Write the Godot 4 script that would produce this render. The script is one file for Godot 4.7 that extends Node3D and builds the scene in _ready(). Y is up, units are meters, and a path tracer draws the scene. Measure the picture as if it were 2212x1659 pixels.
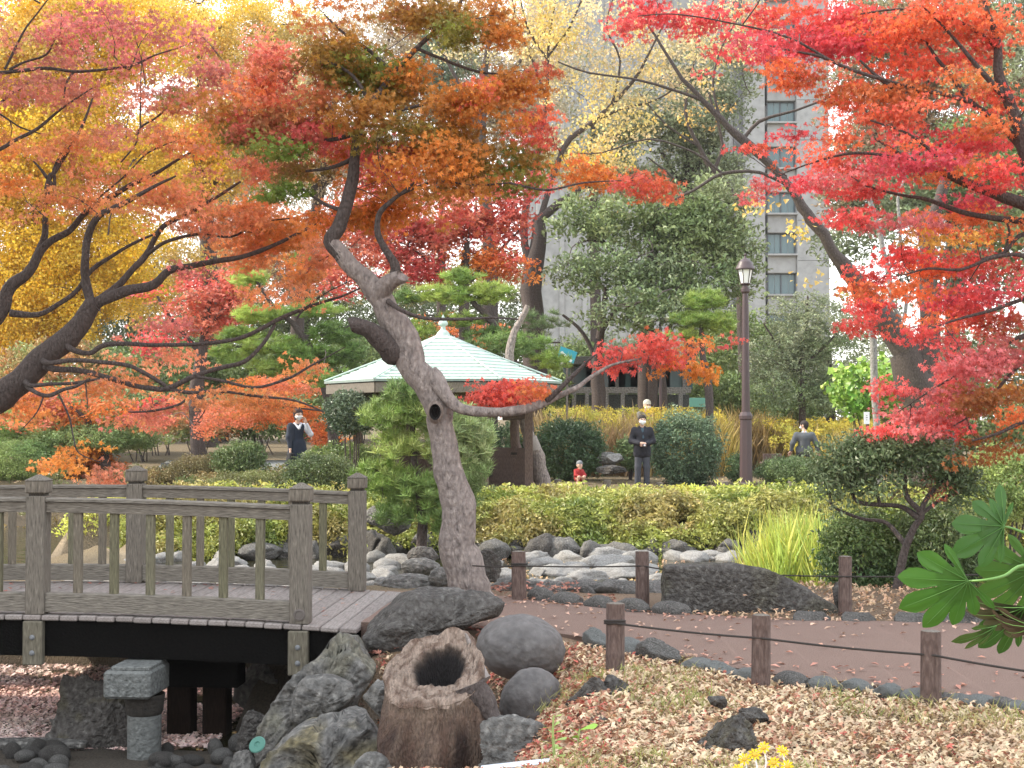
extends Node3D
# Autumn garden: maples, plank bridge, pond, gazebo. Photo pixels below are counted on a 2212 x 1659 view of the picture.
const S := 0.00032303          # tangent of the view angle per such pixel
const PITCH := 0.02475         # the camera looks up a little
const EYE := Vector3(0, 1.6, 0)
const EXPOSURE := 1.45

class MB:
	var v := PackedVector3Array()
	var n := PackedVector3Array()
	var c := PackedColorArray()
	var i := PackedInt32Array()
	var col := Color(1, 1, 1)
	func vert(p: Vector3, nn := Vector3.UP) -> int:
		v.append(p); n.append(nn); c.append(col)
		return v.size() - 1
	func tri(a: int, b: int, d: int) -> void:
		i.append(a); i.append(b); i.append(d)
	func flat(a: Vector3, b: Vector3, d: Vector3, out: Vector3) -> void:
		var g := (d - a).cross(b - a).normalized()
		if g.dot(out) < 0:
			var t := b
			b = d
			d = t
			g = -g
		var k := vert(a, g)
		vert(b, g); vert(d, g)
		tri(k, k + 1, k + 2)
	func quad(a: Vector3, b: Vector3, d: Vector3, e: Vector3, out: Vector3) -> void:
		flat(a, b, d, out); flat(a, d, e, out)
	# a box with chamfered edges
	func box(at: Vector3, size: Vector3, turn := Basis.IDENTITY, bev := 0.006) -> void:
		var h := size * 0.5
		bev = minf(bev, minf(h.x, minf(h.y, h.z)) * 0.5)
		for ax in 3:
			var b := (ax + 1) % 3
			var d := (ax + 2) % 3
			for s: float in [-1.0, 1.0]:
				var q: Array[Vector3] = []
				for w: Vector2 in [Vector2(-1, -1), Vector2(1, -1), Vector2(1, 1), Vector2(-1, 1)]:
					var p := Vector3.ZERO
					p[ax] = s * h[ax]; p[b] = w.x * (h[b] - bev); p[d] = w.y * (h[d] - bev)
					q.append(at + turn * p)
				var o := Vector3.ZERO
				o[ax] = s
				quad(q[0], q[1], q[2], q[3], turn * o)
			for s: float in [-1.0, 1.0]:
				for t: float in [-1.0, 1.0]:
					var q: Array[Vector3] = []
					for w: Vector2 in [Vector2(-1, 0), Vector2(1, 0), Vector2(1, 1), Vector2(-1, 1)]:
						var p := Vector3.ZERO
						p[ax] = w.x * (h[ax] - bev)
						p[b] = s * (h[b] - (bev if w.y > 0.5 else 0.0)); p[d] = t * (h[d] - (0.0 if w.y > 0.5 else bev))
						q.append(at + turn * p)
					var o := Vector3.ZERO
					o[b] = s; o[d] = t
					quad(q[0], q[1], q[2], q[3], turn * o)
		for k in 8:
			var sg := Vector3(1 if k & 1 else -1, 1 if k & 2 else -1, 1 if k & 4 else -1)
			var q: Array[Vector3] = []
			for ax in 3:
				var p := sg * (h - Vector3.ONE * bev)
				p[ax] = sg[ax] * h[ax]
				q.append(at + turn * p)
			flat(q[0], q[1], q[2], turn * sg)
	# a tube along points; r holds a radius per point
	func tube(p: PackedVector3Array, r: PackedFloat32Array, sides := 8, lump := 0.0, ends := true, noise: FastNoiseLite = null) -> void:
		var m := p.size()
		var side := Vector3.ZERO
		var first := v.size()
		for k in m:
			var t := (p[mini(k + 1, m - 1)] - p[maxi(k - 1, 0)]).normalized()
			if side == Vector3.ZERO:
				side = t.cross(Vector3(0.3, 0.1, 1)).normalized()
			side = (side - t * side.dot(t)).normalized()
			var up := t.cross(side)
			for j in sides:
				var a := TAU * j / sides
				var o := side * cos(a) + up * sin(a)
				var rr := r[k]
				if lump > 0.0 and noise:
					rr *= 1.0 + lump * noise.get_noise_3dv((p[k] + o * r[k]) * 1.0)
				vert(p[k] + o * rr, o)
		for k in m - 1:
			for j in sides:
				var a := first + k * sides + j
				var b := first + k * sides + (j + 1) % sides
				tri(a, b, b + sides); tri(a, b + sides, a + sides)
		if ends:
			for e: int in [0, m - 1]:
				var o := (p[e] - p[1 if e == 0 else m - 2]).normalized()
				var f := first + e * sides
				for j in range(1, sides - 1):
					flat(v[f], v[f + j], v[f + j + 1], o)
	# turned on the y axis; profile of (radius, height)
	func lathe(pr: PackedVector2Array, sides := 16, at := Vector3.ZERO, hard := false) -> void:
		for k in pr.size() - 1:
			var a := pr[k]
			var b := pr[k + 1]
			var s := Vector2(b.y - a.y, a.x - b.x)
			for j in sides:
				var t0 := TAU * j / sides
				var t1 := TAU * (j + 1) / sides
				var d0 := Vector3(cos(t0), 0, sin(t0))
				var d1 := Vector3(cos(t1), 0, sin(t1))
				if hard:
					d0 = ((d0 + d1) * 0.5).normalized() if false else d0
				var up := Vector3.UP
				var q := [at + d0 * a.x + up * a.y, at + d1 * a.x + up * a.y, at + d1 * b.x + up * b.y, at + d0 * b.x + up * b.y]
				var n0 := (d0 * s.x + up * s.y).normalized()
				var n1 := (d1 * s.x + up * s.y).normalized()
				if hard:
					n0 = ((n0 + n1) * 0.5).normalized()
					n1 = n0
				var f := vert(q[0], n0)
				vert(q[1], n1); vert(q[2], n1); vert(q[3], n0)
				tri(f, f + 1, f + 2); tri(f, f + 2, f + 3)
	func smooth() -> void:   # normals from the faces, which are wound alike
		for k in n.size():
			n[k] = Vector3.ZERO
		for k in range(0, i.size(), 3):
			var g := (v[i[k + 2]] - v[i[k]]).cross(v[i[k + 1]] - v[i[k]])
			for j in 3:
				n[i[k + j]] += g
		for k in n.size():
			n[k] = n[k].normalized()
	func mesh(normals := true) -> ArrayMesh:
		if normals:   # wind every face to agree with its normals
			for k in range(0, i.size(), 3):
				var g := (v[i[k + 2]] - v[i[k]]).cross(v[i[k + 1]] - v[i[k]])
				if g.dot(n[i[k]] + n[i[k + 1]] + n[i[k + 2]]) < 0:
					var t := i[k + 1]
					i[k + 1] = i[k + 2]
					i[k + 2] = t
		var a := []
		a.resize(Mesh.ARRAY_MAX)
		a[Mesh.ARRAY_VERTEX] = v
		if normals:
			a[Mesh.ARRAY_NORMAL] = n
		a[Mesh.ARRAY_COLOR] = c
		a[Mesh.ARRAY_INDEX] = i
		var m := ArrayMesh.new()
		m.add_surface_from_arrays(Mesh.PRIMITIVE_TRIANGLES, a)
		return m

var copies_made := 0
var rng := RandomNumberGenerator.new()
var lump := FastNoiseLite.new()      # bumps
var patch := FastNoiseLite.new()     # gaps and colours of foliage
var crack := FastNoiseLite.new()     # fractured faces
var taken := {}
var M := {}
var L := {}                          # leaf clumps

func rr(a: float, b: float) -> float:
	return rng.randf_range(a, b)

func pt(u: float, v: float, d: float) -> Vector3:
	var x := (u - 1106.0) * S
	var y := (829.5 - v) * S
	var z := -1.0
	var yy := y * cos(PITCH) - z * sin(PITCH)
	var zz := y * sin(PITCH) + z * cos(PITCH)
	return EYE + Vector3(x, yy, zz) * (d / -zz)

func gx(u: float, d: float) -> float:
	return (u - 1106.0) * S * d

func inside(x: float, d: float, x0: float, x1: float, d0: float, d1: float) -> float:
	var a := maxf(x0 - x, x - x1)
	var b := maxf(d0 - d, d - d1)
	return Vector2(maxf(a, 0), maxf(b, 0)).length() + minf(maxf(a, b), 0)

# height of the ground
func gy(x: float, d: float) -> float:
	var w := lump.get_noise_2d(x * 0.5, d * 0.5) * 0.5
	var front := minf(inside(x, d, -60, -1.45, 7.6, 12.2), inside(x, d, -60, -0.25, 7.1, 9.7))
	var y := -0.98 * smoothstep(0.75, -0.6, front + w * 0.3)
	var pond := minf(inside(x, d, -60, -2.3, 11.35, 15.3), minf(inside(x, d, -60, -5.9, 11.35, 25.5), inside(x, d, -60, -8.0, 11.35, 35)))
	y = minf(y, -1.5 * smoothstep(0.5, -0.5, pond + w * 0.4))
	var stream := inside(x, d, -5.2, 16, 14.6, 21)
	y = minf(y, -0.52 * smoothstep(0.9, -0.5, stream + w))
	y += 0.35 * smoothstep(29, 60, d) + 1.2 * smoothstep(60, 140, d)
	return y + lump.get_noise_2d(x * 2.0, d * 2.0) * 0.02

func numbered(called: String) -> String:
	var k: int = taken.get(called, 0)
	taken[called] = k + 1
	return called if k == 0 else "%s_%03d" % [called, k]

func tag(o: Node3D, label: String, category := "", group := "") -> Node3D:
	o.set_meta("label", label)
	if category: o.set_meta("category", category)
	if group: o.set_meta("group", group)
	return o

func thing(called: String, label: String, category: String, at := Vector3.ZERO, group := "", turn := 0.0) -> Node3D:
	var o := Node3D.new()
	o.name = numbered(called)
	add_child(o)
	o.position = at
	o.rotation.y = turn
	return tag(o, label, category, group)

func put(called: String, mesh: Mesh, mat: Material, parent: Node, at := Vector3.ZERO, kind := "") -> MeshInstance3D:
	var o := MeshInstance3D.new()
	o.mesh = mesh
	o.material_override = mat
	o.position = at
	o.name = numbered(called) if parent == self else called
	parent.add_child(o, true)
	if kind: o.set_meta("kind", kind)
	return o

func structure(called: String, mesh: Mesh, mat: Material) -> MeshInstance3D:
	return put(called, mesh, mat, self, Vector3.ZERO, "structure")

# ---- materials
func noise_tex(freq: float, ramp: Array, sd := 1, oct := 4, size := 256, type := FastNoiseLite.TYPE_SIMPLEX_SMOOTH) -> NoiseTexture2D:
	var f := FastNoiseLite.new()
	f.seed = sd
	f.noise_type = type
	f.frequency = freq
	f.fractal_octaves = oct
	var t := NoiseTexture2D.new()
	t.width = size
	t.height = size
	t.seamless = true
	t.noise = f
	if ramp:
		var g := Gradient.new()
		var cs := PackedColorArray()
		var os := PackedFloat32Array()
		for k in ramp.size():
			cs.append((ramp[k] as Color).linear_to_srgb())
			os.append(float(k) / (ramp.size() - 1))
		g.offsets = os
		g.colors = cs
		t.color_ramp = g
	return t

func mat(called: String, color: Color, rough := 0.8, vc := false) -> StandardMaterial3D:
	var m := StandardMaterial3D.new()
	m.resource_name = called
	m.albedo_color = color.linear_to_srgb()
	m.roughness = rough
	m.vertex_color_use_as_albedo = vc
	m.cull_mode = BaseMaterial3D.CULL_DISABLED
	M[called] = m
	return m

func textured(called: String, ramp: Array, freq: float, scale: Vector3, bump := 0.0, rough := 0.85, vc := false, sd := 1, world := false, oct := 5) -> StandardMaterial3D:
	var m := mat(called, Color(1, 1, 1), rough, vc)
	m.albedo_texture = noise_tex(freq, ramp, sd, oct, 512)
	m.uv1_triplanar = true
	m.uv1_world_triplanar = world
	m.uv1_scale = scale
	if bump > 0:
		m.heightmap_enabled = true
		m.heightmap_texture = noise_tex(freq * 1.3, [], sd + 7, 6, 512)
		m.heightmap_scale = bump
	return m

func materials() -> void:
	textured("bark", [Color(0.072, 0.060, 0.054), Color(0.195, 0.160, 0.145), Color(0.275, 0.229, 0.204), Color(0.433, 0.368, 0.329)], 0.017, Vector3(2.2, 0.9, 2.2), 3.0, 0.95, true)
	textured("dark_bark", [Color(0.018, 0.014, 0.012), Color(0.06, 0.045, 0.04), Color(0.085, 0.066, 0.059), Color(0.155, 0.125, 0.113)], 0.026, Vector3(2.5, 1.2, 2.5), 2.0, 0.95, true, 5)
	textured("twig", [Color(0.049, 0.035, 0.032), Color(0.112, 0.084, 0.077)], 0.03, Vector3(2, 2, 2), 0.0, 0.9, true, 6)
	textured("timber", [Color(0.058, 0.049, 0.038), Color(0.129, 0.110, 0.088), Color(0.161, 0.139, 0.112), Color(0.258, 0.222, 0.182)], 0.03, Vector3(3.5, 0.55, 3.5), 0.5, 0.85, true, 11)
	textured("rail_timber", [Color(0.067, 0.059, 0.046), Color(0.147, 0.128, 0.105), Color(0.180, 0.158, 0.129), Color(0.280, 0.250, 0.205)], 0.03, Vector3(0.55, 3.5, 3.5), 0.5, 0.85, true, 12)
	textured("deck_timber", [Color(0.173, 0.146, 0.132), Color(0.260, 0.225, 0.206), Color(0.347, 0.304, 0.284)], 0.022, Vector3(4.0, 4.0, 0.5), 0.4, 0.85, true, 13)
	textured("log", [Color(0.055, 0.032, 0.026), Color(0.115, 0.075, 0.062), Color(0.19, 0.135, 0.115)], 0.025, Vector3(4.0, 0.8, 4.0), 1.0, 0.85, true, 14)
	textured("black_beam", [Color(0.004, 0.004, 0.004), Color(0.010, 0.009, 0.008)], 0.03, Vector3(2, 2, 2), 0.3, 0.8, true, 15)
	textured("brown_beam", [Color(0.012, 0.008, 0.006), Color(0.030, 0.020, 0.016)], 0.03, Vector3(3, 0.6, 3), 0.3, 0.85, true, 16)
	textured("rock", [Color(0.024, 0.022, 0.021), Color(0.078, 0.074, 0.068), Color(0.111, 0.104, 0.095), Color(0.197, 0.185, 0.168), Color(0.354, 0.338, 0.306)], 0.02, Vector3(1.4, 1.4, 1.4), 2.5, 0.88, true, 21, false, 6)
	textured("dark_rock", [Color(0.014, 0.011, 0.010), Color(0.052, 0.045, 0.040), Color(0.069, 0.061, 0.054), Color(0.115, 0.106, 0.095), Color(0.230, 0.218, 0.201)], 0.02, Vector3(1.6, 1.6, 1.6), 3.5, 0.9, true, 23, false, 6)
	textured("smooth_rock", [Color(0.054, 0.047, 0.045), Color(0.096, 0.087, 0.083), Color(0.118, 0.107, 0.102), Color(0.188, 0.173, 0.164)], 0.022, Vector3(1.2, 1.2, 1.2), 0.5, 0.75, true, 25, false, 6)
	textured("pale_stone", [Color(0.085, 0.081, 0.072), Color(0.187, 0.178, 0.166), Color(0.264, 0.255, 0.238), Color(0.391, 0.383, 0.365)], 0.02, Vector3(1.6, 1.6, 1.6), 1.0, 0.8, true, 27, false, 5)
	textured("concrete", [Color(0.04, 0.042, 0.039), Color(0.12, 0.124, 0.117), Color(0.16, 0.165, 0.156), Color(0.25, 0.255, 0.243)], 0.02, Vector3(1.8, 1.8, 1.8), 1.2, 0.9, true, 29, false, 5)
	textured("building_wall", [Color(0.257, 0.257, 0.249), Color(0.316, 0.316, 0.309), Color(0.362, 0.362, 0.354)], 0.02, Vector3(0.12, 0.12, 0.12), 0.0, 0.9, true, 31)
	textured("asphalt", [Color(0.080, 0.048, 0.037), Color(0.203, 0.130, 0.101), Color(0.250, 0.162, 0.126), Color(0.433, 0.300, 0.237)], 0.09, Vector3(2.4, 2.4, 2.4), 0.9, 0.92, true, 33, true, 3)
	textured("earth", [Color(0.35, 0.33, 0.30), Color(0.8, 0.78, 0.75), Color(1.3, 1.25, 1.2)], 0.05, Vector3(1.3, 1.3, 1.3), 2.0, 0.95, true, 35, true, 5)
	textured("copper", [Color(0.295, 0.385, 0.339), Color(0.383, 0.471, 0.421), Color(0.486, 0.557, 0.503)], 0.02, Vector3(0.8, 0.8, 0.8), 0.0, 0.6, true, 37)
	textured("stump_wood", [Color(0.306, 0.286, 0.272), Color(0.646, 0.626, 0.612), Color(1.020, 0.952, 0.918)], 0.03, Vector3(3.5, 1.0, 3.5), 2.5, 0.92, true, 39, false, 6)
	textured("lamp_iron", [Color(0.045, 0.028, 0.03), Color(0.085, 0.055, 0.058)], 0.05, Vector3(3, 3, 3), 0.0, 0.45, true, 41)
	textured("cloth", [Color(0.8, 0.8, 0.8), Color(1.15, 1.15, 1.15)], 0.06, Vector3(4, 4, 4), 0.5, 0.9, true, 43)
	mat("skin", Color(1, 1, 1), 0.55, true)
	M.black_beam.metallic_specular = 0.08
	M.brown_beam.metallic_specular = 0.15
	mat("bolt_iron", Color(0.16, 0.165, 0.17), 0.5)
	mat("young_stalk", Color(0.30, 0.38, 0.12), 0.5)
	mat("stalk", Color(0.10, 0.22, 0.04), 0.5)
	mat("plain", Color(1, 1, 1), 0.6, true)
	mat("steel", Color(0.62, 0.68, 0.74), 0.3).metallic = 0.7
	mat("rope", Color(0.035, 0.028, 0.024), 0.95)
	mat("glass_dark", Color(0.10, 0.16, 0.17), 0.12, true)
	mat("white_glass", Color(0.82, 0.83, 0.8), 0.35)
	var w := mat("water", Color(0.030, 0.028, 0.014), 0.06)
	w.metallic_specular = 0.6
	w.heightmap_enabled = true
	w.heightmap_texture = noise_tex(0.02, [], 71, 3)
	w.heightmap_scale = 0.8
	w.uv1_triplanar = true
	w.uv1_world_triplanar = true
	w.uv1_scale = Vector3(0.7, 0.7, 0.7)
	for k in [["leaf", 0.5, 0.8], ["green_leaf", 0.45, 0.35], ["needle", 0.6, 0.25], ["litter", 0.7, 0.15], ["big_leaf", 0.5, 0.45]]:
		var m := mat(k[0], Color(1, 1, 1), k[1], true)
		m.backlight_enabled = true
		m.backlight = Color(k[2], k[2], k[2]).linear_to_srgb()

# ---- leaf clumps, shared by many crowns
func leaf_shape(b: MB, kind: String, at: Vector3, ax: Basis, s: float) -> void:
	var g := rr(0.7, 1.25)
	b.col = Color(g * rr(0.92, 1.06), g, g * rr(0.9, 1.05))
	var o := b.vert(at)
	match kind:
		"maple":
			var lens := [0.55, 0.85, 1.0, 0.85, 0.55]
			for k in 5:
				var a := (k - 2) * 0.95
				var tip := b.vert(at + ax * (Vector3(sin(a), -0.12, cos(a)) * s * lens[k]))
				var l := b.vert(at + ax * (Vector3(sin(a - 0.42), 0.05, cos(a - 0.42)) * s * 0.42))
				var r := b.vert(at + ax * (Vector3(sin(a + 0.42), 0.05, cos(a + 0.42)) * s * 0.42))
				b.tri(o, l, tip); b.tri(o, tip, r)
		"star":
			for k in 3:
				var a := (k - 1) * 1.05
				var tip := b.vert(at + ax * (Vector3(sin(a), -0.1, cos(a)) * s))
				var l := b.vert(at + ax * (Vector3(sin(a - 0.6), 0.08, cos(a - 0.6)) * s * 0.5))
				var r := b.vert(at + ax * (Vector3(sin(a + 0.6), 0.08, cos(a + 0.6)) * s * 0.5))
				b.tri(o, l, tip); b.tri(o, tip, r)
		"oval":
			var tip := b.vert(at + ax * Vector3(0, -0.1 * s, s))
			var l := b.vert(at + ax * Vector3(-0.24 * s, 0.09 * s, 0.5 * s))
			var r := b.vert(at + ax * Vector3(0.24 * s, 0.09 * s, 0.5 * s))
			b.tri(o, l, tip); b.tri(o, tip, r)
		"fan":
			var l := b.vert(at + ax * Vector3(-0.5 * s, 0.0, 0.75 * s))
			var m := b.vert(at + ax * Vector3(0, -0.12 * s, 0.9 * s))
			var r := b.vert(at + ax * Vector3(0.5 * s, 0.0, 0.75 * s))
			b.tri(o, l, m); b.tri(o, m, r)
		"needle":
			var l := b.vert(at + ax * Vector3(-0.045 * s, 0, 0.25 * s))
			var r := b.vert(at + ax * Vector3(0.045 * s, 0, 0.25 * s))
			var tip := b.vert(at + ax * Vector3(0, 0, s))
			b.tri(o, l, tip); b.tri(o, tip, r)
		"blade":
			var p := b.vert(at + ax * Vector3(0.03 * s, 0, 0))
			var l := b.vert(at + ax * Vector3(0, 0.1 * s, 0.55 * s))
			var r := b.vert(at + ax * Vector3(0.03 * s, 0.1 * s, 0.55 * s))
			var tip := b.vert(at + ax * Vector3(0.01 * s, 0.0, s) - Vector3(0, 0.1 * s, 0))
			b.tri(o, p, l); b.tri(p, r, l); b.tri(l, r, tip)

func facing(z: Vector3, roll: float) -> Basis:
	z = z.normalized()
	var x := (Vector3.UP if absf(z.y) < 0.95 else Vector3.RIGHT).cross(z).normalized()
	return Basis(x, z.cross(x), z) * Basis(Vector3.BACK, roll)

func clump(kind: String, count: int, spread: Vector3, s: float, mode := "any") -> ArrayMesh:
	var b := MB.new()
	for k in count:
		var p := Vector3(rr(-1, 1), rr(-1, 1), rr(-1, 1))
		p = p / maxf(1.0, p.length()) * spread
		var ax: Basis
		match mode:
			"droop":
				ax = facing(Vector3(rr(-1, 1), rr(-1.3, 0.15), rr(-1, 1)), rr(-1.2, 1.2))
			"tuft":
				ax = facing(Vector3(rr(-1, 1), rr(-0.1, 1.2), rr(-1, 1)), rr(0, 6))
				p *= 0.5
			"up":
				ax = facing(Vector3(rr(-0.5, 0.5), 1.0, rr(-0.5, 0.5)), rr(0, 6))
				p.y = 0
			"lie":
				ax = facing(Vector3(rr(-1, 1), rr(-0.25, 0.3), rr(-1, 1)), rr(-0.5, 0.5))
			_:
				ax = facing(Vector3(rr(-1, 1), rr(-0.7, 1), rr(-1, 1)), rr(-1.5, 1.5))
		leaf_shape(b, kind, p, ax, s * rr(0.7, 1.2))
	return b.mesh(false)

func clumps() -> void:
	L.maple = clump("maple", 20, Vector3(0.16, 0.05, 0.16), 0.036, "droop")
	L.maple_far = clump("star", 14, Vector3(0.24, 0.09, 0.24), 0.075, "droop")
	L.fan = clump("fan", 16, Vector3(0.3, 0.24, 0.3), 0.10)
	L.oval = clump("oval", 18, Vector3(0.14, 0.1, 0.14), 0.075)
	L.oval_small = clump("oval", 20, Vector3(0.11, 0.07, 0.11), 0.05)
	L.oval_far = clump("oval", 18, Vector3(0.32, 0.2, 0.32), 0.16)
	L.pine = clump("needle", 44, Vector3(0.12, 0.05, 0.12), 0.15, "tuft")
	L.pine_near = clump("needle", 46, Vector3(0.09, 0.06, 0.09), 0.11, "tuft")
	L.blade = clump("blade", 12, Vector3(0.07, 0, 0.07), 0.5, "up")
	L.reed = clump("blade", 14, Vector3(0.2, 0, 0.2), 0.9, "up")
	L.sasa = clump("oval", 30, Vector3(0.16, 0.1, 0.16), 0.075)
	L.dry_grass = clump("blade", 14, Vector3(0.12, 0, 0.12), 0.16, "up")
	L.round = clump("fan", 10, Vector3(0.2, 0.16, 0.2), 0.16, "droop")
	L.lying = clump("star", 1, Vector3(0.001, 0.001, 0.001), 0.036, "lie")
	L.lying_oval = clump("oval", 1, Vector3(0.001, 0.001, 0.001), 0.085, "lie")
	L.lying_maple = clump("maple", 1, Vector3(0.001, 0.001, 0.001), 0.035, "lie")

# what a clump hides of the view, on average
var hides := {}
func cover_of(m: ArrayMesh) -> float:
	if not hides.has(m):
		var a := m.surface_get_arrays(0)
		var v: PackedVector3Array = a[Mesh.ARRAY_VERTEX]
		var i: PackedInt32Array = a[Mesh.ARRAY_INDEX]
		var s := 0.0
		for k in range(0, i.size(), 3):
			s += (v[i[k + 1]] - v[i[k]]).cross(v[i[k + 2]] - v[i[k]]).length() * 0.5
		hides[m] = s * 0.5
	return hides[m]

# many copies of one clump as one part: what nobody could count
func scatter(called: String, mesh: Mesh, m: Material, parent: Node, where: Array, tint: PackedColorArray) -> MultiMeshInstance3D:
	var mm := MultiMesh.new()
	mm.transform_format = MultiMesh.TRANSFORM_3D
	mm.use_colors = true
	mm.mesh = mesh
	mm.instance_count = where.size()
	for k in where.size():
		mm.set_instance_transform(k, where[k])
		mm.set_instance_color(k, tint[k])
	var o := MultiMeshInstance3D.new()
	o.multimesh = mm
	copies_made += where.size()
	o.material_override = m
	o.name = numbered(called) if parent == self else called
	parent.add_child(o, true)
	o.set_meta("kind", "stuff")
	return o

func spin(s: float, tilt := 0.5) -> Basis:
	return Basis.from_euler(Vector3(rr(-tilt, tilt), rr(0, TAU), rr(-tilt, tilt))).scaled(Vector3.ONE * s)

func tinted(a: Color, b: Color, p: Vector3, f := 0.6, dim := 0.3) -> Color:
	var t := clampf(0.5 + patch.get_noise_3dv(p * f) * 1.1 + rr(-0.25, 0.25), 0, 1)
	var g := rr(1.0 - dim, 1.0 + dim)
	var c := a.lerp(b, t)
	return Color(c.r * g, c.g * g * rr(0.95, 1.05), c.b * g)

# blobs: [u, v, half width, half height, depth, cover, colour, colour]; radius is that of the clump
func crown(parent: Node3D, blobs: Array, mesh: Mesh, m: Material, radius: float, gap := -0.15, called := "crown", tilt := 0.5, deep := 0.7, freq := 0.9) -> Array:
	var where := []
	var tint := PackedColorArray()
	var spots := []
	for bl in blobs:
		var d: float = bl[4]
		var c := pt(bl[0], bl[1], d)
		var rx: float = bl[2] * S * d
		var ry: float = bl[3] * S * d
		var rz: float = minf(maxf(rx, ry) * deep, 3.0)
		var count := int(bl[5] * 1.25 * PI * rx * ry / cover_of(mesh))
		for k in count:
			var p := Vector3(rng.randfn(), rng.randfn(), rng.randfn()).normalized() * pow(rng.randf(), 0.45)
			p = c + p * Vector3(rx, ry, rz)
			if patch.get_noise_3dv(p * freq * 2.2 / maxf(radius * 6.0, 1.0)) < gap + rr(-0.08, 0.08):
				continue
			where.append(Transform3D(spin(rr(0.75, 1.25), tilt), p - parent.position))
			tint.append(tinted(bl[6], bl[7], p))
			if where.size() % 40 == 0:
				spots.append(p)
	scatter(called, mesh, m, parent, where, tint)
	return spots

# ---- limbs: a flat list u, v, depth offset, width, ...
func spline(p: PackedVector3Array, r: PackedFloat32Array, step: int) -> Array:
	var q := PackedVector3Array()
	var w := PackedFloat32Array()
	var m := p.size()
	for k in m - 1:
		for j in step:
			var t := float(j) / step
			q.append(p[k].cubic_interpolate(p[k + 1], p[maxi(k - 1, 0)], p[mini(k + 2, m - 1)], t))
			w.append(lerpf(r[k], r[k + 1], t))
	q.append(p[m - 1])
	w.append(r[m - 1])
	return [q, w]

func limb(parent: Node3D, called: String, flat: Array, d0: float, m: Material, nodes: Array, sides := 8, bump := 0.25, step := 4) -> void:
	var p := PackedVector3Array()
	var r := PackedFloat32Array()
	for k in range(0, flat.size(), 4):
		var d: float = d0 + flat[k + 2]
		p.append(pt(flat[k], flat[k + 1], d) - parent.position)
		r.append(flat[k + 3] * S * d * 0.5)
	var s := spline(p, r, step)
	var q: PackedVector3Array = s[0]
	var w: PackedFloat32Array = s[1]
	for k in q.size():   # knots and bends
		if k > 0 and k < q.size() - 1:
			q[k] += Vector3(lump.get_noise_3dv(q[k] * 3.0), lump.get_noise_3dv(q[k] * 3.0 + Vector3(9, 0, 0)), 0) * w[k] * 0.5
			w[k] *= 1.0 + 0.12 * lump.get_noise_3dv(q[k] * 7.0)
	var b := MB.new()
	b.tube(q, w, sides, bump, true, lump)
	put(called, b.mesh(), m, parent)
	for k in q.size():
		nodes.append([q[k] + parent.position, w[k]])

func twigs(parent: Node3D, nodes: Array, spots: Array, m: Material, most: int, thick: float, forks := 2, kind_part := "twig") -> void:
	var b := MB.new()
	spots = spots.duplicate()
	var made := 0
	while made < most and spots.size():
		var k := rng.randi() % spots.size()
		var t: Vector3 = spots[k]
		spots.remove_at(k)
		var best := 1e9
		var from := Vector3.ZERO
		for nd in nodes:
			var e: float = (nd[0] as Vector3).distance_squared_to(t)
			if e < best:
				best = e
				from = nd[0]
		var ln := from.distance_to(t)
		if ln > 3.5 * maxf(1.0, thick / 0.008) or ln < 0.08:
			continue
		var p := PackedVector3Array()
		var r := PackedFloat32Array()
		var side := Vector3(rr(-1, 1), rr(-0.2, 1), rr(-1, 1)) * ln * 0.16
		for j in 6:
			var f := j / 5.0
			p.append(from.lerp(t, f) + side * sin(f * PI) + Vector3(rr(-1, 1), rr(-1, 1), rr(-1, 1)) * ln * 0.03 - parent.position)
			r.append(lerpf(thick * (0.6 + 0.4 * minf(ln, 1.5)), thick * 0.22, f))
		b.tube(p, r, 5, 0.0, false)
		for j in range(1, 6):
			nodes.append([p[j] + parent.position, r[j]])
		for q in forks:
			var j := 1 + rng.randi() % 4
			var e := (p[j + 1] - p[j]).normalized() + Vector3(rr(-1, 1), rr(-0.5, 1), rr(-1, 1)) * 0.8
			var l2 := ln * rr(0.2, 0.5)
			b.tube(PackedVector3Array([p[j], p[j] + e * l2 * 0.5, p[j] + e * l2 + Vector3(0, rr(-0.1, 0.2) * l2, 0)]), PackedFloat32Array([r[j] * 0.7, r[j] * 0.5, r[j] * 0.2]), 4, 0.0, false)
		made += 1
	if b.v.size():
		put(kind_part, b.mesh(), m, parent, Vector3.ZERO, "stuff")

# ---- stones
var ball_v := PackedVector3Array()
var ball_i := PackedInt32Array()
func make_ball() -> void:
	var a := (1.0 + sqrt(5.0)) / 2.0
	for s: Vector3 in [Vector3(-1, a, 0), Vector3(1, a, 0), Vector3(-1, -a, 0), Vector3(1, -a, 0), Vector3(0, -1, a), Vector3(0, 1, a), Vector3(0, -1, -a), Vector3(0, 1, -a), Vector3(a, 0, -1), Vector3(a, 0, 1), Vector3(-a, 0, -1), Vector3(-a, 0, 1)]:
		ball_v.append(s.normalized())
	ball_i = PackedInt32Array([0, 11, 5, 0, 5, 1, 0, 1, 7, 0, 7, 10, 0, 10, 11, 1, 5, 9, 5, 11, 4, 11, 10, 2, 10, 7, 6, 7, 1, 8, 3, 9, 4, 3, 4, 2, 3, 2, 6, 3, 6, 8, 3, 8, 9, 4, 9, 5, 2, 4, 11, 6, 2, 10, 8, 6, 7, 9, 8, 1])

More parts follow.
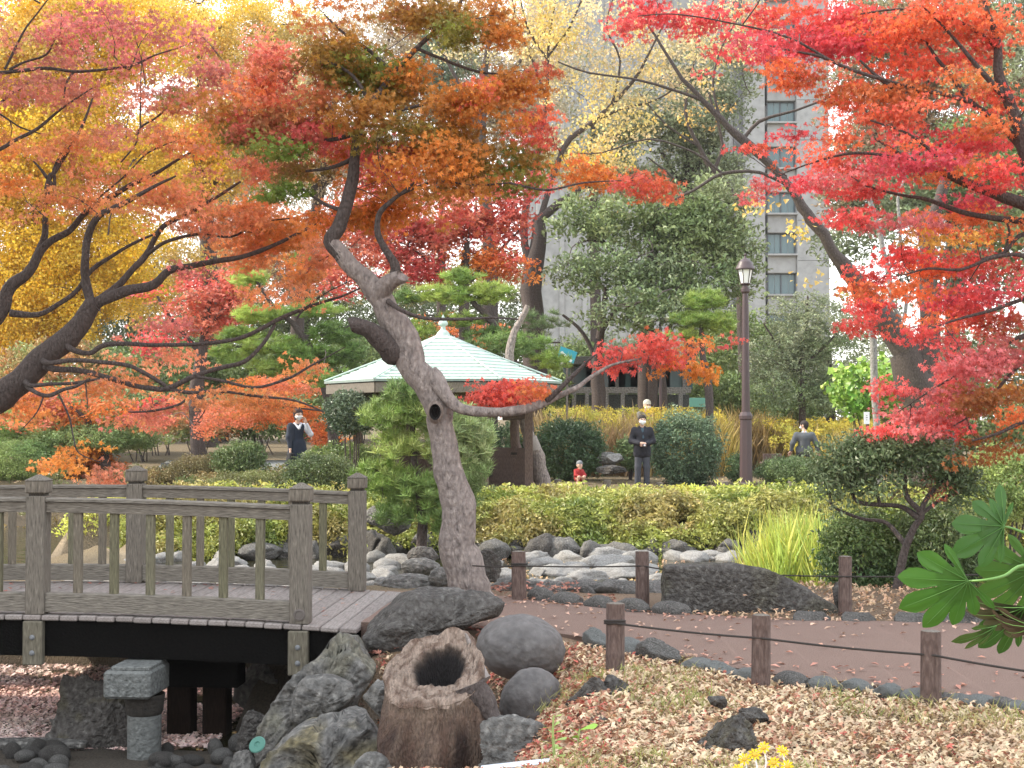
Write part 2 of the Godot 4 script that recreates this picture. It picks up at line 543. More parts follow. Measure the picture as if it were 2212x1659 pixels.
func ball(level: int) -> Array:
	var v := ball_v.duplicate()
	var i := ball_i.duplicate()
	for l in level:
		var mid := {}
		var j := PackedInt32Array()
		for k in range(0, i.size(), 3):
			var e := PackedInt32Array()
			for q in 3:
				var a := i[k + q]
				var b := i[k + (q + 1) % 3]
				var key := mini(a, b) * 100000 + maxi(a, b)
				if not mid.has(key):
					v.append(((v[a] + v[b]) * 0.5).normalized())
					mid[key] = v.size() - 1
				e.append(mid[key])
			j.append_array(PackedInt32Array([i[k], e[0], e[2], i[k + 1], e[1], e[0], i[k + 2], e[2], e[1], e[0], e[1], e[2]]))
		i = j
	return [v, i]

# facets: 0 gives a worn round stone, more cuts give a broken rock
func rock_mesh(half: Vector3, sd: int, facets := 0, rough := 0.06, level := 3, tint := Color(1, 1, 1), moss := Color(0, 0, 0, 0)) -> ArrayMesh:
	var r := RandomNumberGenerator.new()
	r.seed = sd
	var cuts := []
	for k in facets:
		cuts.append([Vector3(r.randfn(), r.randfn(), r.randfn()).normalized(), r.randf_range(0.55, 0.9)])
	var s := ball(level)
	var b := MB.new()
	var off := Vector3(sd * 3.7, sd * 1.3, sd * 2.1)
	for p: Vector3 in s[0]:
		var q := 1.0
		if facets:
			q = 1.25
			for c in cuts:
				var e: float = p.dot(c[0])
				if e > 0.05:
					var lim: float = c[1] / e
					q = minf(q, lim)
		q *= 1.0 + rough * lump.get_noise_3dv(p * 1.6 + off) * 2.0 + rough * 0.6 * lump.get_noise_3dv(p * 5.0 + off)
		if facets:
			q *= 1.0 + rough * (0.9 * crack.get_noise_3dv(p * 1.7 + off) + 0.5 * crack.get_noise_3dv(p * 4.0 + off))
			q *= 1.0 - rough * 0.9 * absf(lump.get_noise_3dv(p * 7.0 + off)) + rough * 0.5 * lump.get_noise_3dv(p * 22.0 + off)
		var g := 1.0 + 0.35 * lump.get_noise_3dv(p * 2.5 + off)
		b.col = Color(tint.r * g, tint.g * g, tint.b * g)
		if moss.a > 0:
			var ms := smoothstep(0.0, 0.35, lump.get_noise_3dv(p * 2.2 + off * 2.0)) * moss.a
			b.col = b.col.lerp(moss, ms)
		b.vert(p * half * q)
	b.i = s[1]
	b.smooth()
	var out := 0.0
	for k in range(0, b.v.size(), 7):
		out += b.n[k].dot(b.v[k])
	if out < 0:
		for k in b.n.size():
			b.n[k] = -b.n[k]
	return b.mesh()

# a stone that covers a patch of the picture at a depth
func stone(called: String, label: String, category: String, u0: float, v0: float, u1: float, v1: float, d: float, sd: int, m: String, facets := 0, rough := 0.06, group := "", deep := 0.8, turn := 0.0, moss := Color(0, 0, 0, 0), level := 5) -> MeshInstance3D:
	var c := pt((u0 + u1) * 0.5, (v0 + v1) * 0.5, d)
	var hx := (u1 - u0) * 0.5 * S * d
	var hy := (v1 - v0) * 0.5 * S * d
	var o := put(called, rock_mesh(Vector3(hx, hy, hx * deep), sd, facets, rough, level, Color(1, 1, 1), moss), M[m], self, c)
	o.rotation.z = turn
	tag(o, label, category, group)
	return o

# a boulder whose outline is given as picture points (u, v, u, v, ...) at a depth; it swells towards the viewer
func outline_rock(label: String, flat: Array, d: float, deep: float, m: String, rough: float, sd: int, moss := Color(0, 0, 0, 0), swell := 0.5) -> MeshInstance3D:
	var p := PackedVector3Array()
	for k in range(0, flat.size(), 2):
		p.append(pt(flat[k], flat[k + 1], d))
	var c := Vector3.ZERO
	for q in p: c += q
	c /= p.size()
	var rim := PackedVector3Array()
	var n := p.size()
	for k in n:
		for j in 7:
			var t := j / 7.0
			rim.append(p[k].lerp(p[(k + 1) % n], t).lerp(p[k].cubic_interpolate(p[(k + 1) % n], p[(k + n - 1) % n], p[(k + 2) % n], t), 0.5) - c)
	var b := MB.new()
	var w := rim.size()
	var rings := [[0.85, -1.0], [0.97, -0.75], [1.0, -0.45], [1.0, -0.2], [0.985, 0.0], [0.93, 0.14], [0.86, 0.22], [0.77, 0.29], [0.66, 0.35], [0.54, 0.4], [0.41, 0.44], [0.27, 0.47], [0.13, 0.49], [0.0, 0.5]]
	var off := Vector3(sd * 3.1, sd * 1.7, sd)
	for r in rings:
		for q in rim:
			var e := Vector3(q.x * r[0], q.y * r[0], deep * (r[1] if r[1] < 0 else r[1] * swell * 2.0))
			var g := 1.0 + 0.3 * lump.get_noise_3dv(e * 4.0 + off)
			b.col = Color(g, g, g)
			if moss.a > 0: b.col = b.col.lerp(moss, smoothstep(0.0, 0.35, lump.get_noise_3dv(e * 3.5 + off * 2.0)) * moss.a)
			var o := e + Vector3(lump.get_noise_3dv(e * 3 + off), lump.get_noise_3dv(e * 3 + off + Vector3(20, 0, 0)), lump.get_noise_3dv(e * 3 + off + Vector3(0, 20, 0)) * 1.5) * rough
			o += Vector3(0, 0.4, 1) * rough * (0.5 * lump.get_noise_3dv(e * 9 + off) - 0.7 * absf(lump.get_noise_3dv(e * 5.5 + off)) + 0.25 * lump.get_noise_3dv(e * 24 + off))
			o += Vector3(q.x * 0.6, q.y * 0.6 + 0.1, 0.25) * rough * (3.2 * crack.get_noise_3dv(e * 2.3 + off) + 1.4 * crack.get_noise_3dv(e * 6.0 + off)) * (1.0 if r[1] > -0.5 else 0.3)
			b.vert(o)
	for r in rings.size() - 1:
		for k in w:
			var a := r * w + k
			var e := r * w + (k + 1) % w
			b.tri(a, e, e + w); b.tri(a, e + w, a + w)
	b.smooth()
	var out := 0.0
	for k in range(0, b.v.size(), 5): out += b.n[k].dot(b.v[k])
	if out < 0:
		for k in b.n.size(): b.n[k] = -b.n[k]
	var o := put("boulder", b.mesh(), M[m], self, c)
	tag(o, label, "boulder")
	return o

func _ready() -> void:
	rng.seed = 20201203
	lump.seed = 3
	lump.frequency = 0.6
	lump.noise_type = FastNoiseLite.TYPE_SIMPLEX_SMOOTH
	lump.fractal_octaves = 2
	crack.seed = 5
	crack.noise_type = FastNoiseLite.TYPE_CELLULAR
	crack.cellular_return_type = FastNoiseLite.RETURN_CELL_VALUE
	crack.frequency = 1.0
	crack.domain_warp_enabled = true
	crack.domain_warp_amplitude = 0.25
	crack.domain_warp_frequency = 2.0
	patch.seed = 11
	patch.frequency = 0.5
	patch.noise_type = FastNoiseLite.TYPE_SIMPLEX_SMOOTH
	patch.fractal_octaves = 2
	# camera, sky, sun, exposure
	var cam := Camera3D.new()
	cam.name = "camera"
	cam.position = EYE
	cam.rotation.x = PITCH
	cam.fov = rad_to_deg(2.0 * atan(829.5 * S))
	cam.near = 0.1
	cam.far = 600
	cam.current = true
	add_child(cam)
	var sky := ProceduralSkyMaterial.new()
	sky.sky_top_color = Color(0.90, 0.93, 0.97)
	sky.sky_horizon_color = Color(0.99, 0.98, 0.96)
	sky.sky_curve = 0.2
	sky.ground_horizon_color = Color(0.6, 0.58, 0.54)
	sky.ground_bottom_color = Color(0.35, 0.32, 0.28)
	sky.energy_multiplier = 2.0
	var we := WorldEnvironment.new()
	we.name = "world_environment"
	var e := Environment.new()
	e.background_mode = Environment.BG_SKY
	e.sky = Sky.new()
	e.sky.sky_material = sky
	e.tonemap_mode = Environment.TONE_MAPPER_LINEAR
	e.tonemap_exposure = EXPOSURE
	e.sdfgi_enabled = true
	e.ssao_enabled = true
	e.ssil_enabled = true
	e.fog_enabled = true
	e.fog_density = 0.00025
	e.fog_light_color = Color(0.95, 0.95, 0.95)
	we.environment = e
	add_child(we)
	var sun := DirectionalLight3D.new()
	sun.name = "sun"
	sun.light_color = Color(1.0, 0.955, 0.88)
	sun.light_energy = 1.6
	sun.light_angular_distance = 1.0
	sun.shadow_enabled = true
	add_child(sun)
	sun.look_at_from_position(Vector3.ZERO, -Vector3(-0.80, 0.60, -0.10), Vector3.UP)
	materials()
	make_ball()
	clumps()
	ground()
	water()
	path()
	bridge()
	rope_fence()
	far_building()
	gazebo()
	background_trees()
	middle_trees()
	shrubs()
	far_planting()
	waterside()
	street_lamp()
	far_bank_things()
	people()
	left_maple()
	centre_maple()
	right_maple()
	foreground()
	litter()
	print("copies ", copies_made)

func ground() -> void:
	var xs := PackedFloat32Array()
	var ds := PackedFloat32Array()
	var x := -120.0
	while x <= 120.0:
		xs.append(x)
		x += 0.2 if absf(x + 1.0) < 9.0 else 0.8 if absf(x) < 22 else 7.0
	var d := -30.0
	while d <= 260.0:
		ds.append(d)
		d += 3.0 if d < 3 else 0.2 if d < 16 else 0.35 if d < 30 else 1.5 if d < 60 else 10.0
	var b := MB.new()
	for q in ds:
		for p in xs:
			var y := gy(p, q)
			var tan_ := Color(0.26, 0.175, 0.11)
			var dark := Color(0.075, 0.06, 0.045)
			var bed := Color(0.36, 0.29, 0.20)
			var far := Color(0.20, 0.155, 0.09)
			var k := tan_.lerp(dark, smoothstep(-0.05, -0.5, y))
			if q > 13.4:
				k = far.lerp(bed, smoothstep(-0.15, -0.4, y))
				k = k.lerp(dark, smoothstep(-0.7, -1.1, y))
			elif q > 11 and p > 1:
				k = Color(0.2, 0.14, 0.09)
			b.col = k
			b.vert(Vector3(p, y, -q))
	var w := xs.size()
	for j in ds.size() - 1:
		for i in w - 1:
			var a := j * w + i
			b.tri(a, a + 1, a + w + 1)
			b.tri(a, a + w + 1, a + w)
	b.smooth()
	if b.n[10].y < 0:
		for k in b.n.size():
			b.n[k] = -b.n[k]
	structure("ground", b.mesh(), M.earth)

func sheet(x0: float, x1: float, d0: float, d1: float, y: float) -> ArrayMesh:
	var b := MB.new()
	b.quad(Vector3(x0, y, -d0), Vector3(x1, y, -d0), Vector3(x1, y, -d1), Vector3(x0, y, -d1), Vector3.UP)
	return b.mesh()

func water() -> void:
	structure("pond_water", sheet(-60, -2.0, 11.0, 40, -1.0), M.water)
	structure("stream_water", sheet(-5.2, 18, 14.0, 22.5, -0.4), M.water)

var NEAR := [Vector2(-1.17, 11.15), Vector2(-0.45, 10.9), Vector2(0.34, 10.56), Vector2(0.93, 9.83), Vector2(1.30, 9.27), Vector2(1.54, 8.94), Vector2(1.99, 8.63), Vector2(2.47, 8.2), Vector2(2.84, 7.94), Vector2(4.6, 6.8)]
var FAR := [Vector2(-0.86, 13.1), Vector2(-0.3, 12.9), Vector2(0.18, 12.57), Vector2(0.65, 12.1), Vector2(1.11, 11.72), Vector2(1.6, 11.5), Vector2(2.16, 11.28), Vector2(3.22, 11.16), Vector2(3.9, 11.05), Vector2(6.6, 10.3)]

func along(line: Array, t: float) -> Vector2:
	var k := clampi(int(t), 0, line.size() - 2)
	var a: Vector2 = line[k]
	return a.cubic_interpolate(line[k + 1], line[maxi(k - 1, 0)], line[mini(k + 2, line.size() - 1)], t - k)

func path() -> void:
	var b := MB.new()
	var across := 30
	var long := 110
	for j in long + 1:
		for i in across + 1:
			var p := along(NEAR, j * 9.0 / long).lerp(along(FAR, j * 9.0 / long), float(i) / across)
			var f := float(i) / across
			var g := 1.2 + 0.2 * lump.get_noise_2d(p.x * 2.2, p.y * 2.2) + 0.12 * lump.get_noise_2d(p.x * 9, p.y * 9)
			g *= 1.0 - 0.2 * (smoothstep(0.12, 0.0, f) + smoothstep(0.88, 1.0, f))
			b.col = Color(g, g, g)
			b.vert(Vector3(p.x, 0.03 + 0.03 * sin(f * PI) + 0.008 * lump.get_noise_2d(p.x * 3, p.y * 3), -p.y))
	for j in long:
		for i in across:
			var a := j * (across + 1) + i
			b.tri(a, a + 1, a + across + 2)
			b.tri(a, a + across + 2, a + across + 1)
	b.smooth()
	if b.n[10].y < 0:
		for k in b.n.size():
			b.n[k] = -b.n[k]
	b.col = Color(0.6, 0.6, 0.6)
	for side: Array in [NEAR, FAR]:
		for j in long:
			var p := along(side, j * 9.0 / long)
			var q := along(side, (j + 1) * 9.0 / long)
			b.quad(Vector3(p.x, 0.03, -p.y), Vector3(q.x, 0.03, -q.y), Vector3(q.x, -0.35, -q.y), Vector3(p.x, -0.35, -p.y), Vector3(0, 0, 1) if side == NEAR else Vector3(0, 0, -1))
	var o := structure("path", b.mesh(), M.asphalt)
	# edging stones, laid one by one
	var kinds := []
	for k in 6:
		kinds.append(rock_mesh(Vector3(0.5, 0.5, 0.5), 40 + k, 0 if k < 3 else 7, 0.07, 3, Color(1.9, 2.05, 2.05)))
	var t := 2.55
	while t < 9.0:
		var p := along(NEAR, t)
		var q := along(NEAR, t + 0.05)
		var dir := (q - p).normalized()
		var big := t < 3.5
		var ln := rr(0.27, 0.36) if big else rr(0.16, 0.28)
		var s := put("kerb_stone", kinds[rng.randi() % 6], M.concrete if rng.randf() < 0.75 else M.rock, o)
		s.position = Vector3(p.x - dir.y * -0.06 - 0.03, 0.02 if big else 0.0, -p.y + 0.06)
		s.basis = Basis(Vector3.UP, atan2(dir.y, dir.x) + rr(-0.15, 0.15)) * Basis.from_scale(Vector3(ln, rr(0.17, 0.22) if big else rr(0.12, 0.15), rr(0.15, 0.22)))
		t += (ln * 0.98) / maxf(along(NEAR, t).distance_to(along(NEAR, t + 1.0 if t < 8.0 else t)), 0.5)
	t = 2.15
	while t < 9.0:
		var p := along(FAR, t)
		var q := along(FAR, t + 0.05)
		var dir := (q - p).normalized()
		var long_one := rr(0.26, 0.36)
		if t < 4.7 or t > 6.05:
			var squared := t > 6.0
			var mesh: Mesh = kinds[rng.randi() % 3]
			if squared:
				mesh = rock_mesh(Vector3(0.5, 0.5, 0.5), 60 + rng.randi() % 5, 12, 0.03, 3)
			var s := put("kerb_stone", mesh, M.rock, o)
			s.position = Vector3(p.x, 0.04, -p.y - 0.05)
			s.basis = Basis(Vector3.UP, atan2(dir.y, dir.x) + rr(-0.08, 0.08)) * Basis.from_scale(Vector3(long_one, rr(0.15, 0.2), 0.2))
		t += long_one * 1.04 / maxf(along(FAR, t).distance_to(along(FAR, minf(t + 1.0, 9.0))), 0.45)

# ---- the plank bridge
func arch(x: float) -> float:
	return 0.085 - 0.010 * pow(x + 2.4, 2)

func bridge() -> void:
	var o := thing("footbridge", "weathered grey timber footbridge with railings arching over the pond", "bridge", Vector3(-1.63, 0, -11.1), "", -0.067)
	var inv := o.transform.affine_inverse()
	var planks := []
	for k in 4:
		var b := MB.new()
		var g := 0.85 + 0.1 * k
		b.col = Color(g, g * 0.99, g * 0.985)
		b.box(Vector3(0, -0.02, -1.075), Vector3(0.138, 0.04, 2.34), Basis.IDENTITY, 0.008)
		planks.append(b.mesh())
	var x := 0.39
	while x > -5.0:
		var p := put("plank", planks[rng.randi() % 4], M.deck_timber, o, Vector3(x, arch(x) + rr(-0.002, 0.002), rr(-0.01, 0.01)))
		p.rotation.z = atan(-0.02 * (x + 2.4))
		x -= 0.146
	var bolt := MB.new()
	bolt.lathe(PackedVector2Array([Vector2(0.0, 0.016), Vector2(0.012, 0.014), Vector2(0.021, 0.004), Vector2(0.024, -0.004)]), 10)
	var bolt_mesh := bolt.mesh()
	var sh := MB.new()
	sh.box(Vector3(0, 0.46, 0), Vector3(0.15, 0.92, 0.15), Basis.IDENTITY, 0.008)
	sh.col = Color(0.3, 0.28, 0.26)
	sh.box(Vector3(0, 0.93, 0), Vector3(0.118, 0.03, 0.118))
	sh.col = Color(1, 1, 1)
	var shaft := sh.mesh()
	var hd := MB.new()
	hd.col = Color(0.95, 0.93, 0.9)
	hd.box(Vector3(0, 0.99, 0), Vector3(0.165, 0.10, 0.165), Basis.IDENTITY, 0.01)
	hd.col = Color(1.2, 1.2, 1.2)
	for s in 4:
		var a := Basis(Vector3.UP, s * PI / 2)
		hd.quad(a * Vector3(-0.085, 1.041, 0.085), a * Vector3(0.085, 1.041, 0.085), a * Vector3(0.012, 1.085, 0.012), a * Vector3(-0.012, 1.085, 0.012), a * Vector3(0, 1, 1))
		hd.flat(a * Vector3(-0.085, 1.041, 0.085), a * Vector3(0.085, 1.041, 0.085), Vector3(0, 1.041, 0), Vector3.DOWN)
	hd.quad(Vector3(-0.012, 1.085, -0.012), Vector3(0.012, 1.085, -0.012), Vector3(0.012, 1.085, 0.012), Vector3(-0.012, 1.085, 0.012), Vector3.UP)
	var head := hd.mesh()
	var bal := []
	for k in 3:
		var b := MB.new()
		var g: Color = [Color(0.95, 1.0, 0.80), Color(0.85, 0.9, 0.66), Color(1.0, 0.98, 0.9)][k]
		b.col = g
		b.box(Vector3(0, 0.475, 0), Vector3(0.066, 0.65, 0.05), Basis.IDENTITY, 0.006)
		bal.append(b.mesh())
	for rail in 2:
		var z := 0.0 if rail == 0 else -2.15
		var x0 := 0.0 if rail == 0 else 0.06
		for k in 4:
			var px := x0 - 2.08 * k
			var p := put("post", shaft, M.timber, o, Vector3(px, arch(px), z))
			put("post_cap", head, M.timber, p)
			if rail == 0 and k < 3:
				var br := MB.new()
				br.col = Color(0.9, 0.92, 0.82)
				br.box(Vector3.ZERO, Vector3(0.155, 0.34, 0.07), Basis.IDENTITY, 0.008)
				var bm := put("bracket", br.mesh(), M.timber, o, Vector3(px, arch(px) - 0.215, 0.075))
				for q in 2:
					var bo := put("bolt", bolt_mesh, M.bolt_iron, bm, Vector3(0.0, 0.045 - q * 0.12, 0.034))
					bo.rotation.x = PI / 2
			if rail == 0 and k == 0:
				var kn := MB.new()
				kn.col = Color(0.12, 0.1, 0.09)
				kn.lathe(PackedVector2Array([Vector2(0, 0.006), Vector2(0.03, 0.004), Vector2(0.033, 0.012), Vector2(0.044, 0.010), Vector2(0.048, -0.004)]), 14)
				var ring := put("iron_ring", kn.mesh(), M.plain, p, Vector3(0.005, 0.075, 0.076))
				ring.rotation.x = PI / 2
			if k == 3:
				continue
			# one bay: hand rail, its cap board, bottom rail, balusters; each follows the arch
			for piece in 3:
				var b := MB.new()
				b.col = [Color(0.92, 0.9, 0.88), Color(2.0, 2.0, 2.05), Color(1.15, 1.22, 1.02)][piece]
				var hh: float = [0.085, 0.028, 0.145][piece]
				var yy: float = [0.835, 0.892, 0.095][piece]
				var ww: float = [0.085, 0.125, 0.10][piece]
				for seg in 4:
					var xa := px - 0.078 - (2.08 - 0.156) * seg / 4.0
					var xb := px - 0.078 - (2.08 - 0.156) * (seg + 1) / 4.0
					var ya := arch(xa) + yy
					var yb := arch(xb) + yy
					for s: float in [-1.0, 1.0]:
						b.quad(Vector3(xa, ya - hh / 2, s * ww / 2), Vector3(xb, yb - hh / 2, s * ww / 2), Vector3(xb, yb + hh / 2 - 0.008, s * ww / 2), Vector3(xa, ya + hh / 2 - 0.008, s * ww / 2), Vector3(0, 0, s))
						b.quad(Vector3(xa, ya + hh / 2 - 0.008, s * ww / 2), Vector3(xb, yb + hh / 2 - 0.008, s * ww / 2), Vector3(xb, yb + hh / 2, s * (ww / 2 - 0.01)), Vector3(xa, ya + hh / 2, s * (ww / 2 - 0.01)), Vector3(0, 1, s))
					b.quad(Vector3(xa, ya + hh / 2, -ww / 2 + 0.01), Vector3(xb, yb + hh / 2, -ww / 2 + 0.01), Vector3(xb, yb + hh / 2, ww / 2 - 0.01), Vector3(xa, ya + hh / 2, ww / 2 - 0.01), Vector3.UP)
					b.quad(Vector3(xa, ya - hh / 2, -ww / 2), Vector3(xb, yb - hh / 2, -ww / 2), Vector3(xb, yb - hh / 2, ww / 2), Vector3(xa, ya - hh / 2, ww / 2), Vector3.DOWN)
				put(["handrail", "rail_cap", "bottom_rail"][piece], b.mesh(), M.rail_timber, o, Vector3(0, 0, z))
			for q in 6:
				var bx := px - 0.32 - q * 0.288
				put("baluster", bal[(q * 7 + k + rail) % 3], M.timber, o, Vector3(bx, arch(bx) + 0.0 + 0.005, z))
	# short end rail beyond the far right post is the path's; beams below
	for z: float in [-0.02, -1.1, -2.15]:
		var b := MB.new()
		for seg in 6:
			var xa := 0.42 - seg * 0.95
			b.quad(Vector3(xa, arch(xa) - 0.045, 0.06), Vector3(xa - 0.95, arch(xa - 0.95) - 0.045, 0.06), Vector3(xa - 0.95, arch(xa - 0.95) - 0.32, 0.06), Vector3(xa, arch(xa) - 0.32, 0.06), Vector3(0, 0, 1))
			b.quad(Vector3(xa, arch(xa) - 0.045, -0.06), Vector3(xa - 0.95, arch(xa - 0.95) - 0.045, -0.06), Vector3(xa - 0.95, arch(xa - 0.95) - 0.32, -0.06), Vector3(xa, arch(xa) - 0.32, -0.06), Vector3(0, 0, -1))
			b.quad(Vector3(xa, arch(xa) - 0.32, -0.06), Vector3(xa - 0.95, arch(xa - 0.95) - 0.32, -0.06), Vector3(xa - 0.95, arch(xa - 0.95) - 0.32, 0.06), Vector3(xa, arch(xa) - 0.32, 0.06), Vector3.DOWN)
			b.quad(Vector3(xa, arch(xa) - 0.045, -0.06), Vector3(xa - 0.95, arch(xa - 0.95) - 0.045, -0.06), Vector3(xa - 0.95, arch(xa - 0.95) - 0.045, 0.06), Vector3(xa, arch(xa) - 0.045, 0.06), Vector3.UP)
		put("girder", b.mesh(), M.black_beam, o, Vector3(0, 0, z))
	# pier: concrete cap on a round column, and two dark timber posts behind it
	var at := inv * pt(296, 1468, 11.05)
	var c := MB.new()
	c.box(Vector3(0, 0, 0), Vector3(0.36, 0.21, 0.5), Basis.IDENTITY, 0.02)
	c.col = Color(1.25, 1.25, 1.25)
	c.box(Vector3(0.015, 0.118, 0.0), Vector3(0.30, 0.03, 0.42), Basis.IDENTITY, 0.008)
	put("pier_cap", c.mesh(), M.concrete, o, at)
	c = MB.new()
	c.lathe(PackedVector2Array([Vector2(0.128, -1.4), Vector2(0.128, -0.26)]), 20)
	c.col = Color(0.22, 0.18, 0.15)
	c.lathe(PackedVector2Array([Vector2(0.13, -0.26), Vector2(0.14, -0.24), Vector2(0.155, -0.104)]), 20)
	put("pier_column", c.mesh(), M.concrete, o, at + Vector3(0.06, 0, 0.0))
	for k in 2:
		c = MB.new()
		c.box(Vector3(0, -0.75, 0), Vector3(0.20, 1.6, 0.2), Basis.IDENTITY, 0.01)
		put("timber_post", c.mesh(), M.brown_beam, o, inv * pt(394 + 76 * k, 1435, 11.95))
	c = MB.new()
	c.box(Vector3.ZERO, Vector3(0.75, 0.22, 0.24), Basis.IDENTITY, 0.01)
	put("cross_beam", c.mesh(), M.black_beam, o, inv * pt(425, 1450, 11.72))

func log_post(label: String, u: float, v0: float, v1: float, d: float, w: float, mate: String, group := "") -> Vector3:
	var base := pt(u, v1, d)
	var top := pt(u, v0, d)
	var h := top.y - base.y
	var o := thing("log_post", label, "post", base - Vector3(0, 0.15, 0), group)
	var r := w * S * d * 0.5
	var b := MB.new()
	var p := PackedVector3Array()
	var q := PackedFloat32Array()
	for k in 7:
		p.append(Vector3(0, (h + 0.15) * k / 6.0, 0))
		q.append(r * (1.03 - 0.04 * k / 6.0))
	p.append(Vector3(0, h + 0.155, 0))
	q.append(r * 0.93)
	b.tube(p, q, 16, 0.08, false, lump)
	put("log", b.mesh(), M[mate], o)
	b = MB.new()
	b.col = Color(2.2, 2.1, 2.0)
	b.lathe(PackedVector2Array([Vector2(r * 0.94, 0), Vector2(r * 0.7, 0.004), Vector2(0, 0.005)]), 16)
	put("end_grain", b.mesh(), M.timber, o, Vector3(0, h + 0.154, 0))
	o.rotation = Vector3(0, rr(0, 6), rr(-0.02, 0.02))
	return base + Vector3(0, h, 0)

func rope_between(label: String, pts: Array, thick := 0.008) -> void:
	var p := PackedVector3Array()
	var r := PackedFloat32Array()
	for k in pts.size() - 1:
		for j in 8:
			var f := j / 8.0
			p.append((pts[k] as Vector3).lerp(pts[k + 1], f) - Vector3(0, 0.008 * sin(f * PI), 0))
			r.append(thick)
	p.append(pts[-1])
	r.append(thick)
	var b := MB.new()
	b.tube(p, r, 6)
	tag(put("rope", b.mesh(), M.rope, self), label, "rope")

func knot(at: Vector3, r: float, label: String) -> void:
	var b := MB.new()
	for k in 2:
		var p := PackedVector3Array()
		var w := PackedFloat32Array()
		for j in 17:
			var a := TAU * j / 16.0
			p.append(Vector3(cos(a) * r, k * 0.014 + 0.008 * sin(a), sin(a) * r))
			w.append(0.008)
		b.tube(p, w, 5, 0.0, false)
	var o := put("rope_loop", b.mesh(), M.rope, self, at)
	tag(o, label, "rope")

func rope_fence() -> void:
	var a := log_post("short dark log post with a rope loop beside the round boulders", 1328, 1305, 1450, 9.1, 40, "log", "log posts along the near edge of the path")
	var b := log_post("short brown log post in leaf litter, middle of the near row", 1643, 1330, 1478, 8.66, 40, "log", "log posts along the near edge of the path")
	var c := log_post("short brown log post just below the big hand shaped leaves", 2010, 1365, 1520, 8.07, 43, "log", "log posts along the near edge of the path")
	var f := log_post("dark log post standing by the stream right of the maple trunk", 1122, 1192, 1305, 12.45, 31, "log", "log posts along the far edge of the path")
	log_post("dark log post by the stream left of the long flat boulder", 1388, 1192, 1308, 12.35, 29, "log", "log posts along the far edge of the path")
	log_post("grey log post between the long boulder and the azalea", 1825, 1203, 1325, 11.75, 28, "log", "log posts along the far edge of the path")
	var s := Vector3(0, 0, 0.055)
	rope_between("dark rope sagging along the near log posts above the path", [pt(1328, 1344, 9.1) + s, pt(1643, 1376, 8.66) + s, pt(2010, 1412, 8.07) + s, pt(2330, 1462, 7.6) + s], 0.0065)
	rope_between("thin dark rope along the far log posts beside the stream", [pt(1020, 1222, 12.5), pt(1122, 1221, 12.45) + s, pt(1388, 1221, 12.35) + s, pt(1480, 1234, 12.3), pt(1825, 1244, 11.75) + s, pt(2150, 1240, 11.6)], 0.006)
	knot(pt(1328, 1346, 9.1), 0.064, "rope loop tied round the log post beside the round boulders")
	knot(pt(1122, 1222, 12.45), 0.068, "rope loop tied round the log post by the maple trunk")

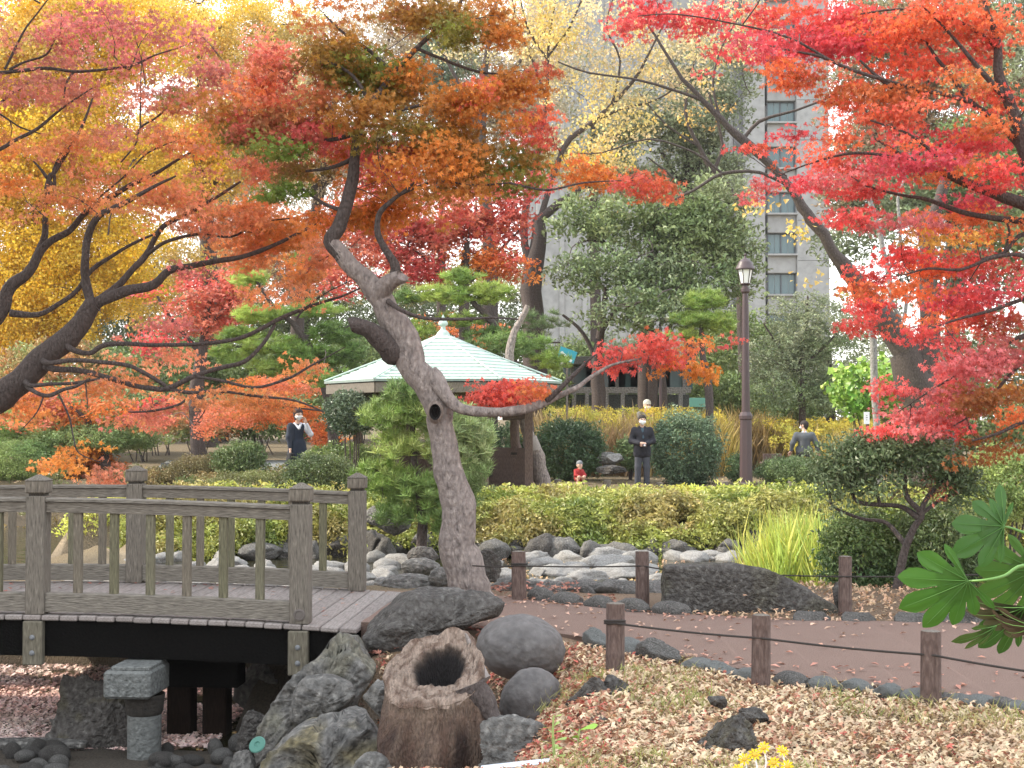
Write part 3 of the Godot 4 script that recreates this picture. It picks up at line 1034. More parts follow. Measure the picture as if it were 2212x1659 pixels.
func far_building() -> void:
	var d := 110.0
	var o := thing("office_building", "pale grey concrete office block rising behind the trees with green glass windows", "building", Vector3(0, 0, -d))
	var at := func(u: float, v: float) -> Vector3: return pt(u, v, d) + Vector3(0, 0, d)
	var b := MB.new()
	var left := gx(1140, d)
	var right := gx(1792, d)
	var top := 42.0
	# wall of the left wing, set back, and the window bay as strips round the openings
	b.box(Vector3((left + gx(1590, d)) / 2, top / 2, -4.0), Vector3(gx(1590, d) - left, top, 6.0))
	put("wall", b.mesh(), M.building_wall, o)
	b = MB.new()
	var fins := []
	for k in 9:
		fins.append(gx(1165 + 50 * k, d))
	for k in fins.size():
		var f := MB.new()
		f.box(Vector3(fins[k], top / 2, -0.95), Vector3(0.4, top, 0.25), Basis.IDENTITY, 0.05)
		put("fin", f.mesh(), M.building_wall, o)
	# slot of a service strip
	b.col = Color(0.50, 0.50, 0.53)
	b.box(Vector3(gx(1606, d), top / 2, -1.2), Vector3(1.1, top, 1.2))
	put("grey_strip", b.mesh(), M.building_wall, o)
	b = MB.new()
	b.box(Vector3(gx(1632, d), top / 2, -1.0), Vector3(gx(1660, d) - gx(1616, d), top, 2.4), Basis.IDENTITY, 0.05)
	put("pier", b.mesh(), M.building_wall, o)
	b = MB.new()
	b.box(Vector3(gx(1757, d), top / 2, -1.0), Vector3(gx(1792, d) - gx(1722, d), top, 2.6), Basis.IDENTITY, 0.05)
	put("pier", b.mesh(), M.building_wall, o)
	var wx := (gx(1660, d) + gx(1722, d)) / 2
	var ww := gx(1722, d) - gx(1660, d)
	var rows := [-25.0, 64, 152, 240, 437 - 98, 437, 525, 612, 700, 790]
	for k in rows.size():
		var y0: float = at.call(1690, rows[k] + 24).y
		var y1: float = at.call(1690, rows[k] - 22).y
		var upper: float = top if k == 0 else at.call(1690, rows[k - 1] + 24).y
		b = MB.new()
		b.col = Color(1, 1, 1) if k % 3 else Color(0.9, 0.9, 0.9)
		b.box(Vector3(wx, (upper + y1) / 2, -0.9), Vector3(ww, upper - y1, 1.8), Basis.IDENTITY, 0.04)
		put("spandrel", b.mesh(), M.building_wall, o)
		var s := MB.new()
		s.box(Vector3(wx, y0 - 0.06, 0.1), Vector3(ww + 0.1, 0.14, 0.5))
		put("sill", s.mesh(), M.building_wall, o)
		var fr := MB.new()
		fr.col = Color(0.09, 0.10, 0.11)
		for x: float in [-0.5, -0.02, 0.5]:
			fr.box(Vector3(wx + x * (ww - 0.1), (y0 + y1) / 2, -0.35), Vector3(0.09, y1 - y0, 0.1))
		fr.box(Vector3(wx, y1 - 0.04, -0.34), Vector3(ww - 0.1, 0.08, 0.1))
		fr.box(Vector3(wx, y0 + 0.05, -0.34), Vector3(ww - 0.1, 0.08, 0.1))
		var win := put("window", fr.mesh(), M.plain, o)
		for q in 4:
			var g := MB.new()
			g.col = [Color(2.6, 3.0, 2.9), Color(5.5, 4.2, 4.0), Color(1.8, 2.2, 2.2), Color(3.2, 3.3, 3.1)][(q + k * 3) % 4]
			var gw := (ww - 0.1) / 4
			g.box(Vector3(wx + (q - 1.5) * gw, (y0 + y1) / 2, -0.4 - 0.01 * q), Vector3(gw - 0.03, y1 - y0 - 0.16, 0.02))
			put("pane", g.mesh(), M.glass_dark, win)
	for k in 13:
		b = MB.new()
		b.col = Color(0.55, 0.55, 0.55)
		b.box(Vector3(gx(1757, d), 1.4 + k * 3.1, 0.29), Vector3(gx(1792, d) - gx(1722, d) - 0.1, 0.06, 0.05))
		put("joint", b.mesh(), M.building_wall, o)
	b = MB.new()
	b.box(Vector3((left + right) / 2, top / 2, -13), Vector3(right - left - 0.3, top - 0.4, 11.0))
	put("rear_block", b.mesh(), M.building_wall, o)
	b = MB.new()
	b.box(Vector3((left + right) / 2, top + 0.2, -8), Vector3(right - left, 0.4, 20))
	put("roof", b.mesh(), M.building_wall, o)

func gazebo() -> void:
	var d := 30.0
	var c := pt(957, 906, d)
	var o := thing("garden_gazebo", "six sided garden gazebo with pale green copper roof behind the leaning maple", "gazebo", Vector3(c.x, gy(c.x, d), -d))
	var base := o.position.y
	var apex := pt(957, 716, d).y - base
	var eave := pt(957, 824, d).y - base
	var R := 257.0 * S * d
	var corner := func(k: int, f: float) -> Vector3: return Vector3(cos(k * PI / 3) * R * f, 0, sin(k * PI / 3) * R * f)
	for k in 6:
		var b := MB.new()
		var n := 13
		for j in n:
			var f0 := 1.0 - 0.94 * j / n
			var f1 := 1.0 - 0.94 * (j + 1) / n
			# the slope steepens a little towards the top; each course laps the one below
			var y0 := eave + (apex - eave) * pow(1.0 - f0, 1.12)
			var y1 := eave + (apex - eave) * pow(1.0 - f1, 1.12) - 0.022
			var g := 0.92 + 0.16 * rng.randf()
			b.col = Color(g, g, g)
			var p: Vector3 = corner.call(k, f0)
			var q: Vector3 = corner.call(k + 1, f0)
			var s: Vector3 = corner.call(k + 1, f1)
			var t: Vector3 = corner.call(k, f1)
			var up := Vector3.UP
			b.quad(p + up * y0, q + up * y0, s + up * y1, t + up * y1, Vector3(0, 1, 0))
			if j:
				b.quad(p + up * y0, q + up * y0, q + up * (y0 - 0.03), p + up * (y0 - 0.03), (p + q))
		var lo: Vector3 = corner.call(k, 1.0)
		var hi: Vector3 = corner.call(k + 1, 1.0)
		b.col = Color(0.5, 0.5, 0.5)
		b.quad(lo + Vector3.UP * eave, hi + Vector3.UP * eave, hi + Vector3.UP * (eave - 0.05), lo + Vector3.UP * (eave - 0.05), lo + hi)
		put("roof_face", b.mesh(), M.copper, o)
		var h := MB.new()
		h.tube(PackedVector3Array([lo + Vector3.UP * (eave + 0.01), lo * 0.5 + Vector3.UP * (eave + (apex - eave) * pow(0.5, 1.12) + 0.0), lo * 0.06 + Vector3.UP * (apex - 0.1)]), PackedFloat32Array([0.018, 0.018, 0.018]), 6)
		put("hip_ridge", h.mesh(), M.copper, o)
		h = MB.new()
		var a: Vector3 = lo * 0.97
		var z: Vector3 = hi * 0.97
		h.col = Color(1.3, 1.25, 1.2)
		h.box((a + z) / 2 + Vector3.UP * (eave - 0.17), Vector3(a.distance_to(z), 0.2, 0.08), Basis(Vector3.UP, atan2(-(z - a).z, (z - a).x)))
		put("eave_beam", h.mesh(), M.timber, o)
		h = MB.new()
		h.box(lo * 0.72 + Vector3.UP * (eave - 0.2) / 2, Vector3(0.17, eave - 0.2, 0.17))
		put("post", h.mesh(), M.log, o)
		h = MB.new()
		a = lo * 0.72
		z = hi * 0.72
		h.box((a + z) / 2 + Vector3.UP * (eave - 0.35), Vector3(a.distance_to(z) - 0.17, 0.22, 0.1), Basis(Vector3.UP, atan2(-(z - a).z, (z - a).x)))
		put("tie_beam", h.mesh(), M.log, o)
		if k > 2:
			h = MB.new()
			h.box((a + z) / 2 + Vector3.UP * 0.5, Vector3(a.distance_to(z) - 0.17, 1.0, 0.06), Basis(Vector3.UP, atan2(-(z - a).z, (z - a).x)))
			put("side_panel", h.mesh(), M.log, o)
	# dark boarding under the roof
	var u := MB.new()
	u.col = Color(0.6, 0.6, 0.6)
	for k in 6:
		u.flat(corner.call(k, 0.98) + Vector3.UP * (eave - 0.06), corner.call(k + 1, 0.98) + Vector3.UP * (eave - 0.06), Vector3.UP * (apex - 0.4), Vector3.DOWN)
	put("soffit", u.mesh(), M.log, o)
	u = MB.new()
	u.col = Color(1.1, 1.1, 1.1)
	u.lathe(PackedVector2Array([Vector2(0.17, -0.06), Vector2(0.12, 0.04), Vector2(0.055, 0.1), Vector2(0.045, 0.16), Vector2(0.10, 0.2), Vector2(0.10, 0.24), Vector2(0.05, 0.32), Vector2(0.012, 0.4), Vector2(0, 0.42)]), 12, Vector3(0, apex - 0.06, 0))
	put("finial", u.mesh(), M.copper, o)
	u = MB.new()
	u.lathe(PackedVector2Array([Vector2(R * 0.8, -0.2), Vector2(R * 0.8, 0.12), Vector2(0, 0.12)]), 6)
	put("plinth", u.mesh(), M.concrete, o)

# a background tree: trunk, limbs, crown
func tree(called: String, label: String, base: Array, limbs: Array, blobs: Array, mesh: Mesh, m: String, bark: String, radius: float, gap := -0.15, group := "", n_twigs := 40, thick := 0.02, tilt := 0.5, freq := 0.9, deep := 0.7) -> Node3D:
	var x := gx(base[0], base[1])
	var o := thing(called, label, "tree", Vector3(x, gy(x, base[1]) - 0.1, -base[1]), group)
	var nodes := []
	for k in limbs.size():
		limb(o, "trunk" if k == 0 else "limb", limbs[k], base[1], M[bark], nodes, 8, 0.25, 3)
	if blobs:
		var spots := crown(o, blobs, mesh, M[m], radius, gap, "crown", tilt, deep, freq)
		if nodes and n_twigs:
			twigs(o, nodes, spots, M.twig, n_twigs, thick)
	return o

func ground_v(d: float, u: float) -> float:   # the picture row of the ground there
	return 906.0 + (1.6 - gy(gx(u, d), d)) / (S * d)

func background_trees() -> void:
	var y1 := Color(0.92, 0.62, 0.045)
	var y2 := Color(0.76, 0.50, 0.06)
	var y3 := Color(0.86, 0.66, 0.22)
	var y4 := Color(0.72, 0.58, 0.26)
	tree("ginkgo_tree", "tall bright yellow ginkgo filling the upper left behind the maple", [60, 56.0], [[70, ground_v(56, 70), 0, 60, 75, 700, 0, 52, 90, 400, 0, 40, 110, 50, 0, 20], [80, 620, 0, 26, 160, 560, 0, 18, 240, 500, 0, 8], [85, 500, 0, 22, 0, 420, 0, 16, -80, 360, 0, 8]],
		[[60, 120, 250, 180, 56, 3.2, y1, y3], [240, 60, 220, 130, 56, 3.0, y3, y1], [130, 340, 260, 180, 55, 3.4, y1, y2], [60, 640, 190, 180, 54, 3.6, y1, y2], [220, 560, 160, 130, 55, 2.6, y2, y1], [-60, 500, 150, 260, 55, 2.2, y1, y2]], L.fan, "leaf", "dark_bark", 0.34, -0.16, "", 60, 0.03)
	tree("ginkgo_tree", "pale yellow ginkgo whose crown thins out above the red maple leaves", [440, 64.0], [[450, ground_v(64, 450), 0, 50, 455, 700, 0, 42, 440, 400, 0, 30, 430, 100, 0, 12], [450, 500, 0, 20, 380, 380, 0, 10, 330, 300, 0, 5], [445, 420, 0, 20, 520, 300, 0, 10, 560, 180, 0, 5]],
		[[430, 60, 200, 120, 64, 2.6, y1, y3], [550, 160, 140, 110, 64, 1.8, y4, y3], [410, 350, 170, 120, 63, 3.0, y1, y3], [330, 600, 130, 110, 62, 2.2, y2, y4], [610, 60, 100, 70, 64, 1.6, y3, y4], [480, 260, 170, 90, 63, 2.0, y3, y4], [600, 320, 120, 90, 63, 1.4, y4, y3]], L.fan, "leaf", "dark_bark", 0.36, -0.1, "", 90, 0.035)
	# thin yellow leaves on grey limbs before the building
	var w := Color(0.74, 0.58, 0.34)
	tree("cherry_tree", "bare branched cherry with a few pale yellow leaves before the office block", [1150, 46.0],
		[[1145, ground_v(46, 1145), 0, 58, 1150, 800, 0, 52, 1152, 620, 0, 44, 1161, 500, 0, 34, 1171, 466, 0, 22, 1238, 420, 0, 14, 1300, 370, 0, 10],
		[1155, 600, 0, 24, 1130, 480, 0, 16, 1160, 330, 0, 16, 1181, 217, 0, 10, 1185, 100, 0, 6, 1200, 0, 0, 3], [1165, 480, 0, 14, 1215, 323, 0, 12, 1271, 273, 0, 11, 1321, 227, 0, 9, 1371, 170, 0, 9, 1398, 123, 0, 5, 1440, 40, 0, 3],
		[1271, 273, 0, 8, 1330, 240, 0, 6, 1420, 215, 0, 4, 1470, 180, 0, 3], [1181, 217, 0, 7, 1150, 130, 0, 6, 1120, 60, 0, 4, 1105, -10, 0, 3], [1185, 133, 0, 6, 1140, 60, 0, 5, 1125, 0, 0, 3], [1185, 120, 0, 6, 1230, 60, 0, 5, 1260, -10, 0, 3], [1321, 227, 0, 6, 1340, 130, 0, 5, 1310, 60, 0, 4, 1330, -20, 0, 2]],
		[[1260, 60, 160, 100, 46, 0.3, w, y3], [1300, 250, 140, 120, 46, 0.34, w, y3], [1430, 120, 150, 130, 46, 0.3, w, y4], [1290, 350, 90, 60, 46, 0.5, y1, w], [1170, 60, 100, 100, 46, 0.5, w, y3], [1580, 60, 120, 90, 47, 0.4, w, y4]], L.fan, "leaf", "dark_bark", 0.22, -0.3, "", 320, 0.016)
	tree("bare_tree", "leafless dark branched tree behind the crown of the leaning maple", [1060, 52.0],
		[[1058, ground_v(52, 1058), 0, 40, 1060, 600, 0, 34, 1040, 300, 0, 22, 1050, 120, 0, 12, 1080, -20, 0, 6], [1042, 300, 0, 14, 980, 160, 0, 9, 930, 60, 0, 5, 900, -20, 0, 3], [1045, 250, 0, 12, 1110, 150, 0, 8, 1180, 60, 0, 4]],
		[[1000, 80, 130, 110, 52, 0.1, y4, w], [600, 200, 90, 70, 52, 0.12, y4, w]], L.fan, "leaf", "dark_bark", 0.24, -0.3, "", 90, 0.02)
	var h1 := Color(0.56, 0.46, 0.34)
	var h2 := Color(0.62, 0.47, 0.26)
	tree("zelkova_tree", "pale tan zelkova with fine twigs behind the crown of the leaning maple", [760, 68.0], [[640, ground_v(68, 640), 0, 34, 645, 650, 0, 28, 690, 420, 0, 22, 720, 250, 0, 15, 740, 80, 0, 6], [688, 430, 0, 18, 650, 300, 0, 12, 620, 180, 0, 6], [695, 400, 0, 18, 860, 250, 0, 12, 920, 120, 0, 6], [755, 300, 0, 12, 830, 130, 0, 8, 850, 0, 0, 4], [682, 480, 0, 14, 880, 400, 0, 10, 1010, 320, 0, 5]],
		[[620, 220, 130, 110, 68, 1.6, h1, h2], [760, 120, 180, 140, 68, 1.4, h2, h1], [930, 160, 150, 140, 68, 1.3, h2, h1], [700, 350, 150, 90, 68, 1.6, h1, h2], [900, 340, 170, 90, 68, 1.4, h1, h2], [1060, 250, 120, 110, 68, 1.4, h2, h1], [1140, 130, 90, 150, 68, 1.8, h1, h2], [1130, 300, 70, 90, 68, 1.8, h1, h2], [1000, 60, 140, 90, 68, 1.4, h2, h1]], L.fan, "leaf", "dark_bark", 0.36, -0.2, "", 220, 0.022)
	tree("zelkova_tree", "pale tan zelkova half hidden by the ginkgo and orange maple", [480, 74.0], [[480, ground_v(74, 480), 0, 36, 484, 700, 0, 30, 480, 450, 0, 20, 470, 200, 0, 8], [480, 460, 0, 14, 560, 330, 0, 9, 600, 200, 0, 4]],
		[[520, 420, 180, 130, 74, 1.4, h1, h2], [560, 560, 160, 90, 74, 1.2, h1, Color(0.5, 0.26, 0.16)], [760, 520, 150, 80, 74, 1.2, h1, Color(0.5, 0.26, 0.16)]], L.fan, "leaf", "dark_bark", 0.4, -0.2, "", 80, 0.03)
	# evergreens
	var g1 := Color(0.17, 0.23, 0.09)
	var g2 := Color(0.34, 0.40, 0.17)
	var g3 := Color(0.21, 0.25, 0.14)
	var g4 := Color(0.36, 0.39, 0.23)
	tree("evergreen_tree", "broad mid green evergreen left of the street lamp", [1400, 45.0], [[1400, ground_v(45, 1400), 0, 40, 1395, 750, 0, 36, 1400, 600, 0, 28, 1420, 450, 0, 14], [1398, 620, 0, 18, 1300, 520, 0, 10, 1240, 480, 0, 6], [1400, 580, 0, 18, 1500, 500, 0, 10, 1560, 450, 0, 6]],
		[[1400, 480, 170, 80, 45, 2.3, g1, g2], [1270, 470, 90, 60, 45, 2.0, g2, g1], [1500, 520, 120, 90, 45, 2.2, g1, g2], [1560, 430, 70, 60, 45, 1.8, g2, g4], [1300, 580, 120, 60, 44, 2.0, g3, g1], [1480, 610, 130, 70, 44, 2.0, g3, g1], [1400, 660, 180, 60, 43, 1.8, g3, g1], [1590, 560, 60, 120, 45, 1.8, g2, g3]], L.oval_far, "green_leaf", "dark_bark", 0.34, -0.22, "", 30, 0.03)
	tree("evergreen_tree", "tall grey green evergreen in front of the office block", [1500, 62.0], [[1500, ground_v(62, 1500), 0, 30, 1490, 500, 0, 24, 1480, 200, 0, 10], [1490, 420, 0, 12, 1430, 330, 0, 6], [1488, 380, 0, 12, 1560, 300, 0, 6]],
		[[1480, 290, 140, 150, 62, 2.4, g4, g3], [1360, 290, 90, 110, 62, 1.4, g4, y4], [1570, 180, 70, 120, 62, 1.2, g4, g3], [1400, 350, 90, 90, 62, 1.8, g4, g3], [1550, 340, 70, 120, 62, 1.9, g3, g4], [1470, 160, 70, 70, 62, 0.8, g4, g3], [1350, 430, 70, 40, 61, 1.0, g4, y4]], L.oval_far, "green_leaf", "dark_bark", 0.4, -0.12, "", 60, 0.03)
	tree("evergreen_tree", "dull green bushy evergreen right of the street lamp", [1740, 42.0], [[1735, ground_v(42, 1735), 0, 16, 1730, 800, 0, 14, 1740, 720, 0, 10, 1745, 640, 0, 4], [1733, 820, 0, 8, 1690, 760, 0, 5, 1650, 700, 0, 3], [1733, 790, 0, 8, 1790, 740, 0, 5, 1830, 690, 0, 3]],
		[[1740, 690, 100, 70, 42, 1.4, g4, g3], [1690, 770, 100, 80, 42, 1.4, g3, g4], [1790, 780, 80, 90, 42, 1.3, g1, g3], [1660, 850, 60, 50, 41, 1.5, g3, g1], [1760, 850, 90, 50, 42, 1.4, g1, g3]], L.oval, "green_leaf", "dark_bark", 0.2, -0.16, "", 50, 0.014)
	tree("evergreen_tree", "loose grey green evergreen veiling the office wall behind the cherry limbs", [1290, 60.0], [[1290, ground_v(60, 1290), 0, 26, 1285, 500, 0, 20, 1280, 250, 0, 10], [1285, 420, 0, 10, 1220, 320, 0, 6], [1284, 380, 0, 10, 1340, 280, 0, 6]],
		[[1260, 380, 110, 60, 60, 1.4, g4, y4], [1330, 330, 90, 80, 60, 1.2, g4, g3], [1210, 300, 70, 90, 60, 0.8, g4, h1], [1310, 180, 110, 110, 60, 0.7, g4, h1], [1200, 120, 80, 110, 60, 0.6, h1, y4], [1430, 90, 120, 90, 60, 0.7, g4, h1], [1560, 60, 90, 90, 60, 0.7, g4, h1]], L.oval_far, "green_leaf", "dark_bark", 0.36, -0.15, "", 220, 0.016)
	tree("conifer_tree", "slim blue green conifer seen through the gap in the maple crown", [955, 66.0], [[955, ground_v(66, 955), 0, 22, 955, 500, 0, 16, 955, 60, 0, 4]],
		[[955, 130, 60, 60, 66, 1.5, Color(0.16, 0.26, 0.2), g4], [940, 230, 80, 70, 66, 1.4, Color(0.14, 0.24, 0.17), g4], [1010, 110, 40, 60, 66, 0.9, g4, g3]], L.oval_far, "green_leaf", "dark_bark", 0.4, -0.2, "", 10, 0.03)
	tree("evergreen_tree", "dark green evergreen deep behind the red maple at right", [2060, 48.0], [[2060, ground_v(48, 2060), 0, 40, 2055, 700, 0, 34, 2060, 300, 0, 20]],
		[[2110, 350, 120, 110, 48, 1.8, g1, Color(0.2, 0.32, 0.06)], [1980, 430, 100, 100, 48, 1.6, g1, g3], [2180, 520, 130, 140, 47, 1.8, g1, g2], [2140, 130, 120, 120, 48, 0.9, g2, g4], [1870, 520, 70, 60, 47, 1.5, g2, g3], [2050, 600, 130, 90, 47, 1.5, g3, Color(0.09, 0.07, 0.05)], [2160, 800, 120, 140, 46, 1.5, g1, g3], [1880, 680, 70, 90, 46, 1.3, g3, g4], [1790, 520, 40, 50, 47, 1.0, g4, g3]], L.oval_far, "green_leaf", "dark_bark", 0.34, -0.18, "", 20, 0.03)
	tree("bare_tree", "brown twiggy tree far behind the right hand red maple", [2000, 58.0], [[2010, ground_v(58, 2010), 0, 40, 2005, 600, 0, 32, 1990, 350, 0, 20, 1970, 150, 0, 8], [2000, 450, 0, 16, 1900, 300, 0, 10, 1840, 180, 0, 5], [1995, 400, 0, 16, 2100, 250, 0, 10, 2150, 100, 0, 5], [1990, 330, 0, 12, 2010, 150, 0, 8, 2040, 0, 0, 4]],
		[[2030, 140, 240, 190, 59, 2.4, g3, Color(0.42, 0.25, 0.15)], [1890, 370, 110, 150, 59, 2.4, g3, g4], [2120, 400, 160, 170, 59, 2.6, g3, Color(0.36, 0.2, 0.12)], [1830, 420, 70, 90, 58, 1.8, g4, Color(0.45, 0.3, 0.2)], [1820, 200, 60, 120, 58, 0.9, g4, Color(0.5, 0.32, 0.2)], [1900, 330, 110, 90, 58, 1.9, g4, Color(0.4, 0.25, 0.16)], [2050, 200, 150, 130, 58, 2.5, g4, Color(0.42, 0.25, 0.14)], [2160, 330, 120, 160, 58, 2.8, g3, g1], [1960, 60, 160, 90, 58, 2.3, g4, Color(0.45, 0.28, 0.16)], [2150, 60, 120, 100, 58, 2.7, g4, g3], [1850, 60, 80, 90, 58, 1.7, g4, Color(0.45, 0.3, 0.2)], [1980, 420, 120, 80, 58, 2.3, g3, g4]], L.oval_far, "green_leaf", "dark_bark", 0.36, -0.2, "", 160, 0.022)
	# tree line that closes the view low down
	for k in 7:
		var u := -100.0 + 190.0 * k
		var d := 72.0 + 3.0 * (k % 3)
		tree("evergreen_tree", ["dark evergreen far back behind the ginkgo at the left edge", "dim green tree far behind the lower ginkgo leaves", "dim green tree far behind the pink red maple", "dark green tree far back left of the gazebo", "dark green tree far back right above the gazebo roof", "dark green tree far back between gazebo and lawn", "dull green tree far back under the office block"][k], [u, d], [[u, ground_v(d, u), 0, 24, u + 5, 800, 0, 20, u, 620, 0, 8]],
			[[u, 720, 150, 110, d, 1.9, g3, g1], [u + 30, 600, 110, 80, d, 1.3, g4, y4], [u - 40, 850, 150, 70, d, 1.8, g1, g3]], L.oval_far, "green_leaf", "dark_bark", 0.42, -0.25, "trees closing the view behind the garden", 0)
	for k in 4:
		var u := 1330.0 + 230.0 * k
		var d := 70.0 + 4.0 * (k % 2)
		tree("evergreen_tree", ["grey green tree far behind the pavilion rail", "grey green tree far behind the street lamp", "grey green tree far behind the bushy evergreen", "grey green tree far back at the right edge"][k], [u, d], [[u, ground_v(d, u), 0, 24, u + 5, 850, 0, 20, u, 740, 0, 8]],
			[[u, 790, 160, 90, d, 1.7, g3, g4], [u - 30, 860, 150, 60, d, 1.8, g1, g3]], L.oval_far, "green_leaf", "dark_bark", 0.42, -0.25, "trees closing the view behind the garden", 0)

func middle_trees() -> void:
	var pk := Color(0.72, 0.10, 0.10)
	var sm := Color(0.74, 0.24, 0.14)
	var orr := Color(0.80, 0.27, 0.05)
	tree("maple_tree", "pink red maple glowing behind the pines left of the gazebo", [440, 37.0], [[430, ground_v(37, 430), 0, 34, 425, 850, 0, 30, 440, 740, 0, 22, 455, 640, 0, 10], [430, 760, 0, 14, 370, 690, 0, 8, 340, 640, 0, 4], [438, 720, 0, 12, 500, 650, 0, 7, 530, 600, 0, 3]],
		[[450, 620, 90, 50, 37, 1.6, pk, sm], [430, 690, 90, 50, 37, 1.5, pk, sm], [500, 660, 50, 50, 37, 1.4, pk, sm], [370, 740, 110, 40, 36, 1.1, sm, pk], [330, 620, 60, 40, 37, 0.5, pk, orr], [470, 570, 60, 30, 37, 0.8, pk, sm]], L.maple_far, "leaf", "dark_bark", 0.26, -0.12, "", 50, 0.016)
	tree("maple_tree", "broad pink red maple behind the gazebo under the cherry limbs", [1010, 40.0], [[1000, ground_v(40, 1000), 0, 36, 1005, 800, 0, 32, 1000, 640, 0, 24, 1010, 520, 0, 10], [1003, 660, 0, 14, 930, 570, 0, 8, 880, 530, 0, 4], [1003, 620, 0, 14, 1080, 540, 0, 8, 1120, 500, 0, 4]],
		[[760, 560, 120, 90, 40, 1.6, sm, pk], [800, 440, 120, 70, 40, 1.4, pk, sm], [1000, 460, 140, 70, 40, 2.4, pk, sm], [930, 520, 110, 50, 40, 2.4, pk, sm], [1070, 480, 90, 50, 40, 2.2, sm, pk], [900, 580, 100, 40, 40, 2.2, sm, pk], [1040, 560, 100, 45, 40, 2.2, pk, orr], [1130, 590, 45, 35, 40, 1.7, orr, pk], [1110, 400, 90, 40, 40, 1.4, sm, pk], [880, 480, 60, 40, 40, 1.5, sm, pk], [960, 390, 120, 40, 40, 1.0, sm, pk], [1000, 720, 140, 40, 41, 1.2, sm, orr]], L.maple_far, "leaf", "dark_bark", 0.26, -0.1, "", 70, 0.016)
	tree("maple_tree", "orange maple low down behind the left end of the bridge", [170, 37.5], [[230, ground_v(37.5, 230), 0, 26, 225, 980, 0, 24, 200, 920, 0, 16, 150, 880, 0, 8], [222, 950, 0, 14, 300, 900, 0, 8, 340, 870, 0, 4], [205, 930, 0, 10, 120, 960, 0, 6, 70, 990, 0, 3]],
		[[90, 850, 110, 40, 37.5, 1.6, sm, orr], [400, 880, 110, 36, 37.5, 1.2, sm, orr], [190, 975, 80, 30, 37.5, 4.4, orr, Color(0.85, 0.3, 0.06)], [140, 1010, 70, 35, 37.5, 3.2, orr, sm], [240, 1020, 45, 40, 37.5, 2.8, orr, sm], [60, 890, 90, 50, 37.5, 1.7, sm, orr], [330, 880, 60, 30, 37.5, 2.3, pk, sm], [250, 860, 110, 40, 37.5, 1.5, orr, sm], [180, 900, 60, 30, 37.5, 1.7, orr, sm]], L.maple_far, "leaf", "dark_bark", 0.2, -0.1, "", 40, 0.014)
	tree("maple_tree", "small orange red maple beside the person in navy", [700, 35.5], [[745, ground_v(35.5, 745), 0, 16, 742, 1000, 0, 14, 730, 930, 0, 10, 700, 880, 0, 5], [735, 940, 0, 8, 770, 900, 0, 5, 540, 870, 0, 3]],
		[[550, 895, 60, 36, 35.5, 1.8, orr, sm], [700, 935, 34, 34, 35.5, 2.5, orr, sm], [745, 942, 36, 14, 30, 2.2, Color(0.8, 0.12, 0.07), orr], [600, 835, 120, 30, 35.5, 1.8, orr, sm], [640, 900, 60, 40, 36.5, 2.0, orr, sm], [480, 910, 70, 45, 32, 1.1, sm, orr], [330, 910, 50, 25, 33, 1.1, pk, sm]], L.maple, "leaf", "dark_bark", 0.15, -0.1, "", 40, 0.010)
	# pines, pruned into cushions
	var p1 := Color(0.19, 0.30, 0.06)
	var p2 := Color(0.46, 0.54, 0.12)
	var p3 := Color(0.13, 0.20, 0.065)
	tree("pine_tree", "pruned pine with stacked green cushions left of the gazebo roof", [640, 33.0], [[725, ground_v(33, 725), 0, 24, 715, 900, 0, 22, 690, 800, 0, 18, 650, 720, 0, 14, 590, 660, 0, 9, 550, 600, 0, 5], [668, 760, 0, 10, 530, 750, 0, 5, 480, 745, 0, 3], [640, 730, 0, 10, 720, 720, 0, 5, 760, 700, 0, 3]],
		[[540, 605, 45, 22, 33, 3.5, p1, p2], [530, 590, 20, 12, 33, 3.2, p2, p1], [565, 680, 60, 26, 33, 3.8, p1, p2], [520, 725, 55, 18, 33, 3.2, p2, p1], [600, 745, 90, 24, 33, 3.2, p1, p2], [500, 765, 45, 22, 33, 3.2, p2, p1], [680, 770, 90, 24, 33, 3.2, p1, p3], [590, 795, 60, 20, 33, 3.2, p1, p2], [720, 720, 60, 26, 33, 3.0, p1, p3], [680, 670, 70, 20, 33, 2.7, p1, p2], [620, 525, 40, 12, 33, 2.4, p2, p1], [640, 560, 40, 12, 33, 1.9, p1, p2], [700, 820, 80, 24, 32, 1.8, p3, p1], [760, 770, 30, 30, 33, 2.7, p1, p3]], L.pine, "needle", "dark_bark", 0.17, -0.4, "", 30, 0.012, 0.35)
	tree("pine_tree", "pruned pine with yellow green cushions rising behind the gazebo roof", [1010, 36.0], [[1150, ground_v(36, 1150), 0, 26, 1130, 850, 0, 24, 1080, 720, 0, 18, 1030, 660, 0, 12, 990, 620, 0, 6], [1060, 690, 0, 10, 1000, 690, 0, 6, 920, 680, 0, 3], [1100, 760, 0, 10, 1160, 740, 0, 6, 1210, 740, 0, 3]],
		[[1000, 600, 55, 18, 36, 3.5, p2, p1], [960, 640, 80, 22, 36, 3.5, p2, p1], [1060, 635, 60, 24, 36, 3.2, p1, p2], [880, 640, 40, 18, 36, 2.4, p3, p1], [1000, 690, 60, 16, 36, 2.0, p1, p2], [890, 715, 55, 25, 36, 3.0, p1, p2], [1100, 750, 100, 30, 35, 2.7, p1, p3], [1190, 780, 60, 20, 35, 2.2, p1, p2], [1060, 725, 60, 18, 36, 2.2, p3, p1], [1170, 700, 60, 30, 36, 1.4, p3, Color(0.2, 0.2, 0.12)]], L.pine, "needle", "dark_bark", 0.18, -0.4, "", 40, 0.012, 0.35)
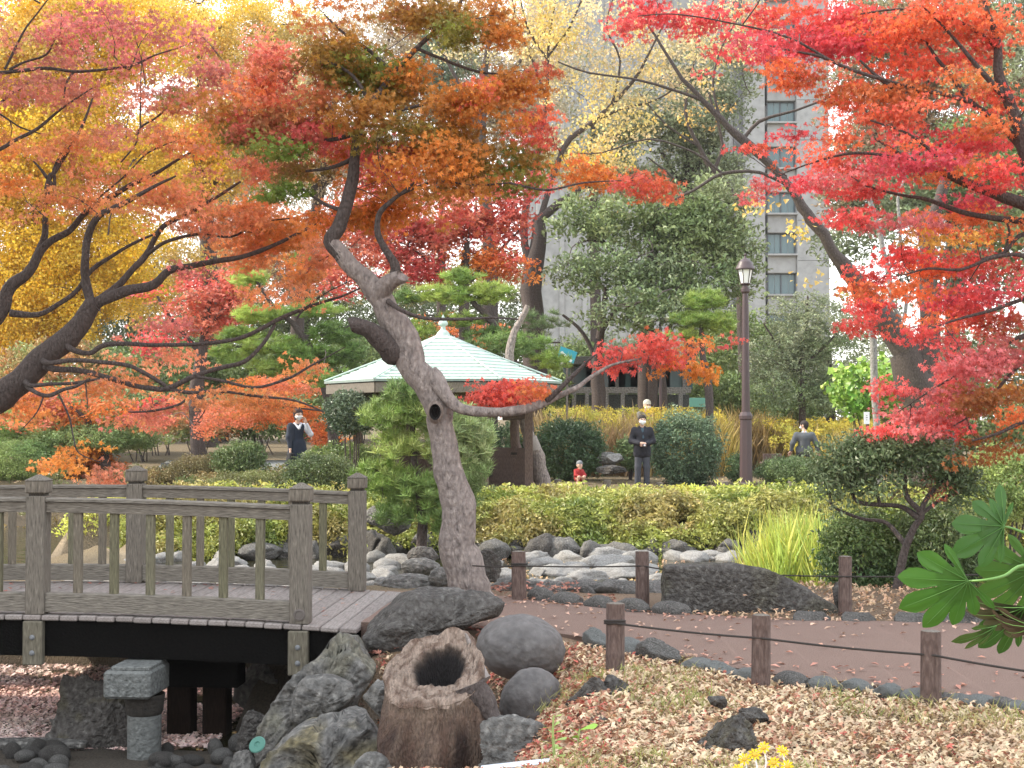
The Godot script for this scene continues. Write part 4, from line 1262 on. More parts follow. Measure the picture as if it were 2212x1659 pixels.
	tree("pine_tree", "light green pruned pine just left of the street lamp head", [1520, 39.0], [[1535, ground_v(39, 1535), 0, 20, 1530, 850, 0, 18, 1515, 740, 0, 14, 1520, 660, 0, 6], [1518, 740, 0, 8, 1480, 715, 0, 4]],
		[[1520, 650, 55, 22, 39, 3.2, p2, p1], [1510, 690, 70, 20, 39, 3.2, p2, p1], [1475, 725, 40, 16, 39, 2.7, p1, p2], [1550, 700, 40, 24, 39, 3.0, p1, p2]], L.pine, "needle", "dark_bark", 0.18, -0.4, "", 15, 0.012, 0.35)
	tree("pine_tree", "bushy light green pine standing right behind the leaning maple trunk", [905, 19.5], [[910, ground_v(19.5, 910), 0, 26, 912, 1130, 0, 22, 905, 1050, 0, 18, 890, 950, 0, 14, 895, 860, 0, 6], [905, 1060, 0, 12, 840, 1030, 0, 7, 800, 1010, 0, 4], [898, 980, 0, 12, 970, 950, 0, 7, 1020, 930, 0, 4]],
		[[885, 850, 60, 30, 19.5, 3.7, Color(0.46, 0.56, 0.20), Color(0.18, 0.28, 0.09)], [850, 900, 70, 40, 19.5, 3.6, Color(0.42, 0.52, 0.17), p1], [930, 890, 60, 50, 19.5, 3.4, p1, Color(0.40, 0.50, 0.17)], [990, 950, 80, 80, 19.5, 4.6, Color(0.2, 0.29, 0.12), Color(0.42, 0.50, 0.22)], [860, 970, 80, 40, 19.5, 3.4, p1, Color(0.48, 0.56, 0.17)], [830, 1030, 70, 40, 19.5, 3.4, Color(0.40, 0.50, 0.13), p1], [900, 1060, 90, 45, 19.5, 3.2, p1, Color(0.22, 0.32, 0.09)], [1010, 1040, 60, 60, 19.5, 4.0, p1, Color(0.24, 0.32, 0.12)], [850, 1110, 60, 30, 19.4, 2.5, p3, p1], [960, 1120, 60, 35, 19.4, 2.4, p1, p3]], L.pine_near, "needle", "dark_bark", 0.12, -0.3, "", 50, 0.010, 0.5)
	# the big leaning tree at right and its bare boughs over the lamp
	var o := tree("cherry_tree", "big grey trunked tree leaning left behind the red maple", [2000, 29.0],
		[[2030, ground_v(29, 2030), 0, 130, 2010, 940, 0, 104, 1985, 840, 0, 88, 1950, 750, 0, 66, 1900, 680, 0, 46, 1850, 610, 0, 36, 1807, 550, 0, 28, 1764, 490, 0, 26, 1734, 447, 0, 23, 1701, 400, 0, 20, 1650, 340, 0, 18, 1604, 303, 0, 17, 1557, 257, 0, 14, 1521, 217, 0, 12, 1474, 170, 0, 10, 1430, 100, 0, 7, 1390, 40, 0, 4],
		[1985, 830, 0, 56, 2010, 700, 0, 46, 2000, 560, 0, 36, 2030, 430, 0, 26, 2060, 300, 0, 16], [1521, 217, 0, 9, 1440, 190, 0, 7, 1365, 170, 0, 6, 1271, 157, 0, 5, 1205, 133, 0, 3], [1604, 303, 0, 8, 1640, 262, 0, 7, 1720, 238, 0, 5, 1800, 205, 0, 4, 1850, 160, 0, 3],
		[1701, 400, 0, 10, 1640, 372, 0, 8, 1560, 375, 0, 8, 1500, 410, 0, 6, 1440, 440, 0, 4], [1560, 375, 0, 6, 1500, 330, 0, 5, 1400, 300, 0, 4, 1300, 330, 0, 3, 1240, 330, 0, 2], [1557, 257, 0, 7, 1540, 180, 0, 5, 1560, 100, 0, 4, 1600, 30, 0, 3]],
		[[1600, 420, 120, 60, 29, 0.1, y(0), y(1)], [1750, 480, 60, 60, 29, 0.12, y(0), y(1)], [1450, 120, 120, 100, 29, 0.07, y(0), y(1)], [1760, 620, 80, 40, 29, 0.1, y(0), Color(0.4, 0.3, 0.12)]], L.fan, "leaf", "dark_bark", 0.22, -0.3, "", 60, 0.012)
	tree("bare_tree", "dark forked trunk standing left of the office windows", [1600, 50.0], [[1610, ground_v(50, 1610), 0, 30, 1604, 700, 0, 26, 1600, 520, 0, 22, 1597, 460, 0, 20, 1584, 417, 0, 18, 1541, 367, 0, 14, 1511, 317, 0, 10, 1480, 240, 0, 7, 1500, 130, 0, 4], [1541, 370, 0, 9, 1560, 310, 0, 7, 1530, 200, 0, 4], [1600, 500, 0, 10, 1500, 430, 0, 7, 1450, 380, 0, 5, 1400, 340, 0, 3], [1511, 317, 0, 6, 1440, 270, 0, 4, 1380, 200, 0, 3]],
		[[1500, 250, 90, 90, 50, 0.06, y(0), y(1)]], L.fan, "leaf", "dark_bark", 0.22, -0.3, "", 40, 0.014)
	# pale bare stems beside it
	var s := thing("pale_barked_tree", "slim pale barked tree with bare stems among the red leaves", "tree", Vector3(gx(1925, 31), gy(gx(1925, 31), 31), -31))
	var nodes := []
	limb(s, "trunk", [1900, ground_v(31, 1900), 0, 18, 1888, 780, 0, 16, 1884, 690, 0, 15, 1925, 650, 0, 13, 1912, 560, 0, 12, 1895, 480, 0, 11, 1870, 405, 0, 8, 1850, 340, 0, 4], 31, M.pale_stone, nodes, 7)
	limb(s, "limb", [1915, 590, 0, 9, 1945, 520, 0, 8, 1940, 430, 0, 6, 1960, 370, 0, 3], 31, M.pale_stone, nodes, 7)
	limb(s, "limb", [1925, 650, 0, 10, 1950, 690, 0, 8, 1958, 640, 0, 8, 1948, 600, 0, 5], 31, M.pale_stone, nodes, 7)

func y(k: int) -> Color:
	return [Color(0.72, 0.5, 0.12), Color(0.6, 0.36, 0.12)][k]

# a rounded bush: stems and a shell of leaves
func bush(called: String, label: String, category: String, u: float, v: float, ru: float, rv: float, d: float, a: Color, b: Color, mesh: Mesh, radius: float, cover := 2.4, group := "", m := "green_leaf", squash := 0.9) -> Node3D:
	var x := gx(u, d)
	var o := thing(called, label, category, Vector3(x, gy(x, d), -d), group)
	var c := pt(u, v, d) - o.position
	var rx := ru * S * d
	var ry := rv * S * d
	var rz := rx * squash
	var st := MB.new()
	for k in 6:
		var t := c + Vector3(rr(-0.5, 0.5) * rx, rr(-0.3, 0.4) * ry, rr(-0.5, 0.5) * rz)
		var f := Vector3(c.x + rr(-0.15, 0.15) * rx, -0.05, rr(-0.15, 0.15) * rz)
		st.tube(PackedVector3Array([f, f.lerp(t, 0.5) + Vector3(rr(-0.1, 0.1), 0, rr(-0.1, 0.1)) * rx, t]), PackedFloat32Array([0.022, 0.016, 0.008]), 5)
	put("stem", st.mesh(), M.dark_bark, o, Vector3.ZERO, "stuff")
	var where := []
	var tint := PackedColorArray()
	var count := int(cover * 1.3 * 4.2 * (rx * ry + rx * rz + ry * rz) / cover_of(mesh) * 0.5)
	for k in count:
		var n := Vector3(rng.randfn(), rng.randfn(), rng.randfn()).normalized()
		var p := n * (rr(0.70, 1.0) if k % 20 else rr(1.0, 1.14)) * (1.0 + 0.22 * lump.get_noise_3dv(n * 3.0 + c) + 0.08 * lump.get_noise_3dv(n * 8.0 + c))
		p = c + p * Vector3(rx, ry, rz)
		if p.y < -0.02:
			continue
		where.append(Transform3D(spin(rr(0.75, 1.2), 0.7), p))
		tint.append(tinted(a, b, p + o.position, 1.2))
	scatter("foliage", mesh, M[m], o, where, tint)
	return o

func shrubs() -> void:
	var dg := Color(0.045, 0.085, 0.035)
	var mg := Color(0.10, 0.16, 0.06)
	var lg := Color(0.20, 0.27, 0.10)
	var az := Color(0.17, 0.16, 0.06)
	var br := Color(0.26, 0.20, 0.09)
	bush("round_bush", "big rounded dark green bush between the standing man and the lamp post", "bush", 1482, 975, 78, 84, 35, Color(0.085, 0.14, 0.075), Color(0.16, 0.23, 0.13), L.oval, 0.17, 2.2)
	bush("round_bush", "dark green bush right of the leaning prop and wrapped trunk", "bush", 1230, 972, 82, 66, 36.5, dg, mg, L.oval, 0.17, 2.2)
	bush("round_bush", "small dark bush showing left of the wooden prop", "bush", 1095, 965, 40, 48, 37, dg, mg, L.oval, 0.17, 2.2)
	bush("round_bush", "small grey green bush at the left hand of the standing man", "bush", 1360, 980, 28, 35, 36.5, mg, lg, L.oval, 0.17, 2.0)
	bush("clipped_bush", "low clipped bush right of the lamp post before the seated man", "bush", 1715, 1018, 78, 30, 34.5, Color(0.09, 0.14, 0.055), lg, L.oval_small, 0.14, 2.2)
	bush("clipped_bush", "small leggy bush close against the left of the lamp post", "bush", 1590, 1010, 24, 30, 34.2, dg, mg, L.oval_small, 0.14, 1.6)
	bush("round_bush", "dark bush right behind the seated man", "bush", 1810, 985, 45, 40, 39.5, dg, mg, L.oval, 0.17, 2.2)
	bush("big_leaf_shrub", "bright green shrub of large round leaves left of the grey trunk", "shrub", 1868, 838, 74, 62, 34, Color(0.16, 0.34, 0.05), Color(0.38, 0.52, 0.10), L.round, 0.26, 1.5)
	# clipped azalea mounds across the pond
	bush("azalea_mound", "large clipped azalea mound with brown top across the pond", "bush", 440, 1022, 78, 38, 36, az, br, L.oval_small, 0.14, 2.4, "", "green_leaf", 0.8)
	bush("azalea_mound", "smaller brownish azalea mound left of the large clipped mound", "bush", 340, 1040, 42, 26, 36.5, br, az, L.oval_small, 0.14, 2.4, "", "green_leaf", 0.8)
	bush("azalea_mound", "long low olive azalea mound under the person in navy", "bush", 540, 1045, 90, 22, 29, az, Color(0.25, 0.27, 0.09), L.oval_small, 0.14, 2.4, "", "green_leaf", 0.8)
	bush("azalea_mound", "dark green mound behind the right end of the bridge rail", "bush", 690, 1025, 74, 44, 27, Color(0.08, 0.12, 0.045), Color(0.18, 0.21, 0.08), L.oval_small, 0.14, 2.4, "", "green_leaf", 0.8)
	bush("round_bush", "yellow green leafy bush at the feet of the person in navy", "bush", 745, 992, 80, 30, 29.5, Color(0.32, 0.38, 0.08), lg, L.oval, 0.17, 2.0)
	bush("round_bush", "green bush left of the person in navy above the mounds", "bush", 520, 990, 55, 36, 33, mg, lg, L.oval, 0.17, 2.0)
	bush("round_bush", "dark grey green bush in front of the gazebo wall", "bush", 760, 890, 60, 45, 28.5, Color(0.07, 0.11, 0.06), Color(0.13, 0.17, 0.1), L.oval, 0.17, 2.0)
	bush("azalea_mound", "green bush at the left edge above the bridge rail", "bush", 50, 1000, 100, 50, 37, Color(0.18, 0.28, 0.09), Color(0.34, 0.42, 0.13), L.oval_small, 0.14, 2.2, "", "green_leaf", 0.8)
	bush("round_bush", "dusky green bush below the low orange maple at left", "bush", 210, 945, 140, 30, 38, Color(0.15, 0.24, 0.08), Color(0.3, 0.36, 0.12), L.oval, 0.17, 1.5)
	bush("round_bush", "broad green bush under the hanging orange leaves at far left", "bush", 30, 930, 90, 45, 39, Color(0.2, 0.32, 0.09), Color(0.34, 0.42, 0.12), L.oval, 0.17, 1.7)
	bush("azalea_mound", "grey green low shrub sloping down at the right edge", "bush", 2170, 1045, 110, 75, 20, Color(0.24, 0.32, 0.10), Color(0.42, 0.46, 0.12), L.oval_small, 0.14, 2.3, "", "green_leaf", 0.8)
	# dark evergreen under the azalea tree, near
	bush("azalea_bush", "dark leafy azalea bush behind the far rope post", "bush", 1862, 1195, 86, 92, 14.4, Color(0.07, 0.13, 0.05), Color(0.17, 0.23, 0.07), L.oval_small, 0.12, 2.4)
	bush("azalea_bush", "green azalea bush at the foot of the crooked azalea stems", "bush", 2025, 1190, 115, 100, 14.3, Color(0.08, 0.13, 0.05), Color(0.17, 0.22, 0.08), L.oval_small, 0.12, 2.3)
	# the old azalea: crooked stems under a flat crown
	var o := thing("azalea_tree", "old azalea with crooked reddish stems under a wide flat green crown", "bush", Vector3(gx(1945, 13.6), 0, -13.6))
	var nodes := []
	var d := 13.6
	limb(o, "stem", [1935, 1310, 0, 25.16, 1940, 1250, 0, 19.24, 1955, 1190, 0, 16.28, 1975, 1140, 0, 14.8, 1990, 1110, 0, 14.8, 1960, 1075, 0, 11.84, 1955, 1040, 0, 8.88, 1960, 990, 0, 4.44], d, M.dark_bark, nodes, 8)
	limb(o, "stem", [1985, 1120, 0, 14.8, 1950, 1095, 0.1, 10.36, 1900, 1090, 0.1, 9.62, 1850, 1082, 0.1, 8.88, 1838, 1050, 0, 6.66, 1830, 1000, 0, 3.7], d, M.dark_bark, nodes, 7)
	limb(o, "stem", [1960, 1180, 0, 13.32, 1915, 1130, 0.2, 8.88, 1860, 1120, 0.2, 7.4, 1800, 1095, 0.2, 6.66, 1790, 1060, 0.2, 5.18, 1770, 1030, 0.2, 2.96], d, M.dark_bark, nodes, 7)
	limb(o, "stem", [1985, 1110, 0, 13.32, 2015, 1060, 0, 10.36, 2050, 1030, 0, 7.4, 2080, 990, 0, 3.7], d, M.dark_bark, nodes, 7)
	limb(o, "stem", [1990, 1110, 0, 10.36, 2040, 1075, 0.1, 7.4, 2090, 1060, 0.1, 4.44], d, M.dark_bark, nodes, 6)
	limb(o, "stem", [1900, 1090, 0.1, 8.88, 1890, 1040, 0.1, 7.4, 1895, 1000, 0.1, 4.44], d, M.dark_bark, nodes, 6)
	limb(o, "stem", [1955, 1060, 0, 7.4, 1920, 1030, -0.1, 5.92, 1910, 985, -0.1, 3.7], d, M.dark_bark, nodes, 6)
	var a := Color(0.12, 0.17, 0.075)
	var b := Color(0.24, 0.28, 0.14)
	var sp := crown(o, [[1840, 985, 100, 38, d, 2.4, a, b], [1930, 965, 120, 34, d, 2.4, a, b], [2020, 985, 90, 44, d, 2.1, a, b], [2070, 1022, 60, 32, d, 1.8, a, Color(0.24, 0.18, 0.10)], [1800, 1020, 50, 30, d, 1.7, a, b], [1900, 1010, 90, 22, d, 1.4, a, b], [1830, 1040, 40, 26, d, 1.4, a, b], [1790, 1055, 34, 22, d, 1.3, a, b], [1880, 1045, 50, 20, d, 0.8, a, b], [2085, 1050, 50, 30, d, 1.6, a, b], [1840, 1070, 44, 16, d, 0.8, a, b], [1930, 1050, 50, 18, d - 0.3, 0.9, a, b], [1800, 1090, 30, 14, d, 0.7, a, b], [2040, 1085, 40, 16, d, 0.7, a, b], [1980, 1050, 60, 20, d, 0.7, a, Color(0.5, 0.15, 0.1)], [2030, 1060, 40, 18, d, 0.8, Color(0.55, 0.16, 0.1), b], [2000, 1030, 60, 16, d, 0.8, a, b]], L.oval_small, M.green_leaf, 0.11, -0.35, "crown", 0.6)
	twigs(o, nodes, sp, M.twig, 120, 0.006, 2)
	# iris clump
	o = thing("iris_clump", "tall yellow green clump of iris blades beside the stream", "plant", Vector3(gx(1735, 17.2), gy(gx(1735, 17.2), 17.2), -17.2))
	var where := []
	var tint := PackedColorArray()
	for k in 420:
		var p := Vector3(rng.randfn() * 0.30, 0, rng.randfn() * 0.28)
		if absf(p.x) > 0.62: continue
		p.x += 0.02
		where.append(Transform3D(Basis(Vector3.UP, rr(0, 6)) * Basis(Vector3.RIGHT, rr(-0.4, 0.4)) * Basis.from_scale(Vector3(1.2, rr(1.2, 2.5), 1.2)), p + Vector3(0, -0.1 + 0.05, 0)))
		tint.append(tinted(Color(0.42, 0.58, 0.12), Color(0.84, 0.76, 0.18), p * 3.0 + Vector3(1, 0, 0), 0.8))
	scatter("blade", L.blade, M.green_leaf, o, where, tint)
	# ground cover on the far bank
	where = []
	tint = PackedColorArray()
	for k in 27000:
		var u := rr(-200, 2330)
		d = rr(20.4, 29.5) if k < 14000 else rr(20.3, 23.0)
		var x := gx(u, d)
		if d < 20.75 + 0.7 * lump.get_noise_2d(x * 0.8, 4.0): continue
		if gy(x, d) < -0.5: continue
		var hgt := 0.30 + 0.06 * smoothstep(21.3, 24, d) + 0.26 * lump.get_noise_2d(x * 1.4, d * 1.4)
		hgt *= 1.0 - 0.75 * smoothstep(23.5, 26.5, d)
		var p := Vector3(x, gy(x, d) + rr(0.0, 1.0) * hgt + 0.03, -d)
		var f := patch.get_noise_2d(x * 0.8, d * 0.8) + 0.5 * patch.get_noise_2d(x * 2.5, d * 2.5)
		if f < -0.55: continue
		where.append(Transform3D(spin(rr(0.7, 1.2), 0.7), p))
		var up := smoothstep(22.0, 26.5, d)
		var c := Color(0.34, 0.36, 0.085).lerp(Color(0.60, 0.60, 0.115), up)
		c = c.lerp(Color(0.36, 0.22, 0.11), smoothstep(0.1, -0.4, f) * (0.5 if u < 1500 else 0.25))
		c = c.lerp(Color(0.14, 0.2, 0.04), smoothstep(0.15, 0.6, f) * 0.8)
		if u > 1500: c = c.lerp(Color(0.52, 0.62, 0.09), 0.6 * up)
		tint.append(tinted(c, c * 1.15, p, 1.0, 0.3))
	tag(scatter("ground_cover", L.sasa, M.green_leaf, self, where, tint), "low yellow green ground cover over the bank beyond the stream", "ground cover")
	where = []
	tint = PackedColorArray()
	for k in 6000:
		var u := rr(-150, 800)
		d = rr(26.5, 40)
		var x := gx(u, d)
		if patch.get_noise_2d(x * 0.9, d * 0.9) < 0.0: continue
		var p := Vector3(x, gy(x, d) + rr(0.0, 0.25), -d)
		where.append(Transform3D(spin(rr(0.7, 1.2), 0.7), p))
		tint.append(tinted(Color(0.15, 0.19, 0.06), Color(0.36, 0.24, 0.1), p, 1.0, 0.3))
	tag(scatter("ground_cover", L.sasa, M.green_leaf, self, where, tint), "dark mixed undergrowth on the far shore behind the bridge", "ground cover")
	# yellow reeds behind the bushes
	where = []
	tint = PackedColorArray()
	for k in 2600:
		var u := rr(1150, 1900)
		d = rr(38.5, 46)
		var x := gx(u, d)
		var tall := 1.0 + 0.3 * patch.get_noise_2d(x * 0.6, d)
		if u > 1660: tall *= 0.85
		if u > 1560 and u < 1780 and d < 41.5: continue
		var p := Vector3(x, gy(x, d) - 0.05, -d)
		where.append(Transform3D(Basis(Vector3.UP, rr(0, 6)) * Basis.from_scale(Vector3(1.6, tall * rr(1.1, 2.1), 1.6)), p))
		var f := patch.get_noise_2d(x * 0.5, d * 0.2)
		tint.append(tinted(Color(0.36, 0.23, 0.12).lerp(Color(0.62, 0.46, 0.10), clampf(f * 1.8 + 0.3, 0, 1)), Color(0.44, 0.33, 0.12), p, 0.8, 0.4))
	tag(scatter("reeds", L.reed, M.leaf, self, where, tint), "dry yellow and brown reeds standing behind the round bushes", "reeds")
	where = []
	tint = PackedColorArray()
	for k in 1300:
		var u := rr(1180, 1900)
		d = rr(40, 46)
		var x := gx(u, d)
		var p := Vector3(x, gy(x, d) + rr(0.9, 1.75) * (1.0 if u < 1560 else 0.8), -d)
		var f := patch.get_noise_2d(x * 0.5, d * 0.2)
		if f < -0.15: continue
		where.append(Transform3D(spin(rr(0.7, 1.3)), p))
		tint.append(tinted(Color(0.78, 0.58, 0.08), Color(0.55, 0.52, 0.1), p, 0.8))
	tag(scatter("ground_cover", L.sasa, M.leaf, self, where, tint), "yellow leafy tops among the reeds below the pavilion rail", "ground cover")

func waterside() -> void:
	# the row of stones that dams the stream, and the stones lying in it
	var pale := []
	for k in 6:
		pale.append(rock_mesh(Vector3(0.5, 0.5, 0.5), 100 + k, 4 if k % 2 else 0, 0.09, 3, Color(1, 1, 1)))
	var put_stone := func(label: String, group: String, u: float, d: float, w: float, h: float, y: float, m: String) -> void:
		var s := put("stream_stone" if m == "pale_stone" else "bank_stone", pale[rng.randi() % 6], M[m], self, Vector3(gx(u, d), y, -d))
		s.basis = Basis(Vector3.UP, rr(0, TAU)) * Basis.from_scale(Vector3(w, h, w * rr(0.6, 0.85)))
		s.rotation.x += rr(-0.1, 0.1)
		tag(s, label, "stone", group)
	var g1 := "pale stones lying in the stream"
	var t1 := "pale rounded river stone lying in the shallow stream behind the log posts"
	# those the photo shows, by place
	for q in [[1265, 18.0, 0.62, 0.2], [1355, 18.3, 0.8, 0.26], [1240, 19.0, 0.5, 0.22], [1330, 19.4, 0.55, 0.3], [1290, 19.6, 0.5, 0.28], [1400, 19.0, 0.5, 0.16], [1195, 18.6, 0.5, 0.2], [1180, 19.6, 0.5, 0.22], [1085, 18.0, 0.5, 0.26], [1060, 19.2, 0.4, 0.24], [1455, 20.6, 0.5, 0.24], [1495, 20.5, 0.6, 0.25], [1535, 20.6, 0.55, 0.24], [1570, 20.5, 0.55, 0.24], [1610, 20.6, 0.5, 0.24], [1375, 20.3, 0.6, 0.3], [1310, 20.4, 0.6, 0.3], [1240, 20.2, 0.6, 0.28], [1150, 20.3, 0.5, 0.25], [1330, 17.3, 0.4, 0.16], [1210, 17.5, 0.35, 0.14], [1420, 18.0, 0.4, 0.14]]:
		put_stone.call(t1, g1, q[0], q[1], q[2], q[3] * 1.05, -0.40, "pale_stone")
	for k in 10:
		var q := rr(16.6, 20.4)
		put_stone.call(t1, g1, rr(1060, 1480), q, rr(0.18, 0.4), rr(0.12, 0.22), -0.41, "pale_stone")
	var g2 := "pale stones of the cascade behind the bridge rails"
	for k in 46:
		var q := rr(16.3, 20.5)
		put_stone.call("pale flat stone in the rocky cascade seen between the bridge balusters", g2, rr(170, 900), q, rr(0.3, 0.6), rr(0.16, 0.3), -0.38, "pale_stone")
	for k in 16:
		put_stone.call("pale flat stone in the rocky cascade seen between the bridge balusters", g2, 180 + 40 * k + rr(-10, 10), 15.9, rr(0.5, 0.8), rr(0.7, 1.0), -0.75, "rock")
	var g3 := "dark stones along the foot of the far bank"
	for k in 34:
		put_stone.call("dark grey stone set along the foot of the far bank", g3, 560 + 34 * k + rr(-14, 14), 20.9 + rr(-0.4, 0.3), rr(0.3, 0.7), rr(0.25, 0.5), -0.36 + rr(-0.05, 0.08), "rock" if rng.randf() < 0.6 else "dark_rock")
	# edge of the path's verge to the stream
	for k in 9:
		put_stone.call("low grey stone at the stream edge just beyond the path", "grey stones between path and stream", 1120 + 38 * k + rr(-8, 8), 13.5 + rr(-0.15, 0.15), rr(0.35, 0.6), rr(0.16, 0.24), -0.02, "rock")
	# stones round the foot of the big tree
	stone("boulder", "rounded grey boulder left of the maple foot beyond the deck", "boulder", 865, 1205, 950, 1245, 15.0, 131, "rock")
	stone("boulder", "brown boulder under the small pine above the deck end", "boulder", 880, 1180, 945, 1225, 16.5, 132, "dark_rock")
	stone("boulder", "long low brown boulder beside the end of the deck", "boulder", 820, 1240, 950, 1290, 13.9, 133, "rock", 0, 0.08)
	stone("boulder", "grey boulder leaning on the left of the maple foot", "boulder", 925, 1225, 985, 1270, 13.7, 134, "rock")
	stone("boulder", "pale grey rounded stone with red leaves at the maple foot", "boulder", 920, 1268, 1010, 1305, 12.3, 135, "rock", 0, 0.05)
	stone("boulder", "dark rock right of the maple foot by the stream", "boulder", 1030, 1190, 1080, 1250, 14.6, 136, "dark_rock", 6)
	stone("boulder", "small white stone beside the end post of the far railing", "stone", 808, 1250, 846, 1276, 14.4, 137, "pale_stone", 0, 0.05).position.y += 0.02
	stone("boulder", "mossy brown boulder in the ground cover above the stream", "boulder", 1340, 1165, 1420, 1215, 22.0, 138, "dark_rock", 5)
	stone("boulder", "grey boulder half hidden in leaves on the bank above the stream", "boulder", 1220, 1100, 1310, 1160, 23.5, 139, "rock", 6)
	stone("boulder", "grey boulder behind the end of the bridge rail", "boulder", 795, 1095, 880, 1150, 20.5, 140, "rock", 5)
	outline_rock("long flat topped dark boulder between the far log posts", [1432, 1356, 1433, 1300, 1437, 1238, 1450, 1222, 1560, 1222, 1660, 1234, 1712, 1256, 1755, 1284, 1800, 1312, 1812, 1356, 1620, 1362], 11.9, 0.4, "dark_rock", 0.022, 141, Color(0.9, 0.9, 0.5, 0.4), 0.12)
	stone("boulder", "dark stone hard against the grey log post by the azalea", "stone", 1795, 1265, 1835, 1330, 12.0, 142, "dark_rock", 4)

func street_lamp() -> void:
	var d := 33.0
	var x := gx(1611, d)
	var base := gy(x, d)
	var o := thing("street_lamp", "dark brown iron street lamp with a domed lantern on a tall post", "street lamp", Vector3(x, base, -d))
	var k := S * d
	var h := func(v: float) -> float: return pt(1611, v, d).y - base
	var b := MB.new()
	b.lathe(PackedVector2Array([Vector2(0.19, 0), Vector2(0.185, 0.1), Vector2(0.15, 0.14), Vector2(0.135, h.call(905) - 0.02), Vector2(0.155, h.call(905)), Vector2(0.155, h.call(898)), Vector2(0.115, h.call(890))]), 8, Vector3.ZERO, true)
	put("base", b.mesh(), M.lamp_iron, o)
	b = MB.new()
	b.lathe(PackedVector2Array([Vector2(0.10, h.call(892)), Vector2(0.086, h.call(780)), Vector2(0.076, h.call(660)), Vector2(0.066, h.call(632))]), 16)
	put("pole", b.mesh(), M.lamp_iron, o)
	b = MB.new()
	b.lathe(PackedVector2Array([Vector2(0.075, h.call(634)), Vector2(0.105, h.call(630)), Vector2(0.105, h.call(624)), Vector2(0.07, h.call(621)), Vector2(0.07, h.call(617)), Vector2(0.12, h.call(614)), Vector2(0.12, h.call(612))]), 16)
	put("collar", b.mesh(), M.lamp_iron, o)
	# six tapered panes between bars
	var y0: float = h.call(612)
	var y1: float = h.call(583)
	for j in 6:
		var g := MB.new()
		var f := MB.new()
		var p := func(t: float, r: float, yy: float) -> Vector3: return Vector3(cos(t) * r, yy, sin(t) * r)
		var t0 := j * PI / 3
		var t1 := t0 + PI / 3
		g.quad(p.call(t0, 0.105, y0), p.call(t1, 0.105, y0), p.call(t1, 0.165, y1), p.call(t0, 0.165, y1), p.call(t0 + PI / 6, 1.0, 0.0))
		put("pane", g.mesh(), M.white_glass, o)
		f.tube(PackedVector3Array([p.call(t0, 0.108, y0), p.call(t0, 0.17, y1)]), PackedFloat32Array([0.012, 0.012]), 6)
		put("bar", f.mesh(), M.lamp_iron, o)
	b = MB.new()
	b.lathe(PackedVector2Array([Vector2(0.17, y1), Vector2(0.225, y1 + 0.01), Vector2(0.225, y1 + 0.03), Vector2(0.19, h.call(574)), Vector2(0.15, h.call(566)), Vector2(0.085, h.call(560)), Vector2(0.03, h.call(557)), Vector2(0.02, h.call(553)), Vector2(0.035, h.call(550)), Vector2(0.0, h.call(546))]), 18)
	put("cap", b.mesh(), M.lamp_iron, o)

